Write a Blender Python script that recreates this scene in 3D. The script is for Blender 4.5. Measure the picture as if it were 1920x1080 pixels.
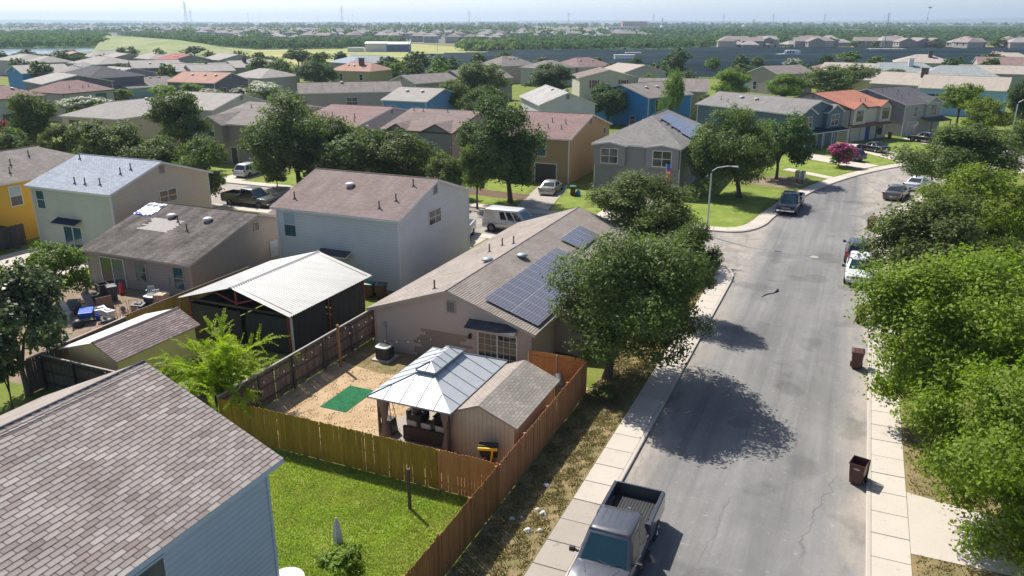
import bpy, math, random
import numpy as np
from mathutils import Vector, Matrix
for o in list(bpy.data.objects): bpy.data.objects.remove(o)
sc = bpy.context.scene; COL = sc.collection
RAD = math.radians
# ------------------------------------------------------------------ camera, sky, sun, exposure
F_PX, CAM_H, HOR = 1480.0, 18.0, 40.0           # focal length in photo pixels, camera height, horizon row
PITCH = math.atan((540-HOR)/F_PX)
cam = bpy.data.cameras.new('camera'); cam.sensor_width = 36; cam.lens = 36*F_PX/1920
cam.clip_start = .5; cam.clip_end = 40000
camo = bpy.data.objects.new('camera', cam); COL.objects.link(camo)
camo.location = (0,0,CAM_H); camo.rotation_euler = (math.pi/2-PITCH,0,0); sc.camera = camo
SUN_EL, SUN_AZ = RAD(51), RAD(-36)              # azimuth clockwise from +Y
w = bpy.data.worlds.new('World'); sc.world = w; w.use_nodes = True
wn = w.node_tree; sky = wn.nodes.new('ShaderNodeTexSky'); sky.sky_type = 'NISHITA'; sky.sun_disc = False
sky.sun_elevation = SUN_EL; sky.sun_rotation = SUN_AZ % (2*math.pi); sky.dust_density = 1.0; sky.air_density = .55; sky.ozone_density = 1.2
wn.nodes['Background'].inputs[1].default_value = 0.125
wn.links.new(sky.outputs[0], wn.nodes['Background'].inputs[0])
sl = bpy.data.lights.new('sun','SUN'); sl.energy = 4.7; sl.angle = RAD(.5); sl.color = (1,.955,.88)
so = bpy.data.objects.new('sun', sl); COL.objects.link(so)
sdir = Vector((math.sin(SUN_AZ)*math.cos(SUN_EL), math.cos(SUN_AZ)*math.cos(SUN_EL), math.sin(SUN_EL)))
so.rotation_euler = sdir.to_track_quat('Z','Y').to_euler()
vs = sc.view_settings; vs.view_transform = 'Standard'; vs.look = 'None'; vs.exposure = 0.52; vs.gamma = 1; vs.use_curve_mapping = False
sc.cycles.use_denoising = True
sc.cycles.max_bounces = 5; sc.cycles.diffuse_bounces = 3; sc.cycles.glossy_bounces = 2; sc.cycles.transmission_bounces = 3
sc.cycles.transparent_max_bounces = 4; sc.cycles.volume_bounces = 0; sc.cycles.caustics_reflective = False; sc.cycles.caustics_refractive = False
sc.cycles.volume_step_rate = 10; sc.cycles.volume_max_steps = 64

# ------------------------------------------------------------------ street grid: s runs along the street away from us, t to its left
TH = RAD(66.5); CS, SN = math.cos(TH), math.sin(TH)
def G(s, t): return (s*CS-t*SN, s*SN+t*CS)
def ST(x, y): return (x*CS+y*SN, -x*SN+y*CS)
PC, PS = math.cos(PITCH), math.sin(PITCH)
def PX(px, py, z=0.0):                          # photo pixel -> grid position on the level z
    u, v = px-960, py-540
    k = (CAM_H-z)/(v*PC+F_PX*PS)
    return ST(u*k, (F_PX*PC-v*PS)*k)
def PXH(yb, yt):                                # height of a vertical thing with base row yb and top row yt
    V = 540+F_PX*F_PX/(540-HOR)
    return CAM_H*(yb-yt)*(V-HOR)/((yb-HOR)*(V-yt))
def SCALE(py): return ((py-540)*PC+F_PX*PS)/CAM_H  # pixels per metre on the ground

rnd = random.Random(7)
# ------------------------------------------------------------------ mesh builder
class MB:
    def __init__(s): s.v=[]; s.f=[]; s.m=[]
    def poly(s, pts, m=0):
        b=len(s.v); s.v.extend([tuple(p) for p in pts]); s.f.append(tuple(range(b,b+len(pts)))); s.m.append(m); return s
    def box(s, x0,x1,y0,y1,z0,z1, m=0):
        b=len(s.v); s.v.extend([(x,y,z) for z in (z0,z1) for y in (y0,y1) for x in (x0,x1)])
        for q in ((0,2,3,1),(4,5,7,6),(0,1,5,4),(2,6,7,3),(0,4,6,2),(1,3,7,5)): s.f.append(tuple(b+i for i in q)); s.m.append(m)
        return s
    def hexa(s, P8, m=0):                       # bottom 4 (ccw), top 4
        b=len(s.v); s.v.extend([tuple(p) for p in P8])
        for q in ((3,2,1,0),(4,5,6,7),(0,1,5,4),(1,2,6,5),(2,3,7,6),(3,0,4,7)): s.f.append(tuple(b+i for i in q)); s.m.append(m)
        return s
    def prism(s, pts, z0, z1, m=0):
        n=len(pts); b=len(s.v)
        s.v.extend([(p[0],p[1],z0) for p in pts]+[(p[0],p[1],z1) for p in pts])
        s.f.append(tuple(range(b+n-1,b-1,-1))); s.f.append(tuple(range(b+n,b+2*n))); s.m += [m,m]
        for i in range(n):
            j=(i+1)%n; s.f.append((b+i,b+j,b+n+j,b+n+i)); s.m.append(m)
        return s
    def tube(s, pts, r, n=8, m=0, cap=True):
        pts=[Vector(p) for p in pts]; rs = r if isinstance(r,(list,tuple)) else [r]*len(pts)
        b=len(s.v); k=len(pts)
        for i,p in enumerate(pts):
            d=(pts[min(i+1,k-1)]-pts[max(i-1,0)])
            d=d.normalized() if d.length>1e-9 else Vector((0,0,1))
            a=Vector((0,0,1)) if abs(d.z)<.9 else Vector((1,0,0))
            x=d.cross(a).normalized(); y=d.cross(x)
            for j in range(n):
                t=2*math.pi*j/n; q=p+(x*math.cos(t)+y*math.sin(t))*rs[i]; s.v.append(tuple(q))
        for i in range(k-1):
            for j in range(n):
                s.f.append((b+i*n+j,b+i*n+(j+1)%n,b+(i+1)*n+(j+1)%n,b+(i+1)*n+j)); s.m.append(m)
        if cap:
            s.f.append(tuple(range(b+n-1,b-1,-1))); s.f.append(tuple(b+(k-1)*n+j for j in range(n))); s.m += [m,m]
        return s
    def lathe(s, prof, c=(0,0,0), n=16, m=0):
        b=len(s.v); k=len(prof)
        for (r,z) in prof:
            for j in range(n):
                t=2*math.pi*j/n; s.v.append((c[0]+r*math.cos(t),c[1]+r*math.sin(t),c[2]+z))
        for i in range(k-1):
            for j in range(n): s.f.append((b+i*n+j,b+i*n+(j+1)%n,b+(i+1)*n+(j+1)%n,b+(i+1)*n+j)); s.m.append(m)
        s.f.append(tuple(range(b+n-1,b-1,-1))); s.f.append(tuple(b+(k-1)*n+j for j in range(n))); s.m += [m,m]
        return s
    def loft(s, rings, m=0, cap=True):
        b=len(s.v); n=len(rings[0])
        for r in rings: s.v.extend([tuple(p) for p in r])
        for i in range(len(rings)-1):
            for j in range(n): s.f.append((b+i*n+j,b+i*n+(j+1)%n,b+(i+1)*n+(j+1)%n,b+(i+1)*n+j)); s.m.append(m)
        if cap:
            s.f.append(tuple(range(b+n-1,b-1,-1))); s.f.append(tuple(b+(len(rings)-1)*n+j for j in range(n))); s.m += [m,m]
        return s
    def mesh(s, name, mats, smooth=False):
        me=bpy.data.meshes.new(name); me.from_pydata(s.v,[],s.f)
        for mt in (mats if isinstance(mats,(list,tuple)) else [mats]): me.materials.append(MAT(mt))
        if s.m and max(s.m)>0: me.polygons.foreach_set('material_index', s.m)
        if smooth: me.polygons.foreach_set('use_smooth',[True]*len(s.f))
        uv=me.uv_layers.new(name='UVMap'); out=np.empty((len(me.loops),2)); co=np.array(s.v,float) if s.v else np.zeros((0,3))
        i=0
        for f in s.f:
            p=co[list(f)]; nn=np.zeros(3)
            for a in range(len(f)): nn+=np.cross(p[a],p[(a+1)%len(f)])
            l=np.linalg.norm(nn); nn = nn/l if l>1e-12 else np.array([0,0,1.])
            if abs(nn[2])>.97: U=np.array([1.,0,0]); V=np.array([0,1.,0])
            else:
                U=np.array([-nn[1],nn[0],0]); U/=np.linalg.norm(U); V=np.cross(nn,U)
            out[i:i+len(f),0]=p@U; out[i:i+len(f),1]=p@V; i+=len(f)
        uv.data.foreach_set('uv', out.ravel()); me.update(); return me
    def obj(s, name, mats, parent=None, smooth=False, kind=None, bevel=0):
        o=bpy.data.objects.new(name, s.mesh(name,mats,smooth)); COL.objects.link(o)
        if parent is not None: o.parent=parent
        if kind: o['kind']=kind
        if bevel:
            md=o.modifiers.new('bevel','BEVEL'); md.width=bevel; md.segments=2; md.limit_method='ANGLE'; md.angle_limit=RAD(35)
        return o
def place(o, s, t, z=0, rot=0):
    x,y=G(s,t); o.location=(x,y,z); o.rotation_euler=(0,0,TH+rot); return o
def tag(o, label, cat, group=None):
    o['label']=label; o['category']=cat
    if group: o['group']=group
    return o
def thing(name, label, cat, s, t, z=0, rot=0, group=None):
    o=bpy.data.objects.new(name,None); o.empty_display_size=.3; COL.objects.link(o)
    place(o,s,t,z,rot); return tag(o,label,cat,group)
def struct(o): o['kind']='structure'; return o
def copy_tree(o, parent=None):
    c=o.copy(); COL.objects.link(c)
    if parent is not None: c.parent=parent
    for ch in list(o.children): copy_tree(ch,c)
    return c

# ------------------------------------------------------------------ materials
_M={}; _DEF={}
def MAT(k):
    if not isinstance(k,str): return k
    if k not in _M: _M[k]=_DEF[k]()
    return _M[k]
class NT:
    def __init__(s,name):
        s.mat=bpy.data.materials.new(name); s.mat.use_nodes=True; s.t=s.mat.node_tree; s.b=s.t.nodes['Principled BSDF']; s.uvn=None; s.obn=None
    def n(s,typ,ins=None,**kw):
        nd=s.t.nodes.new('ShaderNode'+typ)
        for k,v in kw.items(): setattr(nd,k,v)
        for k,v in (ins or {}).items():
            if hasattr(v,'is_output'): s.t.links.new(v,nd.inputs[k])
            else: nd.inputs[k].default_value=v
        return nd
    def link(s,a,b): s.t.links.new(a,b)
    def uv(s):
        if not s.uvn: s.uvn=s.n('TexCoord')
        return s.uvn.outputs['UV']
    def ob(s):
        if not s.uvn: s.uvn=s.n('TexCoord')
        return s.uvn.outputs['Object']
    def pos(s): return s.n('NewGeometry').outputs['Position']
    def noise(s,scale,vec,detail=3,rough=.55,sc3=None,dist=0):
        if sc3: vec=s.n('VectorMath',{0:vec,1:sc3},operation='MULTIPLY').outputs[0]
        return s.n('TexNoise',{'Vector':vec,'Scale':scale,'Detail':detail,'Roughness':rough,'Distortion':dist}).outputs['Fac']
    def ramp(s,fac,stops):
        r=s.n('ValToRGB',{'Fac':fac}); e=r.color_ramp.elements
        while len(e)<len(stops): e.new(.5)
        for el,(p,c) in zip(e,stops):
            el.position=p; el.color=(c[0],c[1],c[2],1) if isinstance(c,(tuple,list)) else (c,c,c,1)
        return r.outputs['Color']
    def mix(s,fac,a,b,mode='MIX'):
        nd=s.n('Mix',data_type='RGBA',blend_type=mode)
        for i,v in ((0,fac),(6,a),(7,b)):
            if hasattr(v,'is_output'): s.link(v,nd.inputs[i])
            else: nd.inputs[i].default_value = v if i==0 else (v[0],v[1],v[2],1)
        return nd.outputs[2]
    def math(s,op,a,b=0.0):
        return s.n('Math',{0:a,1:b},operation=op).outputs[0]
    def bump(s,h,strength=.3,dist=.02):
        nd=s.n('Bump',{'Height':h,'Strength':strength,'Distance':dist}); s.link(nd.outputs[0],s.b.inputs['Normal'])
    def fin(s,col=None,rough=.8,metal=0,spec=None):
        if col is not None:
            if hasattr(col,'is_output'): s.link(col,s.b.inputs['Base Color'])
            else: s.b.inputs['Base Color'].default_value=(*col[:3],1)
        if hasattr(rough,'is_output'): s.link(rough,s.b.inputs['Roughness'])
        else: s.b.inputs['Roughness'].default_value=rough
        s.b.inputs['Metallic'].default_value=metal
        if spec is not None: s.b.inputs['Specular IOR Level'].default_value=spec
        return s.mat
def sc3(c,k): return tuple(min(1,x*k) for x in c)
def d_plain(name,col,rough=.6,metal=0,var=.12,spec=None):
    def f():
        t=NT(name); nz=t.noise(2.3,t.ob(),5,.65); c=t.mix(nz,sc3(col,1-var),sc3(col,1+var)); return t.fin(c,rough,metal,spec)
    _DEF[name]=f
def d_shingle(name,a,b,stain=.25,tw=.33,th=.143):
    def f():
        t=NT(name)
        br=t.n('TexBrick',{'Vector':t.uv(),'Color1':(*a,1),'Color2':(*b,1),'Mortar':(*sc3(a,.42),1),'Scale':1.0,'Mortar Size':.007,'Mortar Smooth':.2,'Bias':0.0,'Brick Width':tw,'Row Height':th})
        br.offset=.5
        big=t.noise(.5,t.uv(),5,.65); c=t.mix(1.0,br.outputs['Color'],t.ramp(big,[(.25,1-stain),(.75,1+stain*.55)]),'MULTIPLY')
        st=t.noise(1.0,t.uv(),4,.6,(1.3,.16,1)); c=t.mix(1.0,c,t.ramp(st,[(.35,1-stain*.8),(.6,1.0)]),'MULTIPLY')
        fine=t.noise(45,t.uv(),2); c=t.mix(1.0,c,t.ramp(fine,[(.2,.75),(.8,1.22)]),'MULTIPLY')
        t.bump(br.outputs['Fac'],-.5,.012); return t.fin(c,.93,0,.2)
    _DEF[name]=f
def d_tab(name,cols,stain=.12):                # separate shingle tabs: tone by tab
    def f():
        t=NT(name); isl=t.n('NewGeometry').outputs['Random Per Island']; orr=t.n('ObjectInfo').outputs['Random']
        r=t.math('FRACT',t.math('ADD',t.math('MULTIPLY',isl,7.31),t.math('MULTIPLY',orr,5.17)))
        n=len(cols); c=t.ramp(r,[(i/(n-1),cols[i]) for i in range(n)])
        p=t.pos(); fine=t.noise(60,p,3,.7); c=t.mix(1.0,c,t.ramp(fine,[(.25,.7),(.75,1.25)]),'MULTIPLY')
        big=t.noise(.7,p,4,.6); c=t.mix(1.0,c,t.ramp(big,[(.3,1-stain),(.7,1+stain)]),'MULTIPLY')
        return t.fin(c,.95,0,.15)
    _DEF[name]=f
def d_siding(name,col,lap=.2,grime=.12):
    def f():
        t=NT(name); p=t.ob()
        big=t.noise(.6,p,5,.6); c=t.mix(big,sc3(col,1-grime),sc3(col,1+grime*.6))
        st=t.noise(1.0,p,4,.65,(.5,.5,1.6)); c=t.mix(1.0,c,t.ramp(st,[(.3,.94),(.6,1.0)]),'MULTIPLY')
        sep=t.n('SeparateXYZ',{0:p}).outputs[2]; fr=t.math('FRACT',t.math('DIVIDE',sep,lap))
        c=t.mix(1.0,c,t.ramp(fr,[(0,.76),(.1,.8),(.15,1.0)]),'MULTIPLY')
        return t.fin(c,.62,0,.3)
    _DEF[name]=f
def d_leaf(name,cols,trans=.32,rough=.58,tcol=None,patch=None):
    def f():
        t=NT(name); isl=t.n('NewGeometry').outputs['Random Per Island']; orr=t.n('ObjectInfo').outputs['Random']
        n=len(cols); c=t.ramp(isl,[(i/(n-1),cols[i]) for i in range(n)])
        nz=t.noise(.8,t.pos(),3,.6); c=t.mix(1.0,c,t.ramp(nz,[(.3,.72),(.7,1.3)]),'MULTIPLY')
        c=t.mix(1.0,c,t.ramp(orr,[(0,.85),(1,1.15)]),'MULTIPLY')
        if patch: c=t.mix(t.ramp(t.noise(.42,t.pos(),5,.7),[(.46,0.0),(.68,.8)]),c,patch)
        t.fin(c,rough,0,.25)
        tr=t.n('BsdfTranslucent'); t.link(t.mix(1.0,c,tcol or (1.3,1.6,.55),'MULTIPLY'),tr.inputs[0])
        mx=t.n('MixShader',{0:trans}); t.link(t.b.outputs[0],mx.inputs[1]); t.link(tr.outputs[0],mx.inputs[2])
        t.link(mx.outputs[0],t.t.nodes['Material Output'].inputs[0]); return t.mat
    _DEF[name]=f
def d_ground(name,stops,scale=1.2,fine=14,rough=.95,bump=.4):
    def f():
        t=NT(name); p=t.pos(); a=t.noise(scale,p,6,.68); b=t.noise(fine,p,4,.7)
        m=t.math('ADD',t.math('MULTIPLY',a,.62),t.math('MULTIPLY',b,.38)); c=t.ramp(m,stops)
        t.bump(b,bump,.04); return t.fin(c,rough,0,.15)
    _DEF[name]=f
def d_glass(name,col,rough=.06):
    def f():
        t=NT(name); nz=t.noise(.9,t.ob(),3); c=t.mix(nz,sc3(col,.6),sc3(col,1.4)); t.b.inputs['Specular IOR Level'].default_value=.8; return t.fin(c,rough,0)
    _DEF[name]=f
def d_paint(name,col,flake=.0,rough=.28,coat=.6,metal=.0):
    def f():
        t=NT(name); nz=t.noise(1.4,t.ob(),4); c=t.mix(nz,sc3(col,.92),sc3(col,1.08)); t.b.inputs['Coat Weight'].default_value=coat; t.b.inputs['Coat Roughness'].default_value=.06
        d=t.noise(3.0,t.ob(),4,.7); return t.fin(c,t.ramp(d,[(.3,rough*.85),(.7,rough*1.3)]),metal)
    _DEF[name]=f
def d_wood(name,cols,grain=9,weather=.3):
    def f():
        t=NT(name); orr=t.n('ObjectInfo').outputs['Random']; p=t.ob()
        off=t.n('VectorMath',{0:p,1:t.n('CombineXYZ',{0:t.math('MULTIPLY',orr,37.),1:t.math('MULTIPLY',orr,11.)}).outputs[0]},operation='ADD').outputs[0]
        g=t.noise(grain,off,4,.6,(3,3,.22)); n=len(cols); c=t.ramp(t.math('FRACT',t.math('MULTIPLY',orr,3.7)),[(i/(n-1),cols[i]) for i in range(n)])
        c=t.mix(1.0,c,t.ramp(g,[(.3,1-weather),(.7,1+weather*.6)]),'MULTIPLY')
        k=t.noise(5,off,2,.5,(1,1,.8)); c=t.mix(1.0,c,t.ramp(k,[(.24,.55),(.31,1.0)]),'MULTIPLY')
        t.bump(g,.25,.01); return t.fin(c,.8,0,.25)
    _DEF[name]=f
# palette
d_shingle('sh_taupe',(.235,.205,.185),(.30,.265,.24)); d_shingle('sh_light',(.36,.33,.30),(.42,.39,.355),.12)
d_shingle('sh_grey',(.22,.205,.195),(.285,.27,.255),.15); d_shingle('sh_mauve',(.25,.165,.15),(.30,.205,.19),.18)
d_shingle('sh_brown',(.235,.18,.16),(.285,.225,.205),.2); d_shingle('sh_red',(.40,.165,.11),(.48,.21,.145),.15); d_shingle('sh_crimson',(.36,.12,.11),(.42,.16,.15),.12)
d_shingle('sh_salmon',(.43,.25,.19),(.50,.31,.24),.12); d_shingle('sh_dark',(.09,.085,.095),(.125,.12,.13),.2)
d_shingle('sh_blue',(.29,.32,.37),(.40,.43,.485),.1,.3,.15); d_shingle('sh_stain',(.14,.12,.11),(.20,.175,.16),.6); d_shingle('sh_tan',(.40,.345,.29),(.46,.40,.34),.1)
d_shingle('sh_green',(.27,.30,.30),(.33,.36,.355),.1); d_shingle('sh_white',(.42,.405,.38),(.50,.485,.455),.3); d_shingle('sh_navy',(.02,.035,.07),(.03,.045,.085),.2)
d_tab('tab_near',[(.235,.19,.17),(.34,.295,.265),(.28,.23,.205),(.41,.365,.33),(.31,.265,.24),(.365,.32,.29),(.25,.205,.185)],.1)
d_tab('tab_tan',[(.285,.245,.21),(.33,.285,.25),(.305,.265,.23),(.36,.31,.27)],.14)
d_tab('tab_shed',[(.25,.225,.195),(.31,.28,.245),(.275,.25,.22),(.345,.31,.27)],.12)
d_tab('tab_yel',[(.20,.15,.14),(.29,.23,.215),(.24,.185,.17),(.34,.28,.26)],.12)
for k,c in dict(tan=(.46,.37,.31),cream=(.62,.50,.36),white=(.66,.645,.62),sage=(.56,.565,.455),yellow=(.74,.42,.05),taupe=(.36,.31,.275),grey=(.30,.285,.285),lgrey=(.44,.42,.39),
    slate=(.115,.165,.205),blue=(.13,.30,.52),bright=(.03,.22,.50),teal=(.27,.42,.39),ochre=(.52,.33,.135),ochre_dim=(.40,.27,.125),pinkw=(.60,.51,.47),stone=(.40,.36,.30),greige=(.45,.44,.40),
    mauvew=(.17,.155,.19),cyan=(.33,.52,.66),nearblue=(.45,.57,.67),bone=(.60,.555,.46),khaki=(.46,.40,.22),orange=(.56,.375,.2)).items(): d_siding('w_'+k,c)
def _tanwall():
    t=NT('w_tanwall'); p=t.ob(); big=t.noise(.6,p,5,.6); c=t.mix(big,(.45,.365,.305),(.52,.43,.365))
    sp=t.n('SeparateXYZ',{0:p}); y=t.math('SNAP',sp.outputs[2],.19); q=t.n('CombineXYZ',{0:t.math('MULTIPLY',sp.outputs[1],.35),1:y,2:sp.outputs[0]}).outputs[0]
    wn=t.n('TexWhiteNoise',{'W':t.math('MULTIPLY',t.math('FLOOR',t.math('DIVIDE',sp.outputs[2],.19)),3.7)},noise_dimensions='1D').outputs['Value']
    w2=t.n('TexWhiteNoise',{'W':t.math('MULTIPLY',t.math('FLOOR',t.math('DIVIDE',sp.outputs[2],.19)),9.1)},noise_dimensions='1D').outputs['Value']
    dy=t.math('ABSOLUTE',t.math('SUBTRACT',sp.outputs[1],t.math('ADD',5.0,t.math('MULTIPLY',w2,.7)))); z_=sp.outputs[2]
    f=t.math('MULTIPLY',t.math('MULTIPLY',t.math('LESS_THAN',dy,t.math('ADD',1.25,t.math('MULTIPLY',wn,.5))),t.math('LESS_THAN',z_,1.71)),1.0)
    c=t.mix(t.math('GREATER_THAN',f,.5),c,(.30,.23,.175)); return t.fin(c,.65)
_DEF['w_tanwall']=_tanwall
def _solb():
    t=NT('p_solar_b'); r=t.n('ObjectInfo').outputs['Random']; c=t.mix(r,(.008,.024,.034),(.026,.05,.06)); n=t.noise(.05,t.pos(),3); c=t.mix(1.0,c,t.ramp(n,[(.35,.7),(.65,1.4)]),'MULTIPLY'); return t.fin(c,.8,0,.08)
_DEF['p_solar_b']=_solb
for k,c,r,m in (('trim',(.68,.66,.63),.55,0),('trim_tan',(.40,.33,.28),.6,0),('trim_dark',(.10,.07,.06),.55,0),('black',(.02,.02,.022),.5,0),('dark_metal',(.06,.06,.065),.4,.6),('galv',(.45,.46,.47),.4,.7),
    ('pipe',(.13,.12,.115),.6,0),('vent_w',(.62,.58,.54),.5,0),('vent_g',(.30,.34,.35),.5,.3),('tyre',(.018,.018,.019),.85,0),('rim',(.45,.46,.48),.3,.9),('rubber',(.03,.03,.032),.75,0),('chrome',(.65,.66,.68),.12,1),
    ('lens_red',(.45,.02,.02),.2,0),('lens_clear',(.75,.78,.8),.1,0),('plate',(.7,.72,.74),.5,0),('bin_brown',(.085,.028,.02),.45,0),('bin_green',(.015,.16,.085),.5,0),('bin_grey',(.045,.05,.058),.5,0),('blue_bag',(.02,.2,.6),.4,0),
    ('white_metal',(.72,.73,.74),.35,.1),('steel_white',(.47,.485,.495),.42,.12),('red_paint',(.22,.03,.03),.55,0),('screen',(.032,.03,.03),.9,0),('curtain',(.21,.165,.15),.9,0),('wicker',(.055,.035,.03),.75,0),('cushion',(.55,.52,.5),.9,0),('cushion_n',(.03,.03,.045),.9,0),
    ('turf',(.006,.13,.045),.95,0),('yellow_p',(.75,.55,.02),.45,0),('red_p',(.55,.03,.025),.45,0),('blue_p',(.02,.1,.5),.4,0),('brownbag',(.22,.08,.035),.7,0),('whitep',(.72,.72,.70),.45,0),('brick_t',(.50,.385,.27),.9,0),('terracotta',(.35,.12,.06),.8,0),
    ('wire',(.1,.1,.1),.6,0),('bulb',(.75,.72,.65),.2,0),('stone_w',(.55,.53,.48),.9,0),('bark',(.11,.085,.065),.95,0),('barkg',(.16,.14,.12),.95,0),('pylon',(.27,.30,.33),.6,.3),('solar_f',(.42,.43,.44),.5,.6),
    ('bldg_w',(.62,.60,.56),.7,0),('bldg_t',(.52,.27,.17),.7,0),('bldg_b',(.05,.13,.3),.6,0),('rv',(.75,.76,.78),.5,0),('doorb',(.02,.06,.30),.5,0),('garage_w',(.50,.47,.42),.6,0),('garage_d',(.055,.045,.04),.6,0),('shutter',(.17,.015,.03),.6,0),('lampw',(.55,.56,.57),.45,.4),('paper',(.6,.56,.5),.8,0),
    ('blind',(.36,.43,.48),.3,0),('shed_w',(.54,.51,.37),.75,0),('shed_t',(.34,.29,.23),.7,0),('shed_y',(.92,.68,.33),.8,0),('wood_r',(.30,.16,.1),.85,0)): d_plain('p_'+k,c,r,m)
d_glass('glass',(.022,.035,.04)); d_glass('glass_teal',(.03,.105,.12),.1); d_glass('glass_car',(.012,.02,.026),.04); d_glass('glass_wind',(.012,.045,.06),.04)
d_paint('car_gun',(.085,.09,.105),0,.3,.8,.25); d_paint('car_navy',(.012,.014,.028)); d_paint('car_black',(.014,.014,.016)); d_paint('car_white',(.66,.67,.68),0,.3,.5); d_paint('car_silver',(.43,.42,.395),0,.28,.6,.5); d_paint('car_grey',(.12,.12,.115),0,.3,.6,.4); d_paint('car_dark',(.055,.06,.065),0,.3,.6,.3); d_paint('car_pale',(.60,.62,.64),0,.3,.6,.3)
d_wood('wood_gold',[(.33,.20,.022),(.39,.235,.028),(.29,.175,.02),(.36,.22,.028)]); d_wood('wood_orange',[(.50,.225,.075),(.55,.25,.085),(.46,.205,.07)],9,.12); d_wood('wood_side',[(.37,.175,.075),(.43,.21,.10),(.34,.155,.065)],9,.2); d_wood('wood_brown',[(.25,.125,.04),(.32,.165,.05),(.21,.10,.035),(.29,.15,.05)])
d_wood('wood_grey',[(.20,.15,.12),(.26,.205,.17),(.16,.115,.09),(.23,.17,.135)],9,.4); d_wood('wood_post',[(.36,.2,.085),(.33,.18,.08)],9,.25); d_wood('wood_dk',[(.095,.075,.065),(.13,.105,.09)],9,.3); d_wood('wood_rail',[(.42,.39,.35),(.36,.33,.30)],9,.25); d_wood('wood_yel',[(.36,.23,.055),(.42,.26,.06),(.32,.2,.05)],9,.15)
d_leaf('lf_oak',[(0.059,0.093,0.029),(0.109,0.150,0.040),(0.159,0.189,0.061),(0.076,0.112,0.032)],.4); d_leaf('lf_dark',[(0.041,0.083,0.027),(0.081,0.130,0.036),(0.122,0.169,0.053)],.34)
d_leaf('lf_olive',[(0.078,0.109,0.028),(0.122,0.155,0.041),(0.174,0.202,0.062),(0.086,0.116,0.033)],.4); d_leaf('lf_bright',[(0.108,0.167,0.012),(0.174,0.251,0.020),(0.240,0.304,0.030),(0.131,0.197,0.015)],.4)
d_leaf('lf_green',[(0.083,0.140,0.014),(0.139,0.213,0.020),(0.199,0.263,0.030),(0.106,0.164,0.016)],.36); d_leaf('lf_yellow',[(.11,.155,.014),(.17,.21,.02),(.20,.23,.03),(.12,.17,.02)],.42); d_leaf('lf_gloss',[(.04,.06,.022),(.07,.095,.035),(.11,.135,.06),(.19,.21,.13)],.3,.4)
d_leaf('lf_fern',[(.24,.31,.012),(.31,.37,.016),(.35,.40,.03)],.5); d_leaf('lf_willow',[(.09,.15,.025),(.13,.19,.035),(.16,.21,.05)],.4); d_leaf('lf_scrub',[(.05,.10,.03),(.075,.135,.04),(.10,.165,.055),(.06,.115,.03)],.3,.85)
d_leaf('fl_white',[(.50,.52,.42),(.60,.60,.50),(.36,.42,.26)],.2,.6,(1,1,.9)); d_leaf('fl_pink',[(.42,.06,.20),(.52,.11,.28),(.33,.04,.15)],.25,.6,(1.2,.8,1)); d_leaf('fl_rose',[(.50,.30,.32),(.58,.38,.38)],.2,.6,(1,.9,.9)); d_leaf('fl_red',[(.40,.04,.07),(.5,.06,.09)],.2,.6,(1,.8,.8))
d_leaf('gr_lawn',[(.19,.25,.03),(.25,.33,.04),(.32,.37,.06),(.42,.40,.13)],.4,.7,None,(.40,.36,.13)); d_leaf('gr_dry',[(.38,.28,.15),(.46,.345,.19),(.30,.24,.11)],.2,.8,(1,.9,.7)); d_leaf('gr_verge',[(.15,.17,.045),(.27,.22,.09),(.12,.17,.03),(.36,.26,.13),(.44,.34,.20)],.25,.8,(1,1,.7)); d_leaf('gr_far',[(.20,.24,.08),(.26,.28,.11)],.2)
d_ground('g_base',[(.3,(.10,.13,.035)),(.5,(.17,.17,.06)),(.7,(.26,.215,.11))],.02,.35); d_ground('g_lawn',[(.3,(.10,.165,.025)),(.46,(.155,.22,.035)),(.58,(.24,.275,.06)),(.72,(.36,.31,.14))],.55,9)
d_ground('g_dry',[(.3,(.34,.235,.135)),(.5,(.44,.315,.19)),(.7,(.55,.42,.275))],.7,7); d_ground('g_verge',[(.32,(.12,.14,.045)),(.46,(.2,.165,.075)),(.6,(.29,.21,.115)),(.75,(.38,.29,.18))],1.1,10); d_ground('g_dirt',[(.3,(.17,.12,.08)),(.55,(.27,.205,.145)),(.75,(.36,.29,.21))],.9,9)
d_ground('g_mulch',[(.3,(.10,.06,.04)),(.55,(.17,.11,.075)),(.75,(.25,.18,.12))],1.2,12); d_ground('g_yard',[(.32,(.09,.14,.02)),(.5,(.15,.19,.03)),(.68,(.26,.23,.085))],.5,8); d_ground('g_field',[(.36,(.19,.25,.06)),(.48,(.30,.31,.10)),(.58,(.40,.35,.17)),(.7,(.50,.41,.25))],.03,.3)
d_ground('g_scrub',[(.3,(.045,.085,.03)),(.55,(.075,.13,.045)),(.75,(.12,.17,.07))],.02,.25); d_ground('g_town',[(.3,(.10,.115,.085)),(.55,(.17,.17,.14)),(.75,(.26,.24,.21))],.015,.1); d_ground('g_levee',[(.34,(.15,.22,.08)),(.48,(.22,.26,.11)),(.58,(.29,.29,.15)),(.7,(.36,.32,.19))],.05,.25)
def _concrete(name,a,b,st):
    def f():
        t=NT(name); p=t.pos(); orr=t.n('ObjectInfo').outputs['Random']; n1=t.noise(.9,p,6,.65); c=t.mix(n1,a,b); n2=t.noise(24,p,3,.7); c=t.mix(1.0,c,t.ramp(n2,[(.25,.86),(.75,1.1)]),'MULTIPLY')
        c=t.mix(1.0,c,t.ramp(orr,[(0,1-st),(1,1+st)]),'MULTIPLY'); n3=t.noise(2.6,p,4,.7); c=t.mix(1.0,c,t.ramp(n3,[(.26,.74),(.4,1.0)]),'MULTIPLY'); t.bump(n2,.15,.01); return t.fin(c,.88)
    _DEF[name]=f
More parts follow.
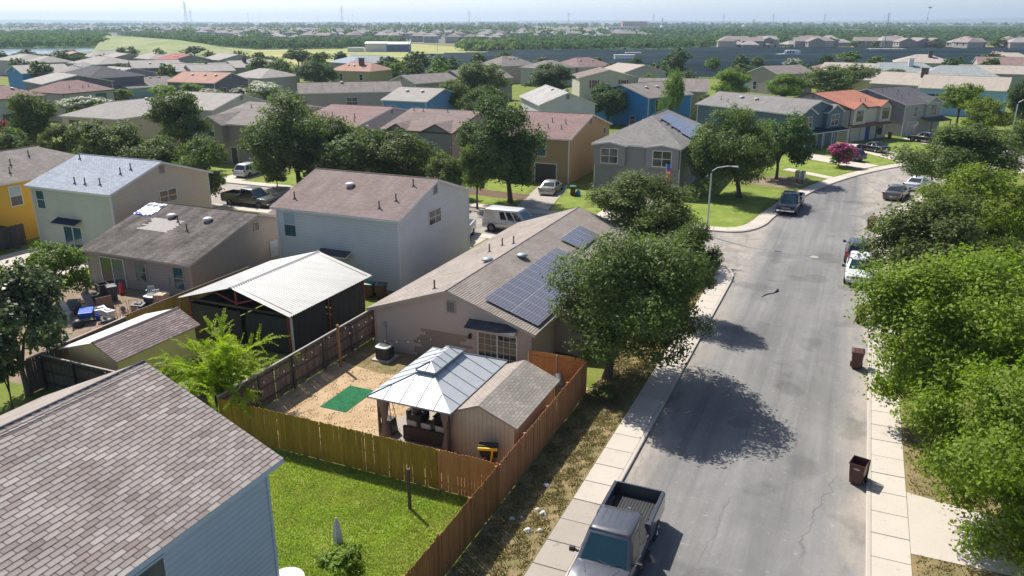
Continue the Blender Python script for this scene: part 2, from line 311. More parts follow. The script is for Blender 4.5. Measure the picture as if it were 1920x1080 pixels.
_concrete('concrete',(.47,.415,.35),(.56,.50,.425),.06); _concrete('concrete_old',(.30,.265,.225),(.40,.355,.30),.1); _concrete('kerb',(.42,.375,.32),(.52,.465,.40),.05)
def _asphalt():
    t=NT('asphalt'); p=t.pos(); mp=t.n('Mapping',{'Vector':p,'Rotation':(0,0,-TH)}).outputs[0]; sp=t.n('SeparateXYZ',{0:mp}).outputs
    n1=t.noise(.16,mp,6,.68); c=t.ramp(n1,[(.3,(.145,.141,.138)),(.5,(.185,.18,.174)),(.7,(.225,.217,.208))])
    st=t.noise(1.0,mp,4,.6,(.05,1.1,1)); c=t.mix(1.0,c,t.ramp(st,[(.3,.78),(.7,1.2)]),'MULTIPLY')      # worn wheel tracks
    ed=t.noise(.5,mp,5,.75,(.6,1.6,1)); d=t.math('ABSOLUTE',t.math('SUBTRACT',sp[1],2.5))                # dust washed to the kerbs
    dust=t.math('MULTIPLY',t.ramp(d,[(0,0.0),(1,1.0)]),1.0); e2=t.n('MapRange',{0:d,1:2.9,2:4.4}).outputs[0]
    c=t.mix(t.math('MULTIPLY',e2,t.ramp(ed,[(.3,.1),(.6,.9)])),c,(.37,.325,.275))
    sp2=t.noise(2.4,mp,7,.82); c=t.mix(t.ramp(sp2,[(.57,0.0),(.68,.5)]),c,(.42,.39,.35)); 
    pa=t.noise(.33,mp,3,.4); c=t.mix(1.0,c,t.ramp(pa,[(.36,.78),(.42,1.0)]),'MULTIPLY')
    f=t.noise(55,p,3,.75); c=t.mix(1.0,c,t.ramp(f,[(.25,.72),(.75,1.3)]),'MULTIPLY')
    nz=t.n('TexNoise',{'Vector':mp,'Scale':.8,'Detail':5.0}).outputs['Color']
    wv=t.n('VectorMath',{0:mp,1:t.n('VectorMath',{0:nz,1:(1.3,1.1,0)},operation='MULTIPLY').outputs[0]},operation='ADD').outputs[0]
    vo=t.n('TexVoronoi',{'Vector':t.n('VectorMath',{0:wv,1:(.045,.21,1)},operation='MULTIPLY').outputs[0],'Scale':1.0},feature='DISTANCE_TO_EDGE').outputs['Distance']
    cm=t.ramp(t.noise(.13,mp,2,.5),[(.46,0.0),(.54,1.0)]); c=t.mix(t.math('MULTIPLY',t.ramp(vo,[(.002,.5),(.004,0.0)]),cm),c,(.06,.057,.053))
    for off,wd in ((3.1,.05),(1.0,.07),(5.4,.05)):                                                      # paving seams along the street
        q=t.math('ABSOLUTE',t.math('SUBTRACT',t.math('ADD',sp[1],t.math('MULTIPLY',t.noise(.25,mp,2),.25)),off)); c=t.mix(t.math('MULTIPLY',t.ramp(q,[(0,.35),(wd,0.0)]),t.ramp(t.noise(.1,mp,2),[(.4,0.0),(.6,1.0)])),c,(.09,.087,.083))
    t.bump(f,.3,.01); return t.fin(c,.86,0,.35)
_DEF['asphalt']=_asphalt
def _water():
    t=NT('water'); n=t.noise(.15,t.pos(),3); t.bump(n,.15,.2); return t.fin((.20,.28,.31),.18,0,.6)
_DEF['water']=_water
def _pv():
    t=NT('pv'); br=t.n('TexBrick',{'Vector':t.uv(),'Color1':(.060,.054,.070,1),'Color2':(.075,.068,.085,1),'Mortar':(.42,.42,.46,1),'Scale':1.0,'Mortar Size':.008,'Mortar Smooth':0.0,'Brick Width':.166,'Row Height':.166}); br.offset=0
    t.b.inputs['Coat Weight'].default_value=.6; return t.fin(br.outputs['Color'],.3,0,.5)
_DEF['pv']=_pv
d_plain('far_roof',(.30,.275,.26),.9,0,.2); d_plain('far_roof2',(.25,.20,.185),.9,0,.2); d_plain('far_wall',(.42,.39,.36),.8); d_plain('far_wall2',(.30,.27,.26),.8); d_plain('hillm',(.09,.125,.075),.95,0,.3); d_plain('p_tarp',(.72,.76,.82),.3); d_plain('p_tarpb',(.01,.06,.62),.35)
def _metal():
    t=NT('metal_roof'); n=t.noise(.7,t.uv(),5,.6); c=t.mix(n,(.33,.33,.315),(.42,.415,.40)); st=t.noise(1.0,t.uv(),3,.6,(.2,2.2,1)); c=t.mix(1.0,c,t.ramp(st,[(.3,.85),(.6,1.04)]),'MULTIPLY'); return t.fin(c,.5,.3)
_DEF['metal_roof']=_metal
# ------------------------------------------------------------------ the setting: ground, streets, kerbs, pavements, lawns
GZ=.1
def gxy(pts): return [G(*p) for p in pts]
def slab(name,pts,z0,z1,mat,kind='structure'):
    p=gxy(pts); a=sum(p[i][0]*p[(i+1)%len(p)][1]-p[(i+1)%len(p)][0]*p[i][1] for i in range(len(p)))
    if a<0: p=p[::-1]
    o=MB().prism(p,z0,z1).obj(name,mat); o['kind']=kind; return o
g=MB(); R=11500
g.poly([(-R,-300,0),(R,-300,0),(R,10500,0),(-R,10500,0)]); struct(g.obj('ground','g_base'))
def offset(pl,d):
    out=[]
    for i,p in enumerate(pl):
        a=pl[max(i-1,0)]; b=pl[min(i+1,len(pl)-1)]; dx,dy=b[0]-a[0],b[1]-a[1]; l=math.hypot(dx,dy); out.append((p[0]-dy/l*d,p[1]+dx/l*d))
    return out
def resample(pl,step):
    out=[pl[0]]; acc=0
    for a,b in zip(pl,pl[1:]):
        l=math.hypot(b[0]-a[0],b[1]-a[1]); d=step-acc
        while d<=l: out.append((a[0]+(b[0]-a[0])*d/l,a[1]+(b[1]-a[1])*d/l)); d+=step
        acc=(acc+l)%step
    return out
def smooth(pl,k=2):
    for _ in range(k):
        q=[pl[0]]
        for a,b in zip(pl,pl[1:]): q += [(a[0]*.75+b[0]*.25,a[1]*.75+b[1]*.25),(a[0]*.25+b[0]*.75,a[1]*.25+b[1]*.75)]
        pl=q+[pl[-1]]
    return pl
K_NEAR=[(4,7.1),(55,7.1)]+smooth([(56.2,7.1),(58.8,7.2),(61.1,9),(61.5,12)])+[(61.5,150)]
K_FAR=[(70.7,150),(70.7,14)]+smooth([(70.7,12),(70.8,8.6),(74,6.9),(78,6.5)])+smooth([(82,5.9),(89.3,4.7),(97,2.6),(104,0),(110.3,-3.1),(118,-8),(125,-13.5),(140,-26)],1)+[(190,-68)]
K_RIGHT=[(4,-2.2),(40,-2.1),(66,-2.1)]+smooth([(75,-2.6),(84,-3.7),(92.4,-5.8),(100,-8.6),(106,-11.6),(113,-16),(120,-21.3),(135,-34)],1)+[(186,-77)]
def road_poly(a,b,z,name):
    m=MB(); n=len(a)
    for i in range(n-1): m.poly([(*G(*a[i]),z),(*G(*b[i]),z),(*G(*b[i+1]),z),(*G(*a[i+1]),z)][::-1])
    struct(m.obj(name,'asphalt'))
# carriageway: one sheet under the kerbs
rp=[(4,-2.2)]+K_RIGHT[1:]+[(190,-68)]+K_FAR[::-1][1:]+K_NEAR[::-1]
p=gxy(rp); me=MB().poly([(x,y,.006) for x,y in p]); struct(me.obj('road','asphalt'))
def kerb(pl,side,name='kerb',w=.16,h=.13):
    o2=offset(pl,side*w); m=MB(); rs=[]
    for a,b in zip(pl,o2):
        A,B=G(*a),G(*b); rs.append([(*A,-.02),(*A,h-.02),(A[0]*.8+B[0]*.2,A[1]*.8+B[1]*.2,h),(*B,h),(*B,-.02)])
    m.loft(rs); struct(m.obj(name,'kerb'))
kerb(K_NEAR,1); kerb(K_FAR,1); kerb(K_RIGHT,-1)
def pavement(pl,side,w0,w1,step,old=None,label='sidewalk',z=.125):
    root=bpy.data.objects.new('sidewalk',None); COL.objects.link(root); root['kind']='structure'
    rs=resample(pl,step); a=offset(rs,side*w0); b=offset(rs,side*w1); gap=.02
    for i in range(len(rs)-1):
        f=gap/step
        def L(p,q,k): return (p[0]+(q[0]-p[0])*k,p[1]+(q[1]-p[1])*k)
        q=[L(a[i],a[i+1],f),L(a[i],a[i+1],1-f),L(b[i],b[i+1],1-f),L(b[i],b[i+1],f)]
        X=gxy(q); ar=sum(X[k][0]*X[(k+1)%4][1]-X[(k+1)%4][0]*X[k][1] for k in range(4))
        if ar<0: X=X[::-1]
        dz=rnd.uniform(-.006,.006)
        MB().prism(X,0,z+dz).obj('paving_slab','concrete_old' if old and old(rs[i]) else 'concrete',root)
pavement([(25.66-15*1.42,7.1),(25.665,7.1)],1,.175,1.42,1.42,lambda p:True); pavement([(25.67,7.1)]+K_NEAR[1:22],1,.175,1.42,1.42); pavement(K_FAR[1:],1,.175,1.45,1.5); pavement(K_RIGHT,-1,.175,1.45,1.5)
pavement([(61.5,12.2),(61.5,80)],1,.175,1.45,1.5); pavement([(70.7,95),(70.7,14)],1,.175,1.45,1.5)
slab('ground',[(-5,8.53),(56.4,8.53),(58.3,8.9),(59.7,10.2),(60.04,12.4),(60.04,260),(-5,260)],0,GZ,'g_yard')
fo=offset(K_FAR,1.46)
slab('ground',[(72.17,260)]+fo[1:]+[(420,-140),(420,260)],0,GZ,'g_yard')
ro=offset(K_RIGHT,-1.46)
slab('ground',ro+[(186,-140),(4,-140)],0,GZ,'g_yard')
def sheet(name,pts,mat,z): return slab(name,pts,GZ-.05,z,mat)
sheet('lawn',[(4,11.1),(24.05,11.1),(24.05,24.9),(16.2,24.9),(4,24.9)],'g_lawn',GZ+.006)
sheet('dry_yard',[(24.15,11.05),(35.4,11.05),(35.4,24.95),(24.15,24.95)],'g_dry',GZ+.006)
sheet('lawn',[(33.2,19.3),(35.55,19.3),(35.55,24.9),(33.2,24.9),(32.6,22)],'g_verge',GZ+.011)
sheet('verge',[(4,8.55),(56.3,8.55),(56.3,10.95),(4,10.95)],'g_verge',GZ+.006)
sheet('lawn',[(24.15,25.1),(41,25.1),(41,37.4),(24.15,37.4)],'g_lawn',GZ+.004)
sheet('dirt_yard',[(24,37.6),(37.6,37.6),(37.6,51),(24,51)],'g_dirt',GZ+.004)
sheet('lawn',[(24,51.2),(41.5,51.2),(41.5,62.5),(24,62.5)],'g_lawn',GZ+.004)
sheet('patio',[(37.5,53),(42.2,53),(42.2,62),(37.5,62)],'concrete',GZ+.012)
sheet('patio',[(26.3,14.2),(32.3,14.2),(32.3,18.3),(26.3,18.3)],'concrete_old',GZ+.02)
# front lawns, driveways and paths on the far side of the side street
sheet('lawn',[(72.2,9),(92,7),(91.6,13),(84,14.5),(72.2,26.6)],'g_lawn',GZ+.006)
sheet('driveway',[(72.2,27.5),(85,29.8),(85,33.2),(72.2,31)],'concrete_old',GZ+.01)
sheet('lawn',[(72.2,24.2),(82,26),(84,29.4),(72.2,27.3)],'g_lawn',GZ+.008)
sheet('lawn',[(72.2,31.5),(84,33.6),(84,45),(72.2,43)],'g_lawn',GZ+.006)
sheet('flower_bed',[(75.5,31.6),(78.4,31.9),(79.4,42),(76.4,42)],'g_mulch',GZ+.011)
sheet('driveway',[(72.2,17.5),(84,17.5),(84,22.5),(72.2,22.5)],'concrete',GZ+.012)
sheet('lawn',[(72.2,50),(84,50),(84,64),(72.2,64)],'g_lawn',GZ+.006)
sheet('driveway',[(72.2,66.5),(83,66.5),(83,70),(72.2,70)],'concrete',GZ+.01)
sheet('lawn',[(72.2,71),(82,71),(82,88),(72.2,88)],'g_lawn',GZ+.006)
sheet('driveway',[(56,28.5),(60.0,28.5),(60.0,34),(56,34)],'concrete',GZ+.01)
sheet('driveway',[(51,43),(60.0,43),(60.0,48),(51,48)],'concrete',GZ+.01)
sheet('dirt_patch',[(93,6.2),(99,4.2),(101,8),(95,13)],'g_dirt',GZ+.008)
sheet('path',[(101.2,2.6),(102.7,2.1),(107,7.6),(105.6,8.3)],'concrete',GZ+.014)
sheet('lawn',[(102.9,2.2),(109.6,-.4),(117.4,8.5),(106.6,14.5)],'g_lawn',GZ+.006)
sheet('driveway',[(110.2,-1),(113.8,-3),(121,6.2),(118,9)],'concrete',GZ+.012)
sheet('driveway',[(118.2,-5.4),(121.8,-8),(134,-.8),(131,3)],'concrete',GZ+.012)
sheet('lawn',[(113.9,-3),(118,-5.6),(130,3),(121.2,6)],'g_lawn',GZ+.006)
sheet('lawn',[(122,-8),(128,-13),(142,-5),(134,-1)],'g_lawn',GZ+.006)
sheet('driveway',[(129,-14),(132.5,-17),(146,-9.5),(143,-6.5)],'concrete',GZ+.012)
# right-hand yards
sheet('driveway',[(27.2,-3.6),(31.4,-3.6),(30.4,-9),(27.3,-9)],'concrete',GZ+.02)
sheet('driveway',[(60,-3.6),(64,-3.6),(64,-10),(60,-10)],'concrete',GZ+.012)
sheet('driveway',[(76,-4.2),(80,-4.7),(82,-12),(78,-12)],'concrete',GZ+.012)
sheet('verge',[(10,-3.62),(27.2,-3.6),(27.2,-9),(10,-9)],'g_verge',GZ+.006); sheet('verge',[(31.4,-3.6),(60,-3.55),(60,-9),(30.7,-9)],'g_verge',GZ+.006)
sheet('lawn',[(80.6,-4.9),(95,-8.3),(97,-14),(83,-12)],'g_lawn',GZ+.006)
# grass blades where the photograph shows their texture
def blades(name,area,n,h,mat,seed,w=.03,hole=None):
    r=np.random.default_rng(seed); s0,s1,t0,t1=area
    s=r.uniform(s0,s1,n); t=r.uniform(t0,t1,n)
    if hole is not None:
        k=hole(s,t); s,t=s[k],t[k]; n=len(s)
    x=s*CS-t*SN; y=s*SN+t*CS; a=r.uniform(0,6.283,n); hh=h*r.uniform(.4,1.3,n); ww=w*r.uniform(.6,1.3,n); le=hh*r.uniform(.2,1.1,n); b=r.uniform(0,6.283,n)
    v=np.empty((n,3,3)); v[:,0]=np.stack([x-ww*np.cos(a),y-ww*np.sin(a),np.full(n,GZ)],1); v[:,1]=np.stack([x+ww*np.cos(a),y+ww*np.sin(a),np.full(n,GZ)],1); v[:,2]=np.stack([x+le*np.cos(b),y+le*np.sin(b),GZ+hh],1)
    return tri_obj(name,v.reshape(-1,3),3,mat)
def tri_obj(name,v,k,mat,parent=None):
    n=len(v)//k; me=bpy.data.meshes.new(name); me.vertices.add(len(v)); me.vertices.foreach_set('co',v.astype(np.float32).ravel())
    me.loops.add(len(v)); me.loops.foreach_set('vertex_index',np.arange(len(v),dtype=np.int32)); me.polygons.add(n); me.polygons.foreach_set('loop_start',np.arange(0,len(v),k,dtype=np.int32))
    me.update(calc_edges=True); me.materials.append(MAT(mat))
    o=bpy.data.objects.new(name,me); COL.objects.link(o)
    if parent is not None: o.parent=parent
    return o
def stuff(o,label,cat): o['kind']='stuff'; return tag(o,label,cat)
clump=lambda s,t:(np.sin(s*2.1+1.3*np.sin(t*1.7))+np.sin(t*2.7+1.1*np.sin(s*1.9))+.8*np.sin(s*5.3+t*3.1))
stuff(blades('grass',(15,24,11.15,24.5),110000,.085,'gr_lawn',1,.02),'green mown lawn grass before the golden wood fence','grass')
stuff(blades('grass',(24.2,35,11.2,24.8),26000,.05,'gr_dry',2,.03,lambda s,t:clump(s*2,t*2)+np.random.default_rng(10).normal(size=len(s))*.8>.6),'short straw-coloured tufts in the fenced dry yard','grass')
stuff(blades('grass',(15,56,8.6,10.9),70000,.09,'gr_verge',3,.025,lambda s,t:clump(s*1.7,t*2.3)+np.random.default_rng(8).normal(size=len(s))*.9>-.5),'patchy brown and green grass of the verge beside the sidewalk','grass')
stuff(blades('grass',(10,60,-9,-3.75),50000,.09,'gr_verge',4,.03,lambda s,t:((s<27.2)|(s>31.3))&(clump(s*1.7,t*2.3)+np.random.default_rng(9).normal(size=len(s))*.9>-.4)),'patchy grass below the big trees across the street','grass')
# loose stones on the verge
for i,(px,py) in enumerate(((960,978),(978,975),(1008,960),(1018,968),(990,1000),(1012,1000),(1024,915))):
    s,t=PX(px,py); m=MB(); n=7; r=rnd.uniform(.07,.16)
    m.loft([[(r*k*rnd.uniform(.7,1.2)*math.cos(6.283*j/n),r*k*rnd.uniform(.7,1.2)*math.sin(6.283*j/n),z) for j in range(n)] for k,z in ((1,-.02),(1.1,.03),(.5,r*.8))])
    tag(place(m.obj('stone','p_stone_w'),s,t,GZ,rnd.uniform(0,3)),'pale loose stone lying on the verge grass by the wood fence','stone','loose stones on the verge')
# manhole
m=MB(); m.lathe([(.34,0),(.34,.012),(.3,.016),(.29,.012)],n=20); o=place(m.obj('manhole_cover','concrete_old'),65.7,2.0,.008); tag(o,'pale round manhole cover in the asphalt of the junction','manhole')
m=MB(); m.tube([(0,0,.02),(.6,.25,.03),(1.3,.3,.02),(1.9,.5,.05)],[.015,.03,.03,.05],6); m.tube([(1.5,.36,.04),(1.95,.62,.09)],[.05,.08],6); tag(place(m.obj('fallen_branch','p_black'),53.9,4.7,.01,-.75),'dark thin stick lying across the asphalt of the street','branch')
m=MB(); m.box(-.17,.17,-.06,.06,0,.09); tag(place(m.obj('brick','p_brick_t'),*PX(1222,1050),.008,.6),'single pale brick on the asphalt beside the grey pickup','brick')
# ------------------------------------------------------------------ houses
class House:
    pass
def face(L,W,f):
    return {'f':(Vector((0,W,0)),Vector((0,-1,0)),Vector((-1,0,0)),W),'r':(Vector((0,0,0)),Vector((1,0,0)),Vector((0,-1,0)),L),
            'b':(Vector((L,0,0)),Vector((0,1,0)),Vector((1,0,0)),W),'l':(Vector((L,W,0)),Vector((-1,0,0)),Vector((0,1,0)),L)}[f]
def on(fc,u,d,z): o,dr,n,_=fc; p=o+dr*u+n*d; return (p.x,p.y,z)
def fbox(m,fc,u0,u1,z0,z1,d0,d1,mi=0):
    m.hexa([on(fc,u0,d1,z0),on(fc,u1,d1,z0),on(fc,u1,d0,z0),on(fc,u0,d0,z0),on(fc,u0,d1,z1),on(fc,u1,d1,z1),on(fc,u1,d0,z1),on(fc,u0,d0,z1)],mi)
def wallface(m,fc,z0,ze,zp=None,lap=.2,up=None):
    Lw=fc[3]; top=zp or ze; up=Lw/2 if up is None else up
    def rng(z):
        if z<=ze or not zp: return 0,Lw
        k=(z-ze)/(zp-ze); return up*k,Lw-(Lw-up)*k
    if not lap:
        pts=[on(fc,0,.01,z0),on(fc,Lw,.01,z0),on(fc,Lw,.01,ze)]+([on(fc,up,.01,zp)] if zp else [])+[on(fc,0,.01,ze)]; m.poly(pts); return
    z=z0
    while z<top-1e-4:
        b=min(z+lap,top)
        for a,c in (((z,ze),(ze,b)) if z<ze-1e-4<b-1e-3 else ((z,b),)):
            if c-a<1e-4: continue
            (l0,r0),(l1,r1)=rng(a),rng(c); da=.022-.018*(a-z)/lap; dc=.022-.018*(c-z)/lap
            m.poly([on(fc,l0,da,a),on(fc,r0,da,a),on(fc,r1,dc,c),on(fc,l1,dc,c)])
        l0,r0=rng(z); m.poly([on(fc,l0,.004,z),on(fc,r0,.004,z),on(fc,r0,.022,z),on(fc,l0,.022,z)]); z=b
def roofmesh(x0,x1,y0,y1,z,rise,axis,hip=(0,0),th=.16):
    """top faces of a gable or hip roof with depth; material 0 shingles, 1 edge, 2 soffit"""
    if axis=='x': c=(y0+y1)/2; A=(x0+hip[0],c,z+rise); B=(x1-hip[1],c,z+rise); tops=[[(x0,y0,z),(x1,y0,z),B,A],[(x1,y1,z),(x0,y1,z),A,B]]; ends=[[(x0,y1,z),(x0,y0,z),A],[(x1,y0,z),(x1,y1,z),B]]
    else: c=(x0+x1)/2; A=(c,y0+hip[0],z+rise); B=(c,y1-hip[1],z+rise); tops=[[(x0,y1,z),(x0,y0,z),A,B],[(x1,y0,z),(x1,y1,z),B,A]]; ends=[[(x0,y0,z),(x1,y0,z),A],[(x1,y1,z),(x0,y1,z),B]]
    faces=tops+[e for e,h in zip(ends,hip) if h>0]
    return shellroof(faces,th)
def shellroof(faces,th=.16):
    m=MB(); edges={}
    key=lambda p:(round(p[0],3),round(p[1],3),round(p[2],3))
    for f in faces:
        m.poly(f,0); m.poly([(p[0],p[1],p[2]-th) for p in f[::-1]],2)
        for a,b in zip(f,f[1:]+f[:1]):
            k=(key(a),key(b)); edges[k]=(a,b)
    for (ka,kb),(a,b) in edges.items():
        if (kb,ka) not in edges: m.poly([(a[0],a[1],a[2]-th),(b[0],b[1],b[2]-th),b,a],1)
    return m
def window(parent,fc,u,z,wd,h,n=1,frame='p_trim',glass='glass',blind=False,det=True,shut=None):
    m=MB(); t=.07 if det else .1
    W0=u-wd*n/2-.04*(n-1)/2
    e0,e1=W0-t,W0+wd*n+.04*(n-1)+t
    for a,b,c,d in ((e0,e1,z-t,z),(e0,e1,z+h,z+h+t),(e0,e0+t,z,z+h),(e1-t,e1,z,z+h)): fbox(m,fc,a,b,c,d,.0,.065)
    for i in range(1,n): x=W0+i*(wd+.04); fbox(m,fc,x-.05,x+.01,z,z+h,.0,.06)
    for i in range(n): x=W0+i*(wd+.04); fbox(m,fc,x,x+wd,z+h/2-.025,z+h/2+.025,.02,.055)
    if shut:
        for a in (e0-.4,e1+.05): fbox(m,fc,a,a+.35,z-.05,z+h+.05,0,.05,1)
    wo=m.obj('window',[frame,shut or frame],parent)
    for i in range(n):
        x=W0+i*(wd+.04)
        for k in (0,1):
            p=MB(); fbox(p,fc,x,x+wd,z+k*h/2,z+(k+1)*h/2,.005,.032+.012*k); p.obj('pane','p_blind' if (blind and k==1) else glass,wo)
    return wo
def door(parent,fc,u,z,wd,h,mat,frame='p_trim',name='door',ribs=0):
    m=MB(); t=.09
    for a,b,c,d in ((u-wd/2-t,u+wd/2+t,z+h,z+h+t),(u-wd/2-t,u-wd/2,z,z+h),(u+wd/2,u+wd/2+t,z,z+h)): fbox(m,fc,a,b,c,d,0,.06)
    fr=m.obj('door_frame',frame,parent); p=MB(); fbox(p,fc,u-wd/2,u+wd/2,z,z+h,0,.035)
    for i in range(ribs):
        zz=z+h*(i+.12)/ribs; fbox(p,fc,u-wd/2+.06,u+wd/2-.06,zz,zz+h/ribs*.76,.03,.05)
    d=p.obj(name,mat,parent)
    if not ribs: q=MB(); fbox(q,fc,u+wd*.36,u+wd*.42,z+.95,z+1.05,.03,.09); q.obj('handle','p_chrome',d)
def gvent(parent,fc,u,z,wd=.45,h=.6,mat='p_trim_tan'):
    m=MB()
    for a,b,c,d in ((u-wd/2-.07,u+wd/2+.07,z-.07,z),(u-wd/2-.07,u+wd/2+.07,z+h,z+h+.07),(u-wd/2-.07,u-wd/2,z,z+h),(u+wd/2,u+wd/2+.07,z,z+h)): fbox(m,fc,a,b,c,d,0,.06)
    for i in range(7): zz=z+h*i/7; fbox(m,fc,u-wd/2,u+wd/2,zz+.03,zz+h/7,.0,.03,1)
    m.obj('gable_vent',[mat,'p_pipe'],parent)
def roofz(rx0,rx1,ry0,ry1,z,rise,axis,x,y):
    return z+rise*(1-abs(2*(x-rx0)/(rx1-rx0)-1)) if axis=='y' else z+rise*(1-abs(2*(y-ry0)/(ry1-ry0)-1))
def house(label,org,L,W,eave,rise,axis,wall,roof,rot=0,hip=(0,0),wins=(),doors=(),pipes=(),domes=(),vents=(),trim='p_trim',oh=.35,lap=.2,name='house',cat='house',bumps=(),z=GZ,det=True,group=None,soffit=None,roofmat_edge=None,boards=True):
    if org[0]=='px':
        s,t=PX(org[1],org[2],org[3] if len(org)>3 else eave); cr,sr=math.cos(RAD(rot)),math.sin(RAD(rot)); s,t=s+oh*cr-oh*sr,t+oh*sr+oh*cr
    else: s,t=org
    h=thing(name,label,cat,s,t,z,RAD(rot),group); eave=eave-z; zp=eave+rise*(1-0)
    ze=eave-.05; pk=None
    gab={'x':('f','b'),'y':('r','l')}[axis]
    m=MB(); half=(W if axis=='x' else L)/2; slope=rise/(half+oh)
    for f in 'frbl':
        isg=f in gab and not hip[gab.index(f)]
        wallface(m,face(L,W,f),0,ze-.08+(slope*oh),(eave+rise-.14) if isg else None,lap)
    m.obj('wall',wall,h)
    if det:
        for x,y in ((0,0),(L,0),(0,W),(L,W)): MB().box(x-.05,x+.05,y-.05,y+.05,0,ze+slope*oh-.1).obj('corner_trim',trim,h)
    x0,x1,y0,y1=-oh,L+oh,-oh,W+oh
    ro=roofmesh(x0,x1,y0,y1,eave,rise,axis,hip).obj('roof',[roof,roofmat_edge or trim,soffit or trim],h)
    cap=MB(); 
    if axis=='x': cap.tube([(x0+hip[0],W/2,eave+rise+.0),(x1-hip[1],W/2,eave+rise+.0)],.06,6)
    else: cap.tube([(L/2,y0+hip[0],eave+rise),(L/2,y1-hip[1],eave+rise)],.06,6)
    cap.obj('ridge_cap',roof,ro)
    for wv in wins:
        f,u,zz,wd,hh=wv[:5]; n=wv[5] if len(wv)>5 else 1; kw=wv[6] if len(wv)>6 else {}
        window(h,face(L,W,f),u,zz-z,wd,hh,n,**{'frame':trim,'det':det,**kw})
    for dv in doors: f,u,zz,wd,hh,mt=dv[:6]; door(h,face(L,W,f),u,zz,wd,hh,mt,trim,*(dv[6:]))
    rz=lambda x,y: roofz(x0,x1,y0,y1,eave,rise,axis,x,y)
    for x,y in pipes:
        p=MB(); q=rz(x,y); p.tube([(x,y,q-.1),(x,y,q+.55)],.05,8); p.tube([(x,y,q-.02),(x,y,q+.1)],[.16,.06],8); p.obj('vent_pipe','p_pipe',ro)
    for dm in domes:
        x,y=dm[:2]; q=rz(x,y); p=MB(); p.lathe([(.22,-.1),(.22,.12),(.36,.13),(.36,.2),(.2,.28),(.02,.3)],(x,y,q),14); p.obj('roof_vent',dm[2] if len(dm)>2 else 'p_vent_w',ro,True)
    for f,u,zz in vents: gvent(h,face(L,W,f),u,zz-z)
    for b in bumps: bump_gable(h,L,W,wall,roof,trim,lap,*b)
    h['L']=L; h['W']=W
    return h
def bump_gable(h,L,W,wall,roof,trim,lap,f,u0,u1,z0,ze,rise,depth,back,wall2=None,win=None):
    """projecting bay on a face with its own small gable roof running back into the main roof"""
    fc=face(L,W,f); o,dr,n,_=fc; w=u1-u0; wall=wall2 or wall
    def P(u,d,z): p=o+dr*u+n*d; return (p.x,p.y,z)
    m=MB(); ff=(o+dr*u0+n*depth,dr,n,w); wallface(m,ff,z0,ze+.05,ze+rise-.1,lap)
    for uu,dd in ((u0,-dr),(u1,dr)):
        oo=(o+dr*uu) if uu==u0 else (o+dr*uu+n*depth); d2=n if uu==u0 else -n
        wallface(m,(oo,d2,dd,depth),z0,ze,None,lap)
    m.obj('bay_wall',wall,h)
    c=(u0+u1)/2; oh=.25; k=rise/(w/2); e=ze-oh*k+.04
    F=[[P(u0-oh,depth+oh,e),P(c,depth+oh,ze+rise),P(c,-back,ze+rise),P(u0-oh,-back,e)],[P(c,depth+oh,ze+rise),P(u1+oh,depth+oh,e),P(u1+oh,-back,e),P(c,-back,ze+rise)]]
    shellroof(F,.14).obj('bay_roof',[roof,trim,trim],h)
    if win: window(h,ff,w/2,*win[:3],**(win[3] if len(win)>3 else {}))
def awning(h,L,W,f,u0,u1,z,dep,drop,roof,trim,posts=()):
    fc=face(L,W,f)
    F=[[on(fc,u0,dep,z-drop),on(fc,u1,dep,z-drop),on(fc,u1,0.02,z),on(fc,u0,.02,z)]]
    shellroof(F,.12).obj('awning',[roof,trim,trim],h)
    for u in posts:
        m=MB(); fbox(m,fc,u-.06,u+.06,0,z-drop-.1,dep-.2,dep-.08); m.obj('porch_post',trim,h)
def shingles(parent,O,U,V,Lu,Lv,mats,tw=.333,th=.143,lift=.018,pick=0,near=None,gap=.007):
    """tabs laid in half-bond on a slope: O eave corner, U along the eave, V up the slope"""
    O,U,V=Vector(O),Vector(U).normalized(),Vector(V).normalized(); Nn=U.cross(V)
    if Nn.z<0: Nn=-Nn
    rows=int(Lv/th); tabs=[]
    for r in range(rows):
        off=-(tw/2)*(r%2); u=off
        while u<Lu:
            a,b=max(u+gap,0),min(u+tw-gap,Lu)
            if b-a>.03: tabs.append((a,b,r*th))
            u+=tw
    def verts(a,b,v):
        lo=lambda u,vv,d: O+U*u+V*vv+Nn*d
        return [lo(a,v,.001),lo(b,v,.001),lo(b,v,lift),lo(a,v,lift),lo(a,v+th+.012,.002),lo(b,v+th+.012,.002)]
    Q=((0,1,2,3),(3,2,5,4),(0,3,4),(1,5,2))
    sel=set()
    if pick:
        order=sorted(range(len(tabs)),key=lambda i:near(O+U*((tabs[i][0]+tabs[i][1])/2)+V*tabs[i][2]))
        full=[i for i in order if tabs[i][1]-tabs[i][0]>tw-.04]; sel=set(full[:pick])
        me=MB(); me.v=[tuple(p-O) for p in verts(gap,tw-gap,0)]; me.f=list(Q); me.m=[0]*4; mesh=me.mesh('shingle',mats)
        for i in sel:
            a,b,v=tabs[i]; o=bpy.data.objects.new('shingle',mesh); COL.objects.link(o); o.parent=parent; o.location=O+U*(a-gap)+V*v
    m=MB()
    for i,(a,b,v) in enumerate(tabs):
        if i in sel: continue
        k=len(m.v); m.v.extend(tuple(p) for p in verts(a,b,v)); m.f.extend(tuple(k+j for j in q) for q in Q); m.m.extend([0]*4)
    o=m.obj('shingle_course' if not pick else 'shingles',mats,parent); o['kind']='stuff'; return o
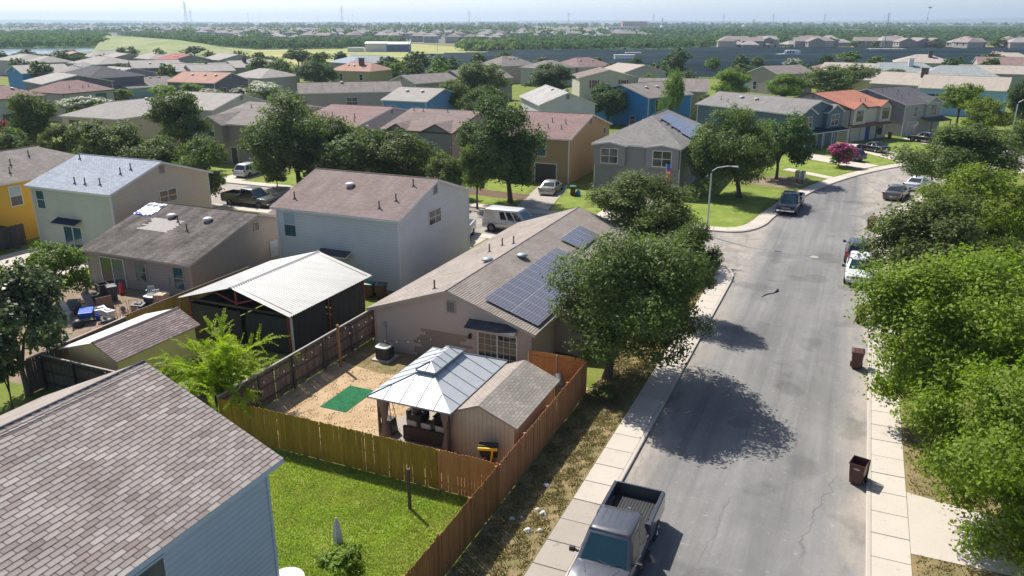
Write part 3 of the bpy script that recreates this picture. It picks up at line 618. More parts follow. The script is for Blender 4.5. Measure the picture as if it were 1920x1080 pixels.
def slope_shingles(h,L,W,eave,rise,axis,side,mats,oh=.35,**kw):
    e=eave-GZ; ro=[c for c in h.children if c.name.split('.')[0]=='roof'][0]; dz=.004
    if axis=='x':
        run=W/2+oh; sl=math.hypot(run,rise); V=(0,run,rise) if side=='r' else (0,-run,rise); O=(-oh,-oh,e+dz) if side=='r' else (-oh,W+oh,e+dz); U=(1,0,0); Lu=L+2*oh
    else:
        run=L/2+oh; sl=math.hypot(run,rise); V=(run,0,rise); O=(-oh,-oh,e+dz); U=(0,1,0); Lu=W+2*oh
    return shingles(ro,O,U,V,Lu,sl,mats,**kw)
B=dict(blind=True)
# --- the houses of the near block
hn=house('near house with brown variegated shingle roof and pale blue siding',(5.2,15.3),11.1,9.8,5.3,2.3,'x','w_nearblue','sh_dark',oh=.4,trim='w_nearblue',  # dark base roof puts the shade of the tab gaps into the colour
  wins=[('r',6.35,3.25,1.3,1.5,1,dict(glass='glass_teal',frame='w_nearblue'))],soffit='w_nearblue')
slope_shingles(hn,11.1,9.8,5.3,2.3,'x','r','tab_near',oh=.4,tw=.42,th=.165,gap=.011,lift=.02,pick=280,near=lambda p:abs(p.x-9.4)*1.2+abs(p.y-1.2))
slope_shingles(hn,11.1,9.8,5.3,2.3,'x','l','tab_tan',oh=.4)
m=MB(); 
for i in range(45):
    x=-.4+i*.265; 
    if x>11.2: break
    e=5.3-GZ+2.3; m.hexa([(x,4.62,e-.10),(x+.26,4.62,e-.10),(x+.26,5.18,e-.10),(x,5.18,e-.10),(x,4.64,e-.06),(x+.26,4.64,e-.075),(x+.26,5.16,e-.075),(x,5.16,e-.06)]); m.hexa([(x,4.75,e-.08),(x+.26,4.75,e-.08),(x+.26,5.05,e-.08),(x,5.05,e-.08),(x,4.86,e+.035),(x+.26,4.86,e+.02),(x+.26,4.94,e+.02),(x,4.94,e+.035)])
m.obj('ridge_shingle','tab_near',hn)
p=MB(); p.box(3.6,4.6,5.5,6.05,7.0,7.28); p.box(3.5,4.7,5.4,6.15,7.28,7.36); p.obj('roof_vent','p_steel_white',hn,bevel=.05)
ht=house('single-storey tan house with solar panels on its grey-brown shingle roof',(35.55,14.35),21.2,9.6,2.6,1.75,'x','w_tanwall','sh_taupe',lap=.19,trim='p_trim_tan',
  vents=[('f',4.9,3.05)],pipes=[(.9,6.2),(9.6,6.9),(11,6.6),(10.6,5.6)],domes=[(5.9,5.3,'p_vent_g'),(8.0,3.9,'p_vent_g')])
slope_shingles(ht,21.2,9.6,2.6,1.75,'x','r','tab_tan',lift=.03); slope_shingles(ht,21.2,9.6,2.6,1.75,'x','l','tab_tan')
fc=face(21.2,9.6,'f')
# sliding patio door with grid, awning, wall lamp, meter
m=MB(); u0,u1=6.55,8.75
for a,b,c,d in ((u0-.08,u1+.08,2.08,2.16),(u0-.08,u0,0,2.08),(u1,u1+.08,0,2.08),((u0+u1)/2-.04,(u0+u1)/2+.04,0,2.08)): fbox(m,fc,a,b,c,d,0,.07)
for k in range(1,6): fbox(m,fc,u0,u1,k*.35-.01,k*.35+.012,.03,.045)
for k in range(1,6):
    if k!=3: x=u0+(u1-u0)*k/6; fbox(m,fc,x-.011,x+.011,0,2.08,.03,.045)
pd=m.obj('patio_door','p_trim',ht)
for a,b in ((u0,(u0+u1)/2-.04),((u0+u1)/2+.04,u1)): q=MB(); fbox(q,fc,a,b,0,2.08,.005,.03); q.obj('pane','glass',pd)
awning(ht,21.2,9.6,'f',6.0,8.95,2.75,.75,.28,'sh_dark','p_trim_tan')
q=MB(); fbox(q,fc,6.0,6.1,1.75,1.9,0,.1); q.lathe([(.03,0),(.09,-.05),(.1,-.2),(.07,-.22)],on(fc,6.05,.14,1.86),10); q.obj('wall_lamp','p_black',ht)
q=MB(); fbox(q,fc,.6,.78,1.45,1.72,0,.12); q.tube([on(fc,.69,.05,1.45),on(fc,.69,.05,.2)],.02,6); q.obj('electric_meter','p_vent_g',ht)
# lower side roof over the bay on the street side
m=shellroof([[(3.3,-1.9,2.12),(17,-1.9,2.12),(17,.2,2.82),(3.3,.2,2.82)]]); m.obj('side_roof',['sh_taupe','p_trim_tan','p_trim_tan'],ht)
m=MB(); wallface(m,(Vector((3.6,-1.5,0)),Vector((1,0,0)),Vector((0,-1,0)),13.1),0,2.15,None,.19); wallface(m,(Vector((3.6,0,0)),Vector((0,-1,0)),Vector((-1,0,0)),1.5),0,2.2,None,.19); wallface(m,(Vector((16.7,-1.5,0)),Vector((0,1,0)),Vector((1,0,0)),1.5),0,2.2,None,.19); m.obj('side_wall','w_tan',ht)
def solar(parent,L,W,oh,eave,rise,ax,cells,pw,ph,gap=.025,name='solar_panel'):
    """panels on the y=0 ('r') slope of an x-ridge roof, cells = (x, distance up slope)"""
    run=W/2+oh; a=math.atan2(rise,run); V=Vector((0,math.cos(a),math.sin(a))); N_=Vector((0,-math.sin(a),math.cos(a))); U=Vector((1,0,0)); O=Vector((-oh,-oh,eave-GZ))
    m=MB()
    def q(u,v,d): p=U*u+V*v+N_*d; return tuple(p)
    m.hexa([q(0,0,0),q(pw,0,0),q(pw,ph,0),q(0,ph,0),q(0,0,.035),q(pw,0,.035),q(pw,ph,.035),q(0,ph,.035)],1)
    m.poly([q(.012,.012,.038),q(pw-.012,.012,.038),q(pw-.012,ph-.012,.038),q(.012,ph-.012,.038)],0)
    me=m.mesh(name,['pv','p_white_metal'])
    for x,v in cells:
        o=bpy.data.objects.new(name,me); COL.objects.link(o); o.parent=parent; o.location=O+U*(x+oh)+V*v+N_*.13
    r=MB(); xs=[c[0] for c in cells]; vs_=sorted(set(round(c[1],2) for c in cells))
    for v in vs_:
        for k in (.3,ph-.3): r.hexa([tuple(O+U*(x+oh)+V*(v+k+dv)+N_*d) for d in (.05,.12) for x,dv in ((min(xs),0),(max(xs)+pw,0),(max(xs)+pw,.05),(min(xs),.05))])
    r.obj('mounting_rail','p_galv',parent)
solar(ht,21.2,9.6,.35,2.6,1.75,'x',[(.55+i*1.002,.25+j*1.67) for i in range(11) for j in range(2)],.998,1.645)
solar(ht,21.2,9.6,.35,2.6,1.75,'x',[(13.3+i*1.002,2.3+j*1.67) for i in range(4) for j in range(1)],.998,1.645)
hw=house('two-storey white lap-sided house with brown-grey roof and blank side wall',(44.65,27.85),10.65,10.2,5.3,1.85,'y','w_white','sh_brown',vents=[('r',5.3,6.1)],
  wins=[('f',1.1,3.2,1.0,1.7,1,dict(blind=True,glass='glass_teal',frame='p_trim')),('r',5.1,3.9,.85,1.0,2)],pipes=[(1.0,9.3),(.9,2.0),(2.0,1.3),(4.1,1.1),(3.2,2.6)][:4],domes=[(3.3,6.0),(2.5,2.9)][:1])
awning(hw,10.65,10.2,'f',3.7,6.3,2.5,.8,.25,'sh_dark','p_trim')
hd=house('single-storey house with dark stained roof, pale patch and blue tarp',(37.75,39.95),13.4,9.7,2.6,2.05,'y','w_taupe','sh_stain',trim='p_trim_tan',vents=[('r',6.7,3.35)],pipes=[(4.4,5.2),(3.5,3.5)],domes=[(4.9,6.3),(5.0,2.9)],
  wins=[('f',5.1,.75,.95,1.45,1,dict(glass='glass_teal',blind=False)),('f',8.6,.7,.85,1.5,1,dict(glass='glass_teal')),('r',8.4,.95,.9,1.2,1,dict(glass='p_blind'))])
q=MB(); fd=face(13.4,9.7,'f')
for a,b,c,d in ((1.3,3.5,2.05,2.13),(1.22,1.3,0,2.13),(3.5,3.58,0,2.13),(2.36,2.44,0,2.05)): fbox(q,fd,a,b,c,d,0,.07)
pd=q.obj('patio_door','p_trim',hd)
for a,b,mt in ((1.3,2.36,'glass'),(2.44,3.5,'glass_teal')): q=MB(); fbox(q,fd,a,b,0,2.05,.004,.03); q.obj('pane',mt,pd)
q=MB(); fbox(q,fd,7.55,7.75,.95,1.3,0,.12); q.tube([on(fd,7.65,.05,.95),on(fd,7.7,.05,.1)],.02,6); q.obj('electric_meter','p_vent_g',hd)
k=2.05/7.05; 
def pt(x,y,d): return (x,y,2.5+(x+.35)*k+d)
m=MB()                                           # pale shingles of the repaired patch, laid tab by tab with ragged sides
for r in range(12):
    x0=2.95+r*.143*.96; a=4.9+.33*rnd.choice((0,0,1))-.16*(r%2); b=7.3+.33*rnd.choice((0,0,1))-.16*(r%2)
    y=a
    while y<b: m.hexa([pt(x0,y+.004,.0),pt(x0+.137,y+.004,.0),pt(x0+.137,y+.326,.0),pt(x0,y+.326,.0)][::-1]+[pt(x0,y+.004,.016),pt(x0+.137,y+.004,.008),pt(x0+.137,y+.326,.008),pt(x0,y+.326,.016)][::-1]); y+=.333
_concrete('patch_sh',(.36,.33,.30),(.43,.395,.36),.05); m.obj('roof_patch','patch_sh',hd)
m=MB(); nx,ny=12,14; Z=lambda i,j:.04+.05*math.sin(i*1.3+j*.9)*math.sin(j*1.7)+rnd.uniform(0,.03); P_=[[pt(4.7+i*.155,8.25+j*.135+.05*math.sin(i),Z(i,j)) for j in range(ny)] for i in range(nx)]
for i in range(nx-1):
    for j in range(ny-1): m.poly([P_[i][j],P_[i+1][j],P_[i+1][j+1],P_[i][j+1]],1 if (i<2 or (i+j*3)%11==0) else 0)
to=m.obj('tarp',['p_tarp','p_tarpb'],None,True); to.location=hd.location; to.rotation_euler=hd.rotation_euler; tag(to,'white and blue tarp weighed down on the dark stained roof','tarp')
for i,y in enumerate((8.5,9.1,9.7)):
    q=MB(); q.lathe([(.05,0),(.26,.02),(.3,.12),(.2,.22),(.03,.24)],(0,0,0),12); o=q.obj('sandbag','p_vent_w',None,True); o.matrix_world=hd.matrix_world
    x_,y_=G(37.75+6.2,39.95+y); o.location=(x_,y_,4.4); o.rotation_euler=(0,0,0); tag(o,'round white weight on the upper edge of the roof tarp','weight','weights on the tarp')
hf=house('small yellow-sided house wing between dark stained roof and white house',(50.9,39.2),6.5,5.2,2.6,.9,'y','w_orange','sh_brown',vents=[],trim='p_trim_tan',oh=.25)
hg=house('two-storey pale green house with blue-grey shingle roof and cream gable',(42.95,52.75),10.3,9.0,5.3,1.75,'y','w_sage','sh_blue',vents=[('r',5.3,6.05)],wins=[('f',1.0,3.45,.9,1.45,1,dict(glass='glass_teal')),('r',5.6,3.6,.85,.95,2)],
  pipes=[(.7,4.6),(.75,3.5),(.9,2.0),(2.7,1.7),(3.5,1.4),(4.4,8.3)])
m=MB(); fr=face(10.3,9.0,'r'); wallface(m,(fr[0]+fr[2]*.006,fr[1],fr[2],fr[3]),0,5.25,6.8,.2); m.obj('side_wall','w_cream',hg)
awning(hg,10.3,9.0,'f',2.6,5.4,2.75,.8,.3,'sh_navy','p_trim_tan')
q=MB(); fg=face(10.3,9.0,'f')
for a,b,c,d in ((3.1,5.1,2.05,2.13),(3.02,3.1,0,2.13),(5.1,5.18,0,2.13),(4.06,4.14,0,2.05)): fbox(q,fg,a,b,c,d,0,.07)
pd=q.obj('patio_door','p_trim',hg)
for a,b in ((3.1,4.06),(4.14,5.1)): q=MB(); fbox(q,fg,a,b,0,2.05,.004,.03); q.obj('pane','glass_teal',pd)
house('bright yellow two-storey house with light taupe roof',(37.2,64.8),16,9.5,5.3,1.8,'x','w_yellow','sh_taupe',hip=(0,4),wins=[('r',3.2,3.2,1.0,1.6),('r',6.4,3.2,1.0,1.6,1,B)],pipes=[(8,2.2),(7,1),(10.5,3.2)])
# --- across the side street
house('two-storey brown house with olive trim half hidden by oaks',(81.4,72.0),20,8.6,5.3,1.8,'y','w_taupe','sh_taupe',bumps=[('f',.4,4.3,2.9,5.2,1.0,.9,5,None,(2.9+.55,1.2,1.5,dict(n=1,blind=True)))],wins=[('f',2.4,.5,1,1.6)],doors=[('f',5.2,0,1,2.1,'p_black')],pipes=[(6,3),(7,6)])
house('two-storey house with mauve roof and pale pink gable',(83.8,58.3),19,9.4,5.3,1.75,'y','w_pinkw','sh_mauve',vents=[('r',9.5,6.2)],pipes=[(2.5,1.3),(2.6,3),(4.2,2.4),(2,6.5),(4.4,6)],wins=[('f',3,3.1,1,1.5,2),('f',7,3.1,1,1.5)])
house('two-storey taupe house with brown roof and dark-framed twin window',(85.1,45.0),15.5,9.6,5.3,1.8,'y','w_grey','sh_brown',trim='p_trim_dark',wins=[('f',7.9,3.2,.85,1.6,2,dict(glass='glass_teal'))],bumps=[('f',5.8,9.6,2.8,5.25,.95,.25,4),('f',.8,3.6,2.8,5.25,.75,.25,3)],pipes=[(6.8,9),(6.6,7.5),(6.8,4)],)
ho=house('two-storey ochre house with mauve-brown roof and dark garage door',(85.65,30.15),15.6,9.3,5.3,2.0,'y','w_ochre','sh_mauve',vents=[('r',7.8,6.1)],wins=[('f',6.0,3.2,.95,1.7,1,dict(glass='glass_teal')),('r',13.6,3.4,.7,1.6)],doors=[('f',6.5,0,2.6,2.2,'p_garage_d','garage_door',5),('f',2.2,0,1,2.1,'p_black')],pipes=[(2.6,1.9),(2.7,3.6),(4.3,2.0),(4.6,3.8)])
m=MB(); ff_=face(15.6,9.3,'f'); wallface(m,(ff_[0]+ff_[2]*.006,ff_[1],ff_[2],ff_[3]),0,5.2,None,.2); m.obj('front_wall','w_ochre_dim',ho)  # front in a dimmer ochre: the brighter light on the side is painted in
hq=house('two-storey grey house with hipped roof and rooftop solar array',(84.3,17.1),16.6,9.5,5.3,2.55,'x','w_grey','sh_grey',hip=(6.5,3.5),wins=[],bumps=[('f',0.05,3.6,2.9,5.15,.35,.55,2,None,(3.25-.1,.9,1.55,dict(n=2))),('f',5.9,9.45,2.9,5.15,.35,.55,2,None,(3.15,.95,1.6,dict(n=2)))],pipes=[(4.5,6.9),(8.5,6.4)])
solar(hq,16.6,9.5,.35,5.3,2.55,'x',[(5.2+i*1.02+j*.55,.4+j*1.5) for j in range(3) for i in range(7-j)],.99,1.45)
hb=house('two-storey slate-blue house with white trim and covered porch',('px',1495,215,5.3),10.6,18.8,5.3,1.7,'y','w_slate','sh_grey',rot=-31.5,wins=[('f',14.2-4.5,3.3,.75,1.3,2),],
  bumps=[('r',.1,3.7,2.75,5.2,1.0,.7,4,None,(3.15,.85,1.55,dict(n=2))),('r',6.5,10.3,2.75,5.2,1.0,.7,4,None,(3.15,.85,1.55,dict(n=2)))],domes=[(3.6,13),(3.4,10)],pipes=[(2.2,16),(1.5,14)],doors=[('r',4.9,0,1.0,2.1,'p_black'),('r',8.6,0,2.4,2.2,'w_slate','garage_door',4)])
awning(hb,10.6,18.8,'r',-.1,10.7,2.95,1.9,.45,'sh_navy','p_trim',(.1,4.4,6.6,10.5))
hr=house('two-storey cream house with orange-red roof and blue door',('px',1597,204,5.3),10.5,13.5,5.3,1.9,'x','w_greige','sh_red',rot=-31.5,vents=[('f',6.7,6.3)],trim='p_trim_dark',
  bumps=[('r',.1,3.4,2.7,5.2,.85,.55,4,'w_bone',(3.2,.8,1.55,dict(n=2,frame='w_stone'))),('r',7.3,10.4,2.7,5.2,.85,.55,4,'w_bone',(3.2,.8,1.55,dict(n=2,frame='p_trim_dark')))],doors=[('r',1.9,0,2.6,2.15,'p_garage_w','garage_door',4),('r',5.3,0,.95,2.1,'p_doorb')],wins=[('r',8.6,.7,.8,1.5,2)],pipes=[(5.5,2),(6.5,1.8)])
m=MB(); fr=face(10.5,13.5,'r'); wallface(m,(fr[0]+fr[2]*.006,fr[1],fr[2],fr[3]),0,5.2,None,.2); m.obj('front_wall','w_bone',hr)
awning(hr,10.5,13.5,'r',-.2,10.6,2.75,1.1,.3,'sh_crimson','p_trim_dark',(6.2,))
hk=house('two-storey grey house with dark charcoal roof and porch canopy',('px',1700,196,5.3),9.8,14.5,5.3,2.0,'x','w_grey','sh_dark',rot=-36,vents=[('f',7.2,6.3)],bumps=[('r',5.2,9.2,2.7,5.15,1.0,.3,4,'w_lgrey',(3.2,.8,1.6,dict(n=2)))],wins=[('r',2.8,3.2,.85,1.6)],doors=[('r',2.4,0,2.5,2.2,'p_garage_w','garage_door',4)],pipes=[(2.5,3.6),(5,3.1),(4.2,4.6),(2,2.3),(1.2,5.4),(3,6)])
m=MB(); fr=face(9.8,14.5,'r'); wallface(m,(fr[0]+fr[2]*.006,fr[1],fr[2],fr[3]),0,5.2,None,.2); m.obj('front_wall','w_lgrey',hk)
awning(hk,9.8,14.5,'r',4.4,9.9,2.9,2.2,.5,'sh_dark','p_trim_dark',(4.6,9.7))
house('two-storey cream house with pale grey roof behind leafy trees',(79.4,93.8),15,10.6,5.3,1.75,'x','w_cream','sh_light',hip=(4,0),wins=[('f',2.2,3.1,1.0,1.7,2),('r',9.5,3.2,1.4,1.6,1,dict(glass='glass_teal'))],domes=[(10,4.8)],pipes=[(8,1.4),(11,1.8)])
house('cream gabled house with pale blue-grey roof beside the taupe roof',('px',398,207,5.3),13,11,5.3,1.9,'y','w_bone','sh_light',vents=[('r',6.5,6.3)])
house('two-storey grey-green house with mauve roof and dark window frames',(87.5,136.6),13.5,10,5.3,1.8,'x','w_greige','sh_mauve',hip=(0,4),trim='p_trim_dark',wins=[('r',9.5,3.2,1.1,1.6,2,dict(glass='glass_teal')),('r',6.5,.8,1.4,1.8,2)],domes=[(6,3.3),(10,3.3)],pipes=[(11,3)])
house('two-storey greige house with mauve hipped roof and cream side',(104.6,136.2),11,10,5.3,1.9,'x','w_greige','sh_mauve',hip=(4,4),wins=[('r',4,3.5,.8,1.0),('r',8,3.2,1.1,1.5,2,dict(glass='glass_teal'))],pipes=[(3,2),(5.5,1.5),(7,1.8)],trim='p_trim_dark')
HS=[ # label, corner pixel (x,y), eave, L, W, rise, axis, wall, roof, rot, hip, wins, domes, extra
 ('low teal house with dark taupe roof and a row of roof vents',240,166,2.6,15,12,2,'x','w_teal','sh_taupe',-8,(0,0),[],[(2+i*2.6,5.2) for i in range(5)]),
 ('blue-grey two-storey house with salmon-tan roof',402,156,5.3,11,13,1.9,'y','w_mauvew','sh_salmon',2,(0,0),[('r',2.6,2.6,1,1.5,2),('r',8.4,2.6,1,1.5,2)],[(3.6,2.5),(3.6,5.5),(3.6,9)]),
 ('long tan two-storey house with taupe roof seen from behind',757,171,5.3,9,19,1.6,'y','w_tan','sh_taupe',38,(0,0),[('f',9.5,2.8,1,1.5,2)],[(4,11)]),
 ('small blue two-storey house with pale grey roof',800,191,5.3,12.6,8.4,1.7,'y','w_blue','sh_light',0,(0,0),[('f',2,3,.9,1.4),('f',6.6,2.7,.8,1.6)],[(4.2,3),(4.2,6)]),
 ('pale grey house with streaked white-grey roof and gable vent',1120,195,5.3,16,9,1.9,'x','w_white','sh_white',34,(0,0),[('f',2.4,2.6,1,1.3,2)],[(4,4),(8,5.2)]),
 ('vivid blue two-storey house with tan roof and white corner trim',1217,184,5.3,12,13,2.0,'x','w_bright','sh_taupe',-26,(0,0),[('f',6.5,5.4,.7,.9),('f',9.5,.6,1.2,1.3),('r',2.4,2.8,1,1.9)],[(4,4),(7,4),(10,4)]),
 ('cream two-storey house with dark red window shutters',1085,146,5.3,14,12,1.8,'y','w_bone','sh_brown',-62,(0,0),[('r',3.5,2.9,1.3,1.8,1,dict(shut='p_shutter')),('r',10.5,2.9,1.3,1.8,1,dict(shut='p_shutter'))],[]),
 ('tan house with grey gable and two front dormer gables',778,157,5.3,13,9,1.6,'x','w_stone','sh_taupe',-20,(0,0),[('r',9,2.7,1,1.5,2)],[]),
 ('violet-grey two-storey house with plain gable and taupe roof',871,151,5.3,15,9.5,2.1,'x','w_grey','sh_taupe',-22,(0,0),[],[]),
 ('yellow-tan house with salmon hipped roof and dark chimney',695,134,5.3,11,13,2,'y','w_khaki','sh_salmon',0,(3.5,3.5),[('f',3.5,2.8,1,1.6),('f',10,2.9,1,1.5)],[(3,7),(3.2,9)]),
 ('sage-green house with blue-grey roof and two gables',706,118,5.3,12,15,2,'y','w_teal','sh_green',-6,(0,0),[('f',6,4,1,1.3,2)],[]),
 ('taupe hip-roofed house with roof vents by the solar field',940,124,5.3,13,12,2.6,'x','w_stone','sh_taupe',-30,(5,5),[],[(6,4),(7.5,4),(9,4)]),
 ('grey hip-roofed house left of the mauve hip roof',1030,129,5.3,12,11,2.0,'x','w_lgrey','sh_taupe',-20,(5,5),[],[(5,4)]),
 ('mauve hip-roofed house in front of the solar field',1085,126,5.3,14,13,2.4,'x','w_greige','sh_mauve',-30,(5,5),[],[(4,4),(9,4)]),
 ('plain house with tan gabled roof behind the red-shuttered house',1165,138,5.3,14,12,2.0,'y','w_greige','sh_tan',-40,(0,0),[],[]),
 ('olive-walled house with broad taupe roof beside the willow',1328,172,5.3,12,13,2,'y','w_khaki','sh_taupe',10,(0,0),[],[(3,8)]),
 ('low white-walled house tucked among bright green trees',1430,155,2.6,10,12,1.6,'x','w_cyan','sh_tan',-30,(0,0),[],[]),
 ('brown gabled house before the solar field, dark doorway',1458,139,5.3,13,10,1.8,'x','w_taupe','sh_taupe',-38,(0,0),[('f',2.5,1,1.2,2)],[]),
 ('low house with dusty red hipped roof near the solar field',1560,133,2.6,17,13,2.4,'x','w_lgrey','sh_mauve',-42,(6,6),[],[(5,5),(8,5)]),
 ('white-gabled house with tan roof and row of vents',1640,135,5.3,12,14,1.9,'y','w_greige','sh_tan',-12,(0,0),[],[(4,2+2*i) for i in range(5)]),
 ('house with speckled grey roof and white chimney',1770,137,5.3,14,18,2.2,'y','w_lgrey','sh_green',8,(4,4),[],[]),
 ('ochre-gabled house with long tan roof below the white chimney',1685,153,5.3,12,17,1.7,'y','w_khaki','sh_tan',-25,(0,0),[],[]),
 ('grey house with large tan roof, black chimney cap and gable vent',1776,163,5.3,14,15,2.1,'y','w_lgrey','sh_tan',-20,(0,0),[],[]),
 ('house with grey-green hipped roof at the back row',1880,146,5.3,15,17,2.3,'y','w_lgrey','sh_green',0,(5,5),[],[]),
 ('light blue house with wide tan roof at the bend',1890,171,5.3,13,15,2.2,'y','w_cyan','sh_tan',-10,(0,0),[('f',3,2.6,1.6,1.6,2,dict(glass='glass_teal'))],[]),
 ('house with tan hipped roof and capped chimney before the solar field',1790,119,5.3,16,17,2.4,'y','w_lgrey','sh_tan',0,(7,7),[],[]),
 ('house with dusty pink roof at the far bend',1935,122,5.3,14,14,2,'y','w_lgrey','sh_mauve',0,(0,0),[],[]),
 ('house with cream hipped roof above the dusty pink one',1945,113,5.3,14,16,2.2,'y','w_lgrey','sh_tan',0,(5,5),[],[]),
 ('tan roofed house behind the light blue house',1950,140,5.3,13,17,1.8,'y','w_lgrey','sh_tan',0,(0,0),[],[]),
 # far-left streets
 ('grey gabled house with five roof vents on the upper street',122,137,5.3,13,15,1.9,'y','w_mauvew','sh_grey',-30,(0,0),[],[(4,2+2.6*i) for i in range(5)]),
 ('teal-blue gabled house end with a small attic window',40,138,5.3,12,13,1.8,'x','w_bright','sh_light',-20,(0,0),[('f',6.5,5.6,.8,.8)],[]),
 ('dark grey hip-roofed house between pale roofs',165,147,5.3,14,16,2.3,'y','w_mauvew','sh_dark',-10,(6,6),[],[]),
 ('violet-grey house with pale roof and front gable',78,158,5.3,14,14,1.6,'y','w_mauvew','sh_light',-22,(0,0),[('r',10,3,1,1.4,2)],[]),
 ('low grey roof behind the dark hipped roof',205,140,5.3,12,12,1.4,'y','w_grey','sh_light',-15,(0,0),[],[(4,3),(4,6)]),
 ('navy-walled gable house with pale grey roof',248,128,5.3,13,12,1.9,'x','w_mauvew','sh_light',-35,(0,0),[],[(5,3),(8,3)]),
 ('house with broad pale roof beside the navy gable',330,134,5.3,14,13,1.7,'x','w_taupe','sh_light',-35,(0,0),[],[]),
 ('house with crimson roof on the far street',318,114,5.3,14,15,1.8,'y','w_stone','sh_crimson',-25,(0,0),[],[(4,4),(4,7)]),
 ('house with grey hipped roof left of the crimson roof',278,111,5.3,13,17,2.0,'y','w_lgrey','sh_light',-20,(6,6),[],[]),
 ('low house with tan hipped roof below the lake',182,121,5.3,14,17,2.0,'y','w_stone','sh_light',-10,(6,6),[],[]),
 ('house with pale roof and small front gable near the lake',205,110,5.3,13,14,1.6,'y','w_stone','sh_light',-25,(0,0),[],[]),
 ('house with grey roof by the lake shore',168,107,5.3,13,13,2.0,'x','w_stone','sh_light',-30,(4,4),[],[]),
 ('house with faded orange roof at the lake shore',112,106,5.3,12,12,1.5,'y','w_mauvew','sh_salmon',-30,(0,0),[],[]),
 ('house with pale hipped roof at the picture edge of the lake',28,114,5.3,14,15,1.9,'y','w_lgrey','sh_light',-10,(5,5),[],[]),
 ('house with tan hipped roof beside the lakeside tree',62,118,5.3,12,12,1.8,'y','w_grey','sh_light',-20,(4,4),[],[]),
 ('house with grey gabled roof right of the crimson roof',410,113,5.3,14,15,1.8,'y','w_lgrey','sh_light',-25,(0,0),[],[]),
 ('house with pale cross-gabled roof and chimney',440,127,5.3,13,13,1.7,'x','w_stone','sh_light',-30,(0,0),[],[]),
 ('low house with light blue-grey hipped roof',474,122,5.3,12,12,1.8,'y','w_lgrey','sh_green',-15,(5,5),[],[]),
 ('house with light grey roof behind the salmon-tan roof',488,147,5.3,12,11,1.8,'y','w_lgrey','sh_light',-10,(4,4),[],[]),
 ('house with broad taupe roof in front of the navy gable',296,126,5.3,12,14,1.6,'y','w_grey','sh_light',-20,(5,5),[],[(4,5)]),
 ('pale house with rooftop solar panels by the field',658,119,5.3,12,13,1.8,'y','w_lgrey','sh_blue',-20,(5,5),[],[]),
 ('brown-gabled house with tan roof left of the grey gable',360,135,5.3,11,10,1.6,'x','w_stone','sh_light',-30,(0,0),[],[]),
]
for (lb,x,y,ev,L,W,ri,ax,wl,rf,rt,hp,wi,dm) in HS:
    far=y<150
    h=house(lb,('px',x,y,ev),L,W,ev,ri,ax,wl,rf,rot=rt,hip=hp,wins=wi,domes=dm,lap=None if far else .25,det=not far,vents=[] if far or hp[0] else [('r' if ax=='y' else 'f',(L if ax=='y' else W)/2,ev+ri*.45)])
    if 'chimney' in lb:
        m=MB(); mt='p_trim' if 'white chimney' in lb and 'below' not in lb else 'p_trim_dark'
        if 'below' in lb: continue
        m.box(L*.3,L*.3+1,W*.35,W*.35+1.2,ev,ev+ri+1.0); m.box(L*.3-.1,L*.3+1.1,W*.35-.1,W*.35+1.3,ev+ri+1.0,ev+ri+1.15); m.obj('chimney',mt,h)
# house corner at the right edge of the picture
house('white-grey house corner behind the dark tree by the bend',(92.5,-31.5),9,10,5.3,1.6,'y','w_lgrey','sh_light',rot=-20,wins=[('f',8.2,.9,1,1.5)])
# ------------------------------------------------------------------ trees
def crown_data(seed,nb,nl,leaf,squash=1.0,droop=0.0,spread=.62,blob=(.26,.42),twig=.05,asp=.55,inner=.35):
    r=np.random.default_rng(seed); c=[]
    d=r.normal(size=(nb*6,3)); d/=np.linalg.norm(d,axis=1)[:,None]; d=d[d[:,2]>-.88][:nb]
    rad=spread*r.uniform(.55,1.12,len(d)); cen=d*rad[:,None]; br=r.uniform(*blob,len(d))
    pr=br**2; pr/=pr.sum(); k=r.choice(len(d),nl,p=pr)
    # twig clusters on each blob
    nt=max(8,nl//14); tk=r.choice(len(d),nt,p=pr); td=r.normal(size=(nt,3)); td/=np.linalg.norm(td,axis=1)[:,None]; td[:,2]=np.abs(td[:,2])*.3+td[:,2]*.7
    tr=1-inner*r.random(nt)**2; tp=cen[tk]+td*(br[tk]*tr)[:,None]
    ti=r.integers(0,nt,nl); p=tp[ti]+r.normal(size=(nl,3))*twig; out=p-cen[tk[ti]]*.6; out/=np.linalg.norm(out,axis=1)[:,None]+1e-9
    n=out*.75+r.normal(size=(nl,3))*.55+np.array([0,0,.35]); n/=np.linalg.norm(n,axis=1)[:,None]
    a=r.normal(size=(nl,3)); 
    if droop: a=a*.35+np.array([0,0,-1.0])*droop+out*np.array([.5,.5,0])
    u=a-n*(a*n).sum(1)[:,None]; u/=np.linalg.norm(u,axis=1)[:,None]+1e-9; w_=np.cross(n,u); s=leaf*r.uniform(.6,1.35,nl)
    p[:,2]*=squash
    v=np.empty((nl,4,3)); U=u*s[:,None]; Wd=w_*(s*asp)[:,None]
    v[:,0]=p-U; v[:,1]=p+Wd; v[:,2]=p+U; v[:,3]=p-Wd
    return v.reshape(-1,3),cen,br
def leaf_mesh(name,v):
    n=len(v)//4; me=bpy.data.meshes.new(name); me.vertices.add(len(v)); me.vertices.foreach_set('co',v.astype(np.float32).ravel()); me.loops.add(len(v)); me.loops.foreach_set('vertex_index',np.arange(len(v),dtype=np.int32)); me.polygons.add(n); me.polygons.foreach_set('loop_start',np.arange(0,len(v),4,dtype=np.int32)); me.update(calc_edges=True); me.materials.append(None); return me
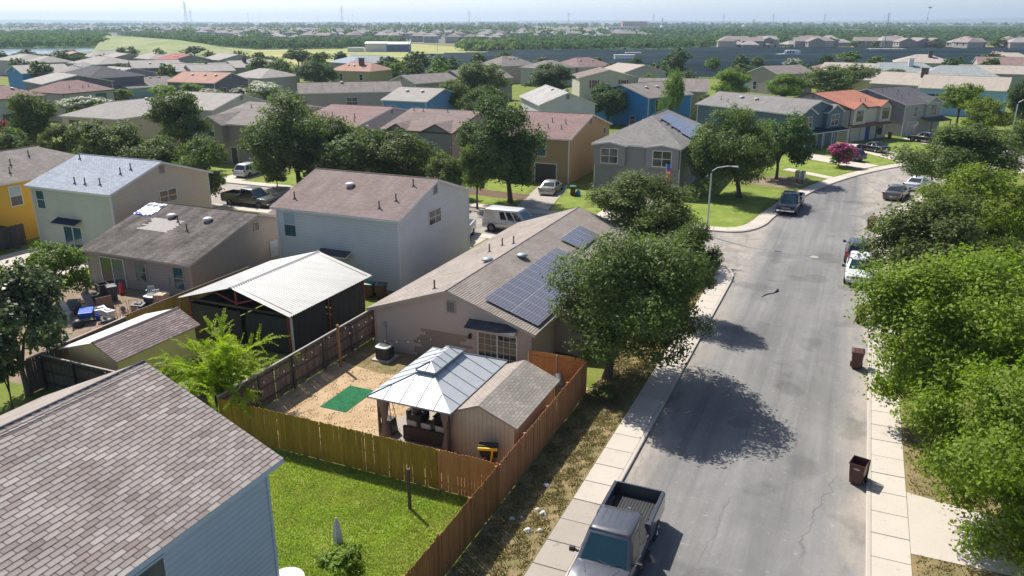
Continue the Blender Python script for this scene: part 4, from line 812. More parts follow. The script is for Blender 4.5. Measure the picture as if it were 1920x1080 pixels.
def trunk_mesh(name,cen,seed,zc=.62):
    """unit tree: base at 0, crown centre at z=1 in trunk units"""
    r=random.Random(seed); m=MB(); top=zc
    m.tube([(0,0,-.03),(.01,.0,.1),(.02,.015,.35),(.0,.02,top)],[.085,.06,.05,.042],8)
    for i in range(min(9,len(cen))):
        c=cen[i]; e=(c[0]*.75,c[1]*.75,1+c[2]*.5); mid=(c[0]*.3,c[1]*.3,top+.2+.1*r.random()); m.tube([(0,.015,top-.22*r.random()-.04),mid,e],[.036,.024,.007],6)
    return m
PROTO={}
def proto(k,seed,**kw):
    v,c,b=crown_data(seed,**kw); PROTO[k]=(leaf_mesh('crown',v),trunk_mesh('trunk',c,seed).mesh('trunk','p_bark',True))
for i in range(4): proto('oak%d'%i,11+i,nb=38,nl=15000,leaf=.038,squash=.95,spread=.72,blob=(.18,.34),inner=.5)
for i in range(2): proto('big%d'%i,31+i,nb=62,nl=80000,leaf=.0185,spread=.82,blob=(.12,.27),twig=.05,inner=.6)
proto('main',41,nb=52,nl=64000,leaf=.0195,spread=.7,blob=(.2,.34),twig=.04)
proto('fine0',43,nb=46,nl=34000,leaf=.025,spread=.76,blob=(.14,.3),twig=.05,inner=.5); proto('fine1',44,nb=46,nl=34000,leaf=.025,spread=.76,blob=(.14,.3),twig=.05,inner=.5)
proto('far0',51,nb=18,nl=2600,leaf=.085); proto('far1',52,nb=14,nl=2600,leaf=.085); proto('far2',53,nb=22,nl=2600,leaf=.085,spread=.7)
proto('small',61,nb=16,nl=5000,leaf=.06); proto('loose',62,nb=26,nl=7000,leaf=.05,spread=.78,blob=(.16,.28),twig=.06)
proto('gloss',63,nb=34,nl=15000,leaf=.04,spread=.72,blob=(.18,.32),twig=.05); proto('willow',64,nb=24,nl=9000,leaf=.06,droop=1.0,asp=.22,squash=1.25)
def tree(label,bx,by,cy,rx,ry,kind,leaf,bloom=None,name='tree',cat='tree',group=None,cx=None,st=None,dims=None,bark=None,rot=None):
    if st: (s,t),(R1,R2,zc)=st,dims
    else: s,t=PX(bx,by); k=SCALE(by); R1,R2=rx/k,ry/k; zc=PXH(by,cy)
    o=thing(name,label,cat,s,t,GZ,0,group); cm,tm=PROTO[kind]
    a=rnd.uniform(0,6.28) if rot is None else rot
    dx=0; dy=0
    if cx is not None:
        s2,t2=PX(cx,cy,zc) ; d=((s2-s),(t2-t)); dx,dy=0,0
        u=(cx-bx)/SCALE(by); dx,dy=ST(u,0)
    c=bpy.data.objects.new('crown',cm); COL.objects.link(c); c.parent=o; c.location=(dx,dy,zc); c.scale=(R1*.98,R1*.98,R2*.98); c.rotation_euler=(0,0,a)
    c.material_slots[0].link='OBJECT'; c.material_slots[0].material=MAT(leaf)
    q=bpy.data.objects.new('trunk',tm); COL.objects.link(q); q.parent=o; q.scale=(R1*.8,R1*.8,max(zc,.3)); q.rotation_euler=(0,0,a)
    if dx or dy:
        q.matrix_parent_inverse=Matrix(((1,0,dx/max(zc,.1)*.8,0),(0,1,dy/max(zc,.1)*.8,0),(0,0,1,0),(0,0,0,1)))
    if bloom:
        b=bpy.data.objects.new('blossom',PROTO['far1' if kind.startswith('far') else 'small'][0]); COL.objects.link(b); b.parent=o; b.location=(dx,dy,zc+R2*.12); b.scale=(R1*1.08,R1*1.08,R2*1.08); b.rotation_euler=(0,0,a+1); b.material_slots[0].link='OBJECT'; b.material_slots[0].material=MAT(bloom)
    return o
T=tree
T('large oak over the sidewalk beside the tan house with solar panels',1138,712,552,170,150,'main','lf_oak',cx=1182,rot=1)
T('smaller oak behind the large sidewalk oak at the street corner',1285,600,505,72,88,'fine0','lf_oak')
T('wide pale-green oak at the junction in front of the grey solar house',1205,485,392,122,70,'fine1','lf_olive')
T('huge bright-leaved tree by the driveway across the street',1900,1050,860,225,225,'big0','lf_bright')
T('bright green street tree between the huge tree and the parked SUVs',1778,808,648,208,175,'big1','lf_bright')
T('dark olive oak leaning over the two parked SUVs',1748,600,487,152,118,'fine0','lf_olive')
T('yellow-green tree across the street beyond the dark olive oak',1825,490,398,125,88,'fine1','lf_yellow')
T('dense dark oak over the parked grey sedan at the bend',1775,388,302,118,68,'fine0','lf_oak')
T('round vivid green tree by the far street lamp',1842,272,220,58,40,'oak1','lf_yellow')
T('bright green tree between charcoal-roofed house and tan roofs',1792,240,182,44,30,'oak2','lf_bright')
T('dark tree at the far bend beside the light blue house',1908,262,190,34,44,'oak0','lf_dark')
T('dark tree beneath the far street lamp',1900,330,262,35,40,'oak2','lf_oak')
T('oak on the corner lawn left of the slate-blue house',1386,372,290,96,86,'fine1','lf_oak',cx=1362)
T('dark oak against the wall of the slate-blue house',1455,338,272,64,70,'oak0','lf_dark')
T('tall dark oak on the lawn left of the ochre house',957,382,278,98,98,'fine0','lf_dark',cx=940)
T('oak at the ochre house lawn edge behind the white house',895,392,318,40,52,'oak3','lf_oak')
T('broad oak in front of the brown two-storey house',562,356,268,106,94,'fine1','lf_oak')
T('oak in front of the pink-gabled house',655,356,290,100,72,'oak0','lf_oak')
T('olive oak in front of the taupe house with dark-framed window',765,356,302,82,66,'oak1','lf_olive')
T('olive oak filling the gap behind the white house roof',835,372,325,48,44,'oak2','lf_olive')
T('tall dark oak behind the blue-grey shingle roof',350,320,228,62,60,'oak3','lf_oak')
T('oak between the cream house and the grey pickup',380,388,318,62,70,'oak1','lf_oak')
T('oak with olive crown in front of the cream house',215,348,275,80,60,'oak2','lf_olive')
T('low oak behind the blue-grey shingle ridge',290,356,305,70,52,'oak0','lf_oak')
T('bright olive tree at the left corner of the cream house',120,325,268,40,40,'oak1','lf_olive')
T('dark grey-green oak in front of the greige mauve-roofed house',75,312,232,52,62,'oak3','lf_oak')
T('scrubby oak at the picture edge beyond the yellow house',22,330,275,48,40,'oak2','lf_oak')
T('flowering white crape myrtle between mauve and pale grey roofs',165,262,205,50,22,'small','lf_bright',bloom='fl_white')
T('large white-flowering crape myrtle behind the taupe roof',502,232,172,36,18,'small','lf_green',bloom='fl_white')
T('smaller white-flowering crape myrtle beside the blue-grey house',462,228,180,26,14,'small','lf_green',bloom='fl_white')
T('white-flowering shrub under the blue-grey house wall',400,222,182,26,14,'small','lf_bright',bloom='fl_white')
T('vivid green small tree below the teal house',315,212,172,30,14,'small','lf_bright')
T('vivid green tree between teal and blue-grey houses',366,212,170,28,16,'small','lf_bright')
T('yellow-green small tree beside the greige hipped house',237,212,178,20,13,'small','lf_yellow')
T('red-flowering shrub below the grey-green house',15,300,242,16,16,'small','lf_oak',bloom='fl_red')
T('dark oak left of the long tan house',595,182,140,42,32,'oak0','lf_dark')
T('dark oak behind the long tan house by the salmon roof',535,178,138,38,30,'oak1','lf_oak')
T('oak beside the small blue house',905,205,150,58,40,'oak2','lf_oak')
T('dark oak left of the red-shuttered house',1030,200,150,52,32,'oak3','lf_dark')
T('dark oak between pale grey and vivid blue houses',1140,235,192,46,40,'oak0','lf_dark')
T('mid-green oak right of the small blue house',905,245,195,52,38,'oak1','lf_oak')
T('soft green oak above the taupe house ridge',850,235,180,44,34,'oak2','lf_olive')
T('weeping willow in front of the vivid blue house',1256,245,182,32,48,'willow','lf_willow')
T('sparse pale green tree left of the slate-blue house',1318,240,205,20,30,'loose','lf_olive')
T('rounded bright green tree behind the slate-blue roof ridge',1368,205,160,42,32,'oak3','lf_green')
T('second bright green tree behind the slate-blue roof',1466,205,164,40,28,'oak1','lf_green')
T('wide dark oak behind the orange-red roof',1545,205,152,56,34,'oak2','lf_oak')
T('dark oak touching the charcoal roof from behind',1610,190,146,44,28,'oak0','lf_oak')
T('dark oak before the ochre-gabled house',1675,182,150,30,22,'oak3','lf_dark')
T('bright green tree standing above the dusty red hipped roof',1588,128,107,30,12,'far0','lf_green')
T('dark bushy tree beside the dusty pink roof',1850,140,119,36,18,'far1','lf_dark')
T('pink crape myrtle behind the dark bushy tree',1868,130,112,22,12,'far2','lf_olive',bloom='fl_rose')
T('small dark tree before the capped chimney roof',1790,133,118,20,10,'far0','lf_dark')
T('tall dark tree breaking the edge of the solar field',1262,150,114,30,24,'far2','lf_dark')
T('olive shrub tree behind the tan gabled roof',1220,170,138,42,22,'far0','lf_olive')
T('bright bush tree left of the willow',1210,190,160,26,24,'oak1','lf_green')
T('white-flowering tree behind the brown gabled house',1485,135,121,18,9,'far1','lf_green',bloom='fl_white')
T('grey-green tree left of the brown gabled house',1385,160,135,34,18,'far0','lf_olive')
T('olive tree at the slate-blue house back corner',1295,165,148,18,16,'far2','lf_olive')
T('dark tree group beside the field, leftmost crown',735,150,122,34,18,'far0','lf_oak')
T('dark tree beside the field above the tan gable',785,150,118,32,20,'far1','lf_dark')
T('dark tree beside the field behind the grey gable',835,150,122,40,20,'far2','lf_dark')
T('bright green tree beside the tan gabled house',815,165,138,26,12,'far0','lf_bright')
T('bright green tree below the sage-green house',745,170,130,16,12,'far1','lf_bright')
T('pale green tree left of the small blue house',720,215,183,26,16,'oak1','lf_olive')
T('olive tree at the ridge of the mauve hip roof',1080,142,122,20,10,'far2','lf_olive')
T('dark tree before the taupe hip-roofed house',940,135,112,18,10,'far0','lf_oak')
T('dark oak on the field edge behind the salmon roof',560,128,107,32,16,'far1','lf_oak')
T('dark rounded oak by the broad field path',600,125,110,24,13,'far2','lf_oak')
T('oak between crimson roof and field',440,125,111,26,13,'far0','lf_oak')
T('dark oak standing at the foot of the levee',365,108,97,26,10,'far1','lf_dark')
T('oak before the pale cross-gabled roof',405,145,128,22,10,'far2','lf_olive')
T('dark tree left of the salmon-tan roof',320,152,134,24,16,'far0','lf_oak')
T('dark oak below the navy gable house',232,148,134,30,14,'far1','lf_oak')
T('green tree before the dark grey hipped roof',145,155,143,16,9,'far2','lf_green')
T('oak below the lakeside roofs',95,132,113,36,13,'far0','lf_oak')
T('oak at the left picture edge above the lakeside roofs',12,135,120,20,12,'far1','lf_oak')
T('dark tree above the rightmost lakeside roof',125,110,100,30,8,'far2','lf_dark')
T('small tree standing on the lake shore',246,100,92,9,6,'far0','lf_dark')
T('hedge-like oak on the lake shore',50,108,104,32,6,'far1','lf_dark')
T('green tree beside the violet-grey house front',65,170,162,14,10,'far0','lf_oak')
T('dark tree at the grey pickup wing house',515,150,128,24,20,'far1','lf_oak')
T('oak rising behind the light grey roof',500,135,118,20,13,'far2','lf_olive')
# near-left garden plants
T('glossy dark-leaved tree in the cluttered back yard',55,745,616,112,122,'gloss','lf_gloss')
T('broad-leaved green bush by the pale green house yard',112,575,515,70,62,'gloss','lf_green')
T('small leafy bush behind the weathered fence corner',158,712,690,22,20,'small','lf_green')
T('dark pot-bound shrub at the corner of the near roof',25,770,705,40,30,'small','lf_oak')
T('magenta-flowering crape myrtle on the slate-blue house lawn',1572,314,294,28,25,'small','lf_olive',bloom='fl_pink')
T('low shrub at the foot of the large sidewalk oak',1135,758,742,30,18,'small','lf_olive')
T('low green shrubs under the junction oak',1105,430,418,34,16,'small','lf_olive')
T('leafy rose bush by the white parasol',640,1100,1062,56,38,'small','lf_green')
T('low ground shrub in the ochre house flower bed',862,395,382,20,9,'small','lf_green'); T('rounded shrub at the silver SUV lawn',520,352,335,24,16,'small','lf_olive')
# feathery bright shrub beside the dark-screened pavilion
def feathery(label,bx,by):
    s,t=PX(bx,by); o=thing('feathery_tree',label,'tree',s,t,GZ); r=np.random.default_rng(5); V=[]; st=MB()
    def spray(p,d,ln,lw):
        n=9
        for k in range(n):
            d=d+np.array([0,0,-.05])+r.normal(size=3)*.05; d/=np.linalg.norm(d); p=p+d*ln/n; side=np.cross(d,[0,0,1.]); side/=np.linalg.norm(side)+1e-9; up=np.cross(side,d)
            for sg in (-1,1):
                for q in range(3):
                    b=p+d*ln/n*(q/3-.5); ax=side*sg*.9+d*.35+up*r.uniform(-.4,.4)+r.normal(size=3)*.15; ax/=np.linalg.norm(ax); l=lw*(1-.45*k/n)*r.uniform(.6,1.2); wv=np.cross(ax,up+r.normal(size=3)*.4); wv/=np.linalg.norm(wv); V.extend([b,b+ax*l*.5+wv*l*.2,b+ax*l,b+ax*l*.5-wv*l*.2])
    for i in range(46):
        a=r.uniform(0,6.283); el=r.uniform(.1,1.3); ln=r.uniform(1.0,2.5)*(1.15 if el<.7 else .9); d=np.array([math.cos(a)*math.cos(el),math.sin(a)*math.cos(el),math.sin(el)]); p=np.array([0,0,.5+r.uniform(0,.7)]); pts=[p.copy()]; n=12
        for k in range(n):
            d=d+np.array([0,0,-.06])+r.normal(size=3)*.05; d/=np.linalg.norm(d); p=p+d*ln/n; pts.append(p.copy())
            if k>1:
                for _ in range(2):
                    e=d+r.normal(size=3)*.55; e/=np.linalg.norm(e); spray(p.copy(),e,r.uniform(.3,.65),.10)
        spray(p.copy(),d,.7,.1)
        if i%3==0: st.tube([pts[0]*.2,pts[0],pts[5],pts[11]],[.05,.03,.018,.006],5)
    c=bpy.data.objects.new('crown',leaf_mesh('crown',np.array(V))); COL.objects.link(c); c.parent=o; c.material_slots[0].link='OBJECT'; c.material_slots[0].material=MAT('lf_fern'); c.scale=(1.5,1.5,1.55)
    st.obj('trunk','p_barkg',o)
feathery('feathery bright lime-green shrub arching over the golden fence',420,770)

_r=random.Random(21)
for i,(x0,x1,y0,y1,n) in enumerate(((0,330,108,128,12),(330,640,116,140,9),(20,560,140,165,9),(880,1280,128,148,8),(1290,1910,132,156,11),(640,960,130,165,6))):
    for k in range(n):
        px=x0+(x1-x0)*(k+_r.random())/n; py=_r.uniform(y0,y1); r=_r.uniform(11,19)*(py-60)/70
        T(('yard tree between roofs of the lakeside streets','yard tree between roofs below the grassy field','yard tree between roofs of the middle left streets','yard tree between roofs near the hip-roofed houses','yard tree between roofs by the right-hand solar field','yard tree between roofs around the small blue house')[i],px,py+r*.6,py-r*.85,r*1.15,r*.95,'far%d'%_r.randrange(3),_r.choice(('lf_oak','lf_olive','lf_oak','lf_green','lf_dark')),group='yard trees %d'%(i+1) if 0 else ('lakeside yard trees','fieldside yard trees','middle yard trees','hip-roof yard trees','solar field yard trees','blue house yard trees')[i])
# ------------------------------------------------------------------ fences
def picket_mesh(h,w,mat):
    m=MB(); c=.03; p=[(-w/2,0),(w/2,0),(w/2,h-c),(w/2-c,h),(-w/2+c,h),(-w/2,h-c)]; n=len(p)
    m.v=[(x,-.009,z) for x,z in p]+[(x,.009,z) for x,z in p]; m.f=[tuple(range(n)),tuple(range(2*n-1,n-1,-1))]+[(i,i+n,(i+1)%n+n,(i+1)%n) for i in range(n)]; m.m=[0]*len(m.f)
    return m.mesh('picket',mat)
def fence(label,s0,t0,s1,t1,mat,h=1.83,railside=1,gap=.0,pw=.138,postmat=None,cap=None,tilt=.006,posts=True):
    ln=math.hypot(s1-s0,t1-t0); o=thing('fence',label,'fence',s0,t0,GZ,math.atan2(t1-t0,s1-s0)); me=[picket_mesh(h*k,pw-.004,mat) for k in (1,.992,1.008)]
    n=int(ln/(pw+.002))
    for i in range(n):
        p=bpy.data.objects.new('picket',me[rnd.randrange(3)]); COL.objects.link(p); p.parent=o; p.location=((i+.5)*ln/n,rnd.uniform(-.004,.004),.02+rnd.uniform(-.012,.012)); p.rotation_euler=(rnd.uniform(-.01,.01),rnd.uniform(-tilt,tilt),rnd.uniform(-.02,.02))
        if gap and rnd.random()<gap: p.scale=(rnd.uniform(.8,.93),1,1)
    for z in (.3,h*.52,h-.25): MB().box(0,ln,railside*.012,railside*.05,z,z+.09).obj('rail',postmat or mat,o)
    if posts:
        k=max(1,round(ln/2.4))
        for i in range(k+1):
            x=i*ln/k; MB().box(x-.05,x+.05,railside*.05,railside*.15,0,h-.06).obj('post',postmat or mat,o)
    if cap: MB().box(0,ln,-.05,.05,h+.02,h+.05).obj('cap_board',cap,o)
    return o
fence('golden-brown picket fence across the back of the green lawn',24.1,24.9,24.1,13.75,'wood_gold',gap=.16,railside=1)
fence('smooth orange section of fence beside the corner shed',24.1,13.7,24.1,11.05,'wood_orange',railside=1,tilt=.001)
fence('weathered brown side fence along the verge by the grey pickup',24.0,11.0,8.0,11.0,'wood_brown',gap=.25,railside=-1)
fence('long orange-brown side fence between shed and verge',24.2,11.0,34.7,11.0,'wood_side',railside=1,tilt=.002)
fence('old grey fence between the dry yard and the pavilion yard',24.2,25.0,37.0,25.0,'wood_grey',railside=-1,postmat='wood_dk',cap='wood_rail',gap=.2)
fence('old grey fence closing the dry yard beside the tan house',37.0,24.9,37.0,23.95,'wood_grey',railside=-1,postmat='wood_post',cap='wood_rail')
fence('yellow-stained fence between the junk yard and the pavilion',30.0,37.4,40.5,37.4,'wood_yel',railside=1,cap='wood_dk')
fence('weathered boundary fence behind the yellow shed',23.6,36.8,30.0,37.2,'wood_dk',railside=1,cap='wood_rail')
fence('dark fence with light top rail below the yellow shed',24.3,36.6,24.3,25.2,'wood_dk',railside=-1,cap='wood_rail',postmat='p_black')
fence('dark fence between the yellow and the pale green houses',36.5,63.4,42.8,63.4,'wood_dk',railside=1)
fence('dark fence closing the pale green house yard',41.5,62.6,41.5,73,'wood_dk',railside=-1)
fence('dark fence behind the vivid blue house lawn',112,30,101,22,'wood_dk',railside=1)
# orange gate between tan house and side fence
o=thing('gate','orange wooden gate with diagonal brace beside the tan house','gate',34.9,14.25,GZ,math.atan2(11.1-14.25,0)); L_=3.1
pm=picket_mesh(1.75,.134,'wood_orange')
for i in range(22):
    p=bpy.data.objects.new('picket',pm); COL.objects.link(p); p.parent=o; p.location=(.07+i*.138,0,.05)
MB().box(0,L_,-.05,-.012,.3,.39).obj('rail','wood_orange',o); MB().box(0,L_,-.05,-.012,1.45,1.54).obj('rail','wood_orange',o)
MB().hexa([(.1,-.05,.4),(.2,-.05,.4),(.2,-.012,.4),(.1,-.012,.4),(1.3,-.05,1.45),(1.4,-.05,1.45),(1.4,-.012,1.45),(1.3,-.012,1.45)]).obj('brace','wood_orange',o)
for x in (0.04,1.6): MB().tube([(x,-.09,0),(x,-.09,1.8)],.035,8).obj('post','p_galv',o)
# ------------------------------------------------------------------ the fenced yard: gazebo, shed, furniture
gz=thing('gazebo','steel hardtop gazebo with two-tier pale roof and brown drapes','gazebo',26.5,14.45,GZ)
GL,GW,GE=5.35,3.6,2.3
def hiproof(x0,x1,y0,y1,z,rise,hx,name,parent,nx,ny,mat='p_steel_white',ribs=True):
    c=(y0+y1)/2; A=(x0+hx,c,z+rise); Bq=(x1-hx,c,z+rise)
    shellroof([[(x0,y0,z),(x1,y0,z),Bq,A],[(x1,y1,z),(x0,y1,z),A,Bq],[(x0,y1,z),(x0,y0,z),A],[(x1,y0,z),(x1,y1,z),Bq]],.08).obj(name,[mat,'p_vent_g','p_vent_g'],parent)
    if ribs:
        m=MB()
        for i in range(1,nx):
            x=x0+(x1-x0)*i/nx
            k=min(1,(x-x0)/hx,(x1-x)/hx)
            for ya in (y0,y1): m.tube([(x,ya,z+.015),(x,ya+(c-ya)*k,z+rise*k+.015)],.014,4)
        for i in range(1,ny):
            y=y0+(y1-y0)*i/ny; k=1-abs(2*(y-y0)/(y1-y0)-1)
            for xa,sg in ((x0,1),(x1,-1)): m.tube([(xa,y,z+.015),(xa+sg*hx*k,y,z+rise*k+.015)],.014,4)
        for P0,P1 in (((x0,y0,z),A),((x0,y1,z),A),((x1,y0,z),Bq),((x1,y1,z),Bq)): m.tube([(P0[0],P0[1],P0[2]+.02),(P1[0],P1[1],P1[2]+.02)],.022,5)
        m.obj('seam','p_vent_g',parent)
hiproof(-.3,GL+.3,-.25,GW+.3,GE,.95,2.0,'roof',gz,7,5)
hiproof(1.25,GL-1.25,GW/2-.5,GW/2+.5,GE+.93,.26,.5,'roof_tier',gz,5,2)
MB().box(1.5,GL-1.5,GW/2-.3,GW/2+.3,GE+.7,GE+.95).obj('vent_collar','p_black',gz)
for x in (.05,GL-.05):
    for y in (.05,GW-.05):
        MB().box(x-.05,x+.05,y-.05,y+.05,0,GE).obj('post','p_dark_metal',gz)
        m=MB(); rs=[]
        for k in range(9):
            z=GE-.05-k*(GE-.25)/8; r=.10+.17*abs(math.cos(k/8*2.6)); rs.append([(x+(.14 if x<1 else -.14)+r*(1+.22*(j%2))*math.cos(6.283*j/12)*.8,y+(.16 if y<1 else -.16)*(-1 if 0 else 1)+r*(1+.22*(j%2))*math.sin(6.283*j/12),z) for j in range(12)])
        m.loft(rs[::-1]).obj('curtain','p_curtain',gz,True)
m=MB()
for a in ((.05,GL-.05,.0,.1),(.05,GL-.05,GW-.1,GW),): m.box(a[0],a[1],a[2],a[3],GE-.16,GE-.05)
for x in (0,GL-.1): m.box(x,x+.1,.1,GW-.1,GE-.16,GE-.05)
m.obj('beam','p_dark_metal',gz)
def sofa(label,s,t,rot,n,wid=.72):
    o=thing('sofa',label,'sofa',s,t,GZ+.02,rot); W=n*wid
    MB().box(0,.78,0,W,.05,.34).obj('base','p_wicker',o,bevel=.02); MB().box(0,.16,0,W,.34,.72).obj('backrest','p_wicker',o,bevel=.02)
    for y in (0,W-.12): MB().box(.16,.78,y,y+.12,.34,.56).obj('armrest','p_wicker',o,bevel=.02)
    for i in range(n):
        y0=i*wid+.03; MB().box(.18,.78,max(y0,.13),min(y0+wid-.05,W-.13),.345,.45).obj('seat_cushion','p_cushion_n',o,bevel=.03)
        MB().hexa([(.18,y0+.1,.46),(.36,y0+.1,.46),(.36,y0+wid-.14,.46),(.18,y0+wid-.14,.46),(.165,y0+.1,.95),(.26,y0+.1,.95),(.26,y0+wid-.14,.95),(.165,y0+wid-.14,.95)]).obj('back_cushion','p_cushion',o,bevel=.04)
sofa('dark wicker sofa with three pale back cushions under the gazebo',26.95,14.9,0,3)
sofa('dark wicker armchair with pale cushion under the gazebo',28.3,17.7,-math.pi/2,1,.85)
o=thing('coffee_table','dark wicker table with a glass top under the gazebo','table',28.6,16.0,GZ+.02); MB().box(0,1.3,-.4,.4,.05,.5).obj('base','p_wicker',o,bevel=.02); MB().box(-.05,1.35,-.45,.45,.505,.52).obj('table_top','glass',o)
o=thing('patio_heater','black pyramid patio heater standing under the gazebo edge','heater',27.35,18.0,GZ+.02)
MB().hexa([(-.28,-.28,0),(.28,-.28,0),(.28,.28,0),(-.28,.28,0),(-.22,-.22,.72),(.22,-.22,.72),(.22,.22,.72),(-.22,.22,.72)]).obj('base','p_black',o,bevel=.02)
for x,y in ((-1,-1),(1,-1),(1,1),(-1,1)): MB().tube([(x*.21,y*.21,.72),(x*.06,y*.06,2.0)],.018,6).obj('leg','p_dark_metal',o)
MB().lathe([(.3,0),(.3,.02),(.05,.16)],(0,0,1.98),12).obj('hood','p_dark_metal',o)
# shed
sh=thing('garden_shed','beige panelled garden shed with grey shingle roof in the fence corner','shed',26.95,11.65,GZ); SL,SW=4.75,3.05
m=MB()
def groove(fc,ze,zp=None):
    n=int(fc[3]/.2)
    for i in range(n):
        a,b=fc[3]*i/n+.008,fc[3]*(i+1)/n-.008
        h=lambda u: (ze+(zp-ze)*(1-abs(2*u/fc[3]-1))) if zp else ze
        m.poly([on(fc,a,.012,0),on(fc,b,.012,0),on(fc,b,.012,h(b)),on(fc,a,.012,h(a))])
    m.poly([on(fc,0,0,0),on(fc,fc[3],0,0),on(fc,fc[3],0,ze)]+([on(fc,fc[3]/2,0,zp)] if zp else [])+[on(fc,0,0,ze)],1)
for f in 'fb': groove(face(SL,SW,f),1.98,2.55)
for f in 'rl': groove(face(SL,SW,f),1.95)
m.obj('wall',['p_shed_w','p_shed_t'],sh)
roofmesh(-.2,SL+.2,-.25,SW+.25,1.9,.72,'x',th=.08).obj('roof',['sh_taupe','p_shed_t','p_shed_t'],sh)
sr=[c for c in sh.children if c.name.startswith('roof')][0]; run=SW/2+.25
shingles(sr,(-.2,-.25,1.905),(1,0,0),(0,run,.72),SL+.4,math.hypot(run,.72),'tab_shed',lift=.01); shingles(sr,(-.2,SW+.25,1.905),(1,0,0),(0,-run,.72),SL+.4,math.hypot(run,.72),'tab_tan')
for y in (0,SW): 
    for x in (0,SL): MB().box(x-.05,x+.05,y-.05,y+.05,0,1.9).obj('corner_trim','p_shed_w',sh)
o=thing('wheelbarrow','black wheelbarrow with yellow grip leaning on the beige shed','wheelbarrow',26.55,12.6,GZ,.3)
m=MB(); m.hexa([(-.1,-.35,.45),(.1,-.35,.35),(.1,.35,.35),(-.1,.35,.45),(-.35,-.45,1.15),(.05,-.42,1.12),(.05,.42,1.12),(-.35,.45,1.15)]).obj('tray','p_black',o,bevel=.04)
MB().box(-.47,-.37,-.42,.42,.98,1.1).obj('grip','p_yellow_p',o,bevel=.03); MB().tube([(-.42,-.2,1.0),(-.2,-.1,.3)],.04,6).obj('strut','p_yellow_p',o); m=MB(); m.tube([(-.04,0,.2),(.04,0,.2)],.2,14); m.obj('wheel','p_tyre',o)
for y in (-.25,.25): MB().tube([(.1,y,.9),(.15,y,.02)],.02,6).obj('leg','p_galv',o)
o=thing('barbecue','barbecue under a black cover behind the orange gate','grill',33.9,12.2,GZ,.4); MB().hexa([(-.4,-.3,0),(.4,-.3,0),(.4,.3,0),(-.4,.3,0),(-.38,-.28,.85),(.38,-.28,.85),(.38,.28,.85),(-.38,.28,.85)]).obj('cover','p_bin_grey',o,bevel=.05); MB().hexa([(-.6,-.28,.82),(.6,-.28,.82),(.6,.28,.82),(-.6,.28,.82),(-.35,-.1,1.12),(.35,-.1,1.12),(.35,.12,1.12),(-.35,.12,1.12)]).obj('lid','p_bin_grey',o,bevel=.06)
# air conditioner
def aircon(label,s,t,r=.42,h=.8):
    o=thing('air_conditioner',label,'air conditioner',s,t,GZ); MB().box(-.55,.55,-.55,.55,0,.1).obj('pad','concrete',o)
    def ring(k,z): return [(k*math.copysign(abs(math.cos(a))**.45,math.cos(a)),k*math.copysign(abs(math.sin(a))**.45,math.sin(a)),z) for a in [6.283*j/28 for j in range(28)]]
    MB().loft([ring(r,.1),ring(r,h-.05)]).obj('casing','p_bin_grey',o); m=MB()
    for j in range(28):
        a,b=ring(r*1.015,.14)[j],ring(r*1.015,h-.1)[j]; m.tube([a,b],.012,4)
    m.obj('grille','p_dark_metal',o); MB().loft([ring(r*1.04,h-.06),ring(r*1.04,h+.02),ring(r*.75,h+.05)]).obj('top_cover','p_vent_g',o)
    m=MB(); m.lathe([(r*.7,h+.05),(r*.68,h+.07),(.1,h+.09)],n=18); m.obj('fan_guard','p_black',o)
aircon('round-cornered grey air conditioner on a pad by the tan house',34.4,22.7)
m=MB(); n=10; P_=[[(i*2.55/n,j*1.5/6,.012+rnd.uniform(0,.012)) for j in range(7)] for i in range(n+1)]
for i in range(n):
    for j in range(6): m.poly([P_[i][j],P_[i+1][j],P_[i+1][j+1],P_[i][j+1]])
m.box(0,2.55,0,1.5,0,.01); tag(place(m.obj('turf_mat','p_turf'),28.15,21.0,GZ+.01),'rectangle of bright green artificial turf on the dry yard','turf mat')
stuff(blades('turf_pile',(28.2,30.65,21.05,22.45),9000,.035,'lf_green' if 0 else 'p_turf',9,.02),'short pile of the green turf mat','turf')
m=MB(); m.tube([(0,0,0),(0,0,2.42)],.075,10); m.lathe([(.08,0),(.08,.06),(.0,.1)],(0,0,2.4),8); tag(place(m.obj('wooden_post','wood_post'),32.5,24.35,GZ),'tall wooden post holding string lights in the dry yard','post')
m=MB(); m.box(-.05,.05,-.05,.05,0,1.72); m.box(-.06,.06,-.06,.06,1.72,1.76); tag(place(m.obj('wooden_post','wood_dk'),22.5,14.1,GZ),'lone dark wooden post standing in the green lawn','post')
def lights(label,A,Bq,n,sag):
    o=thing('string_lights',label,'string lights',A[0],A[1],0); d=(Bq[0]-A[0],Bq[1]-A[1],Bq[2]-A[2]); P=[(d[0]*k/n,d[1]*k/n,A[2]+d[2]*k/n-sag*4*(k/n)*(1-k/n)) for k in range(n+1)]
    MB().tube(P,.008,4).obj('wire','p_wire',o)
    for p in P[1:-1]: m=MB(); m.lathe([(.012,0),(.035,-.05),(.03,-.1),(.005,-.12)],p,8); m.obj('bulb','p_bulb',o)
lights('string of bulbs from the tall post to the tan house wall',(32.5,24.35,2.4),(35.4,19.6,1.6),9,.5); lights('string of bulbs along the old grey fence',(32.4,24.3,2.4),(25.5,24.8,1.75),10,.4); lights('string of bulbs between tall post and house fence',(32.6,24.4,2.4),(36.8,24.6,1.8),6,.3)
m=MB(); m.box(-.5,.5,-.3,.3,0,.35); m.box(-.53,.53,-.33,.33,.35,.42); tag(place(m.obj('storage_box','p_whitep',bevel=.02),25.6,23.9,GZ,.2),'low white storage box behind the golden fence','box')
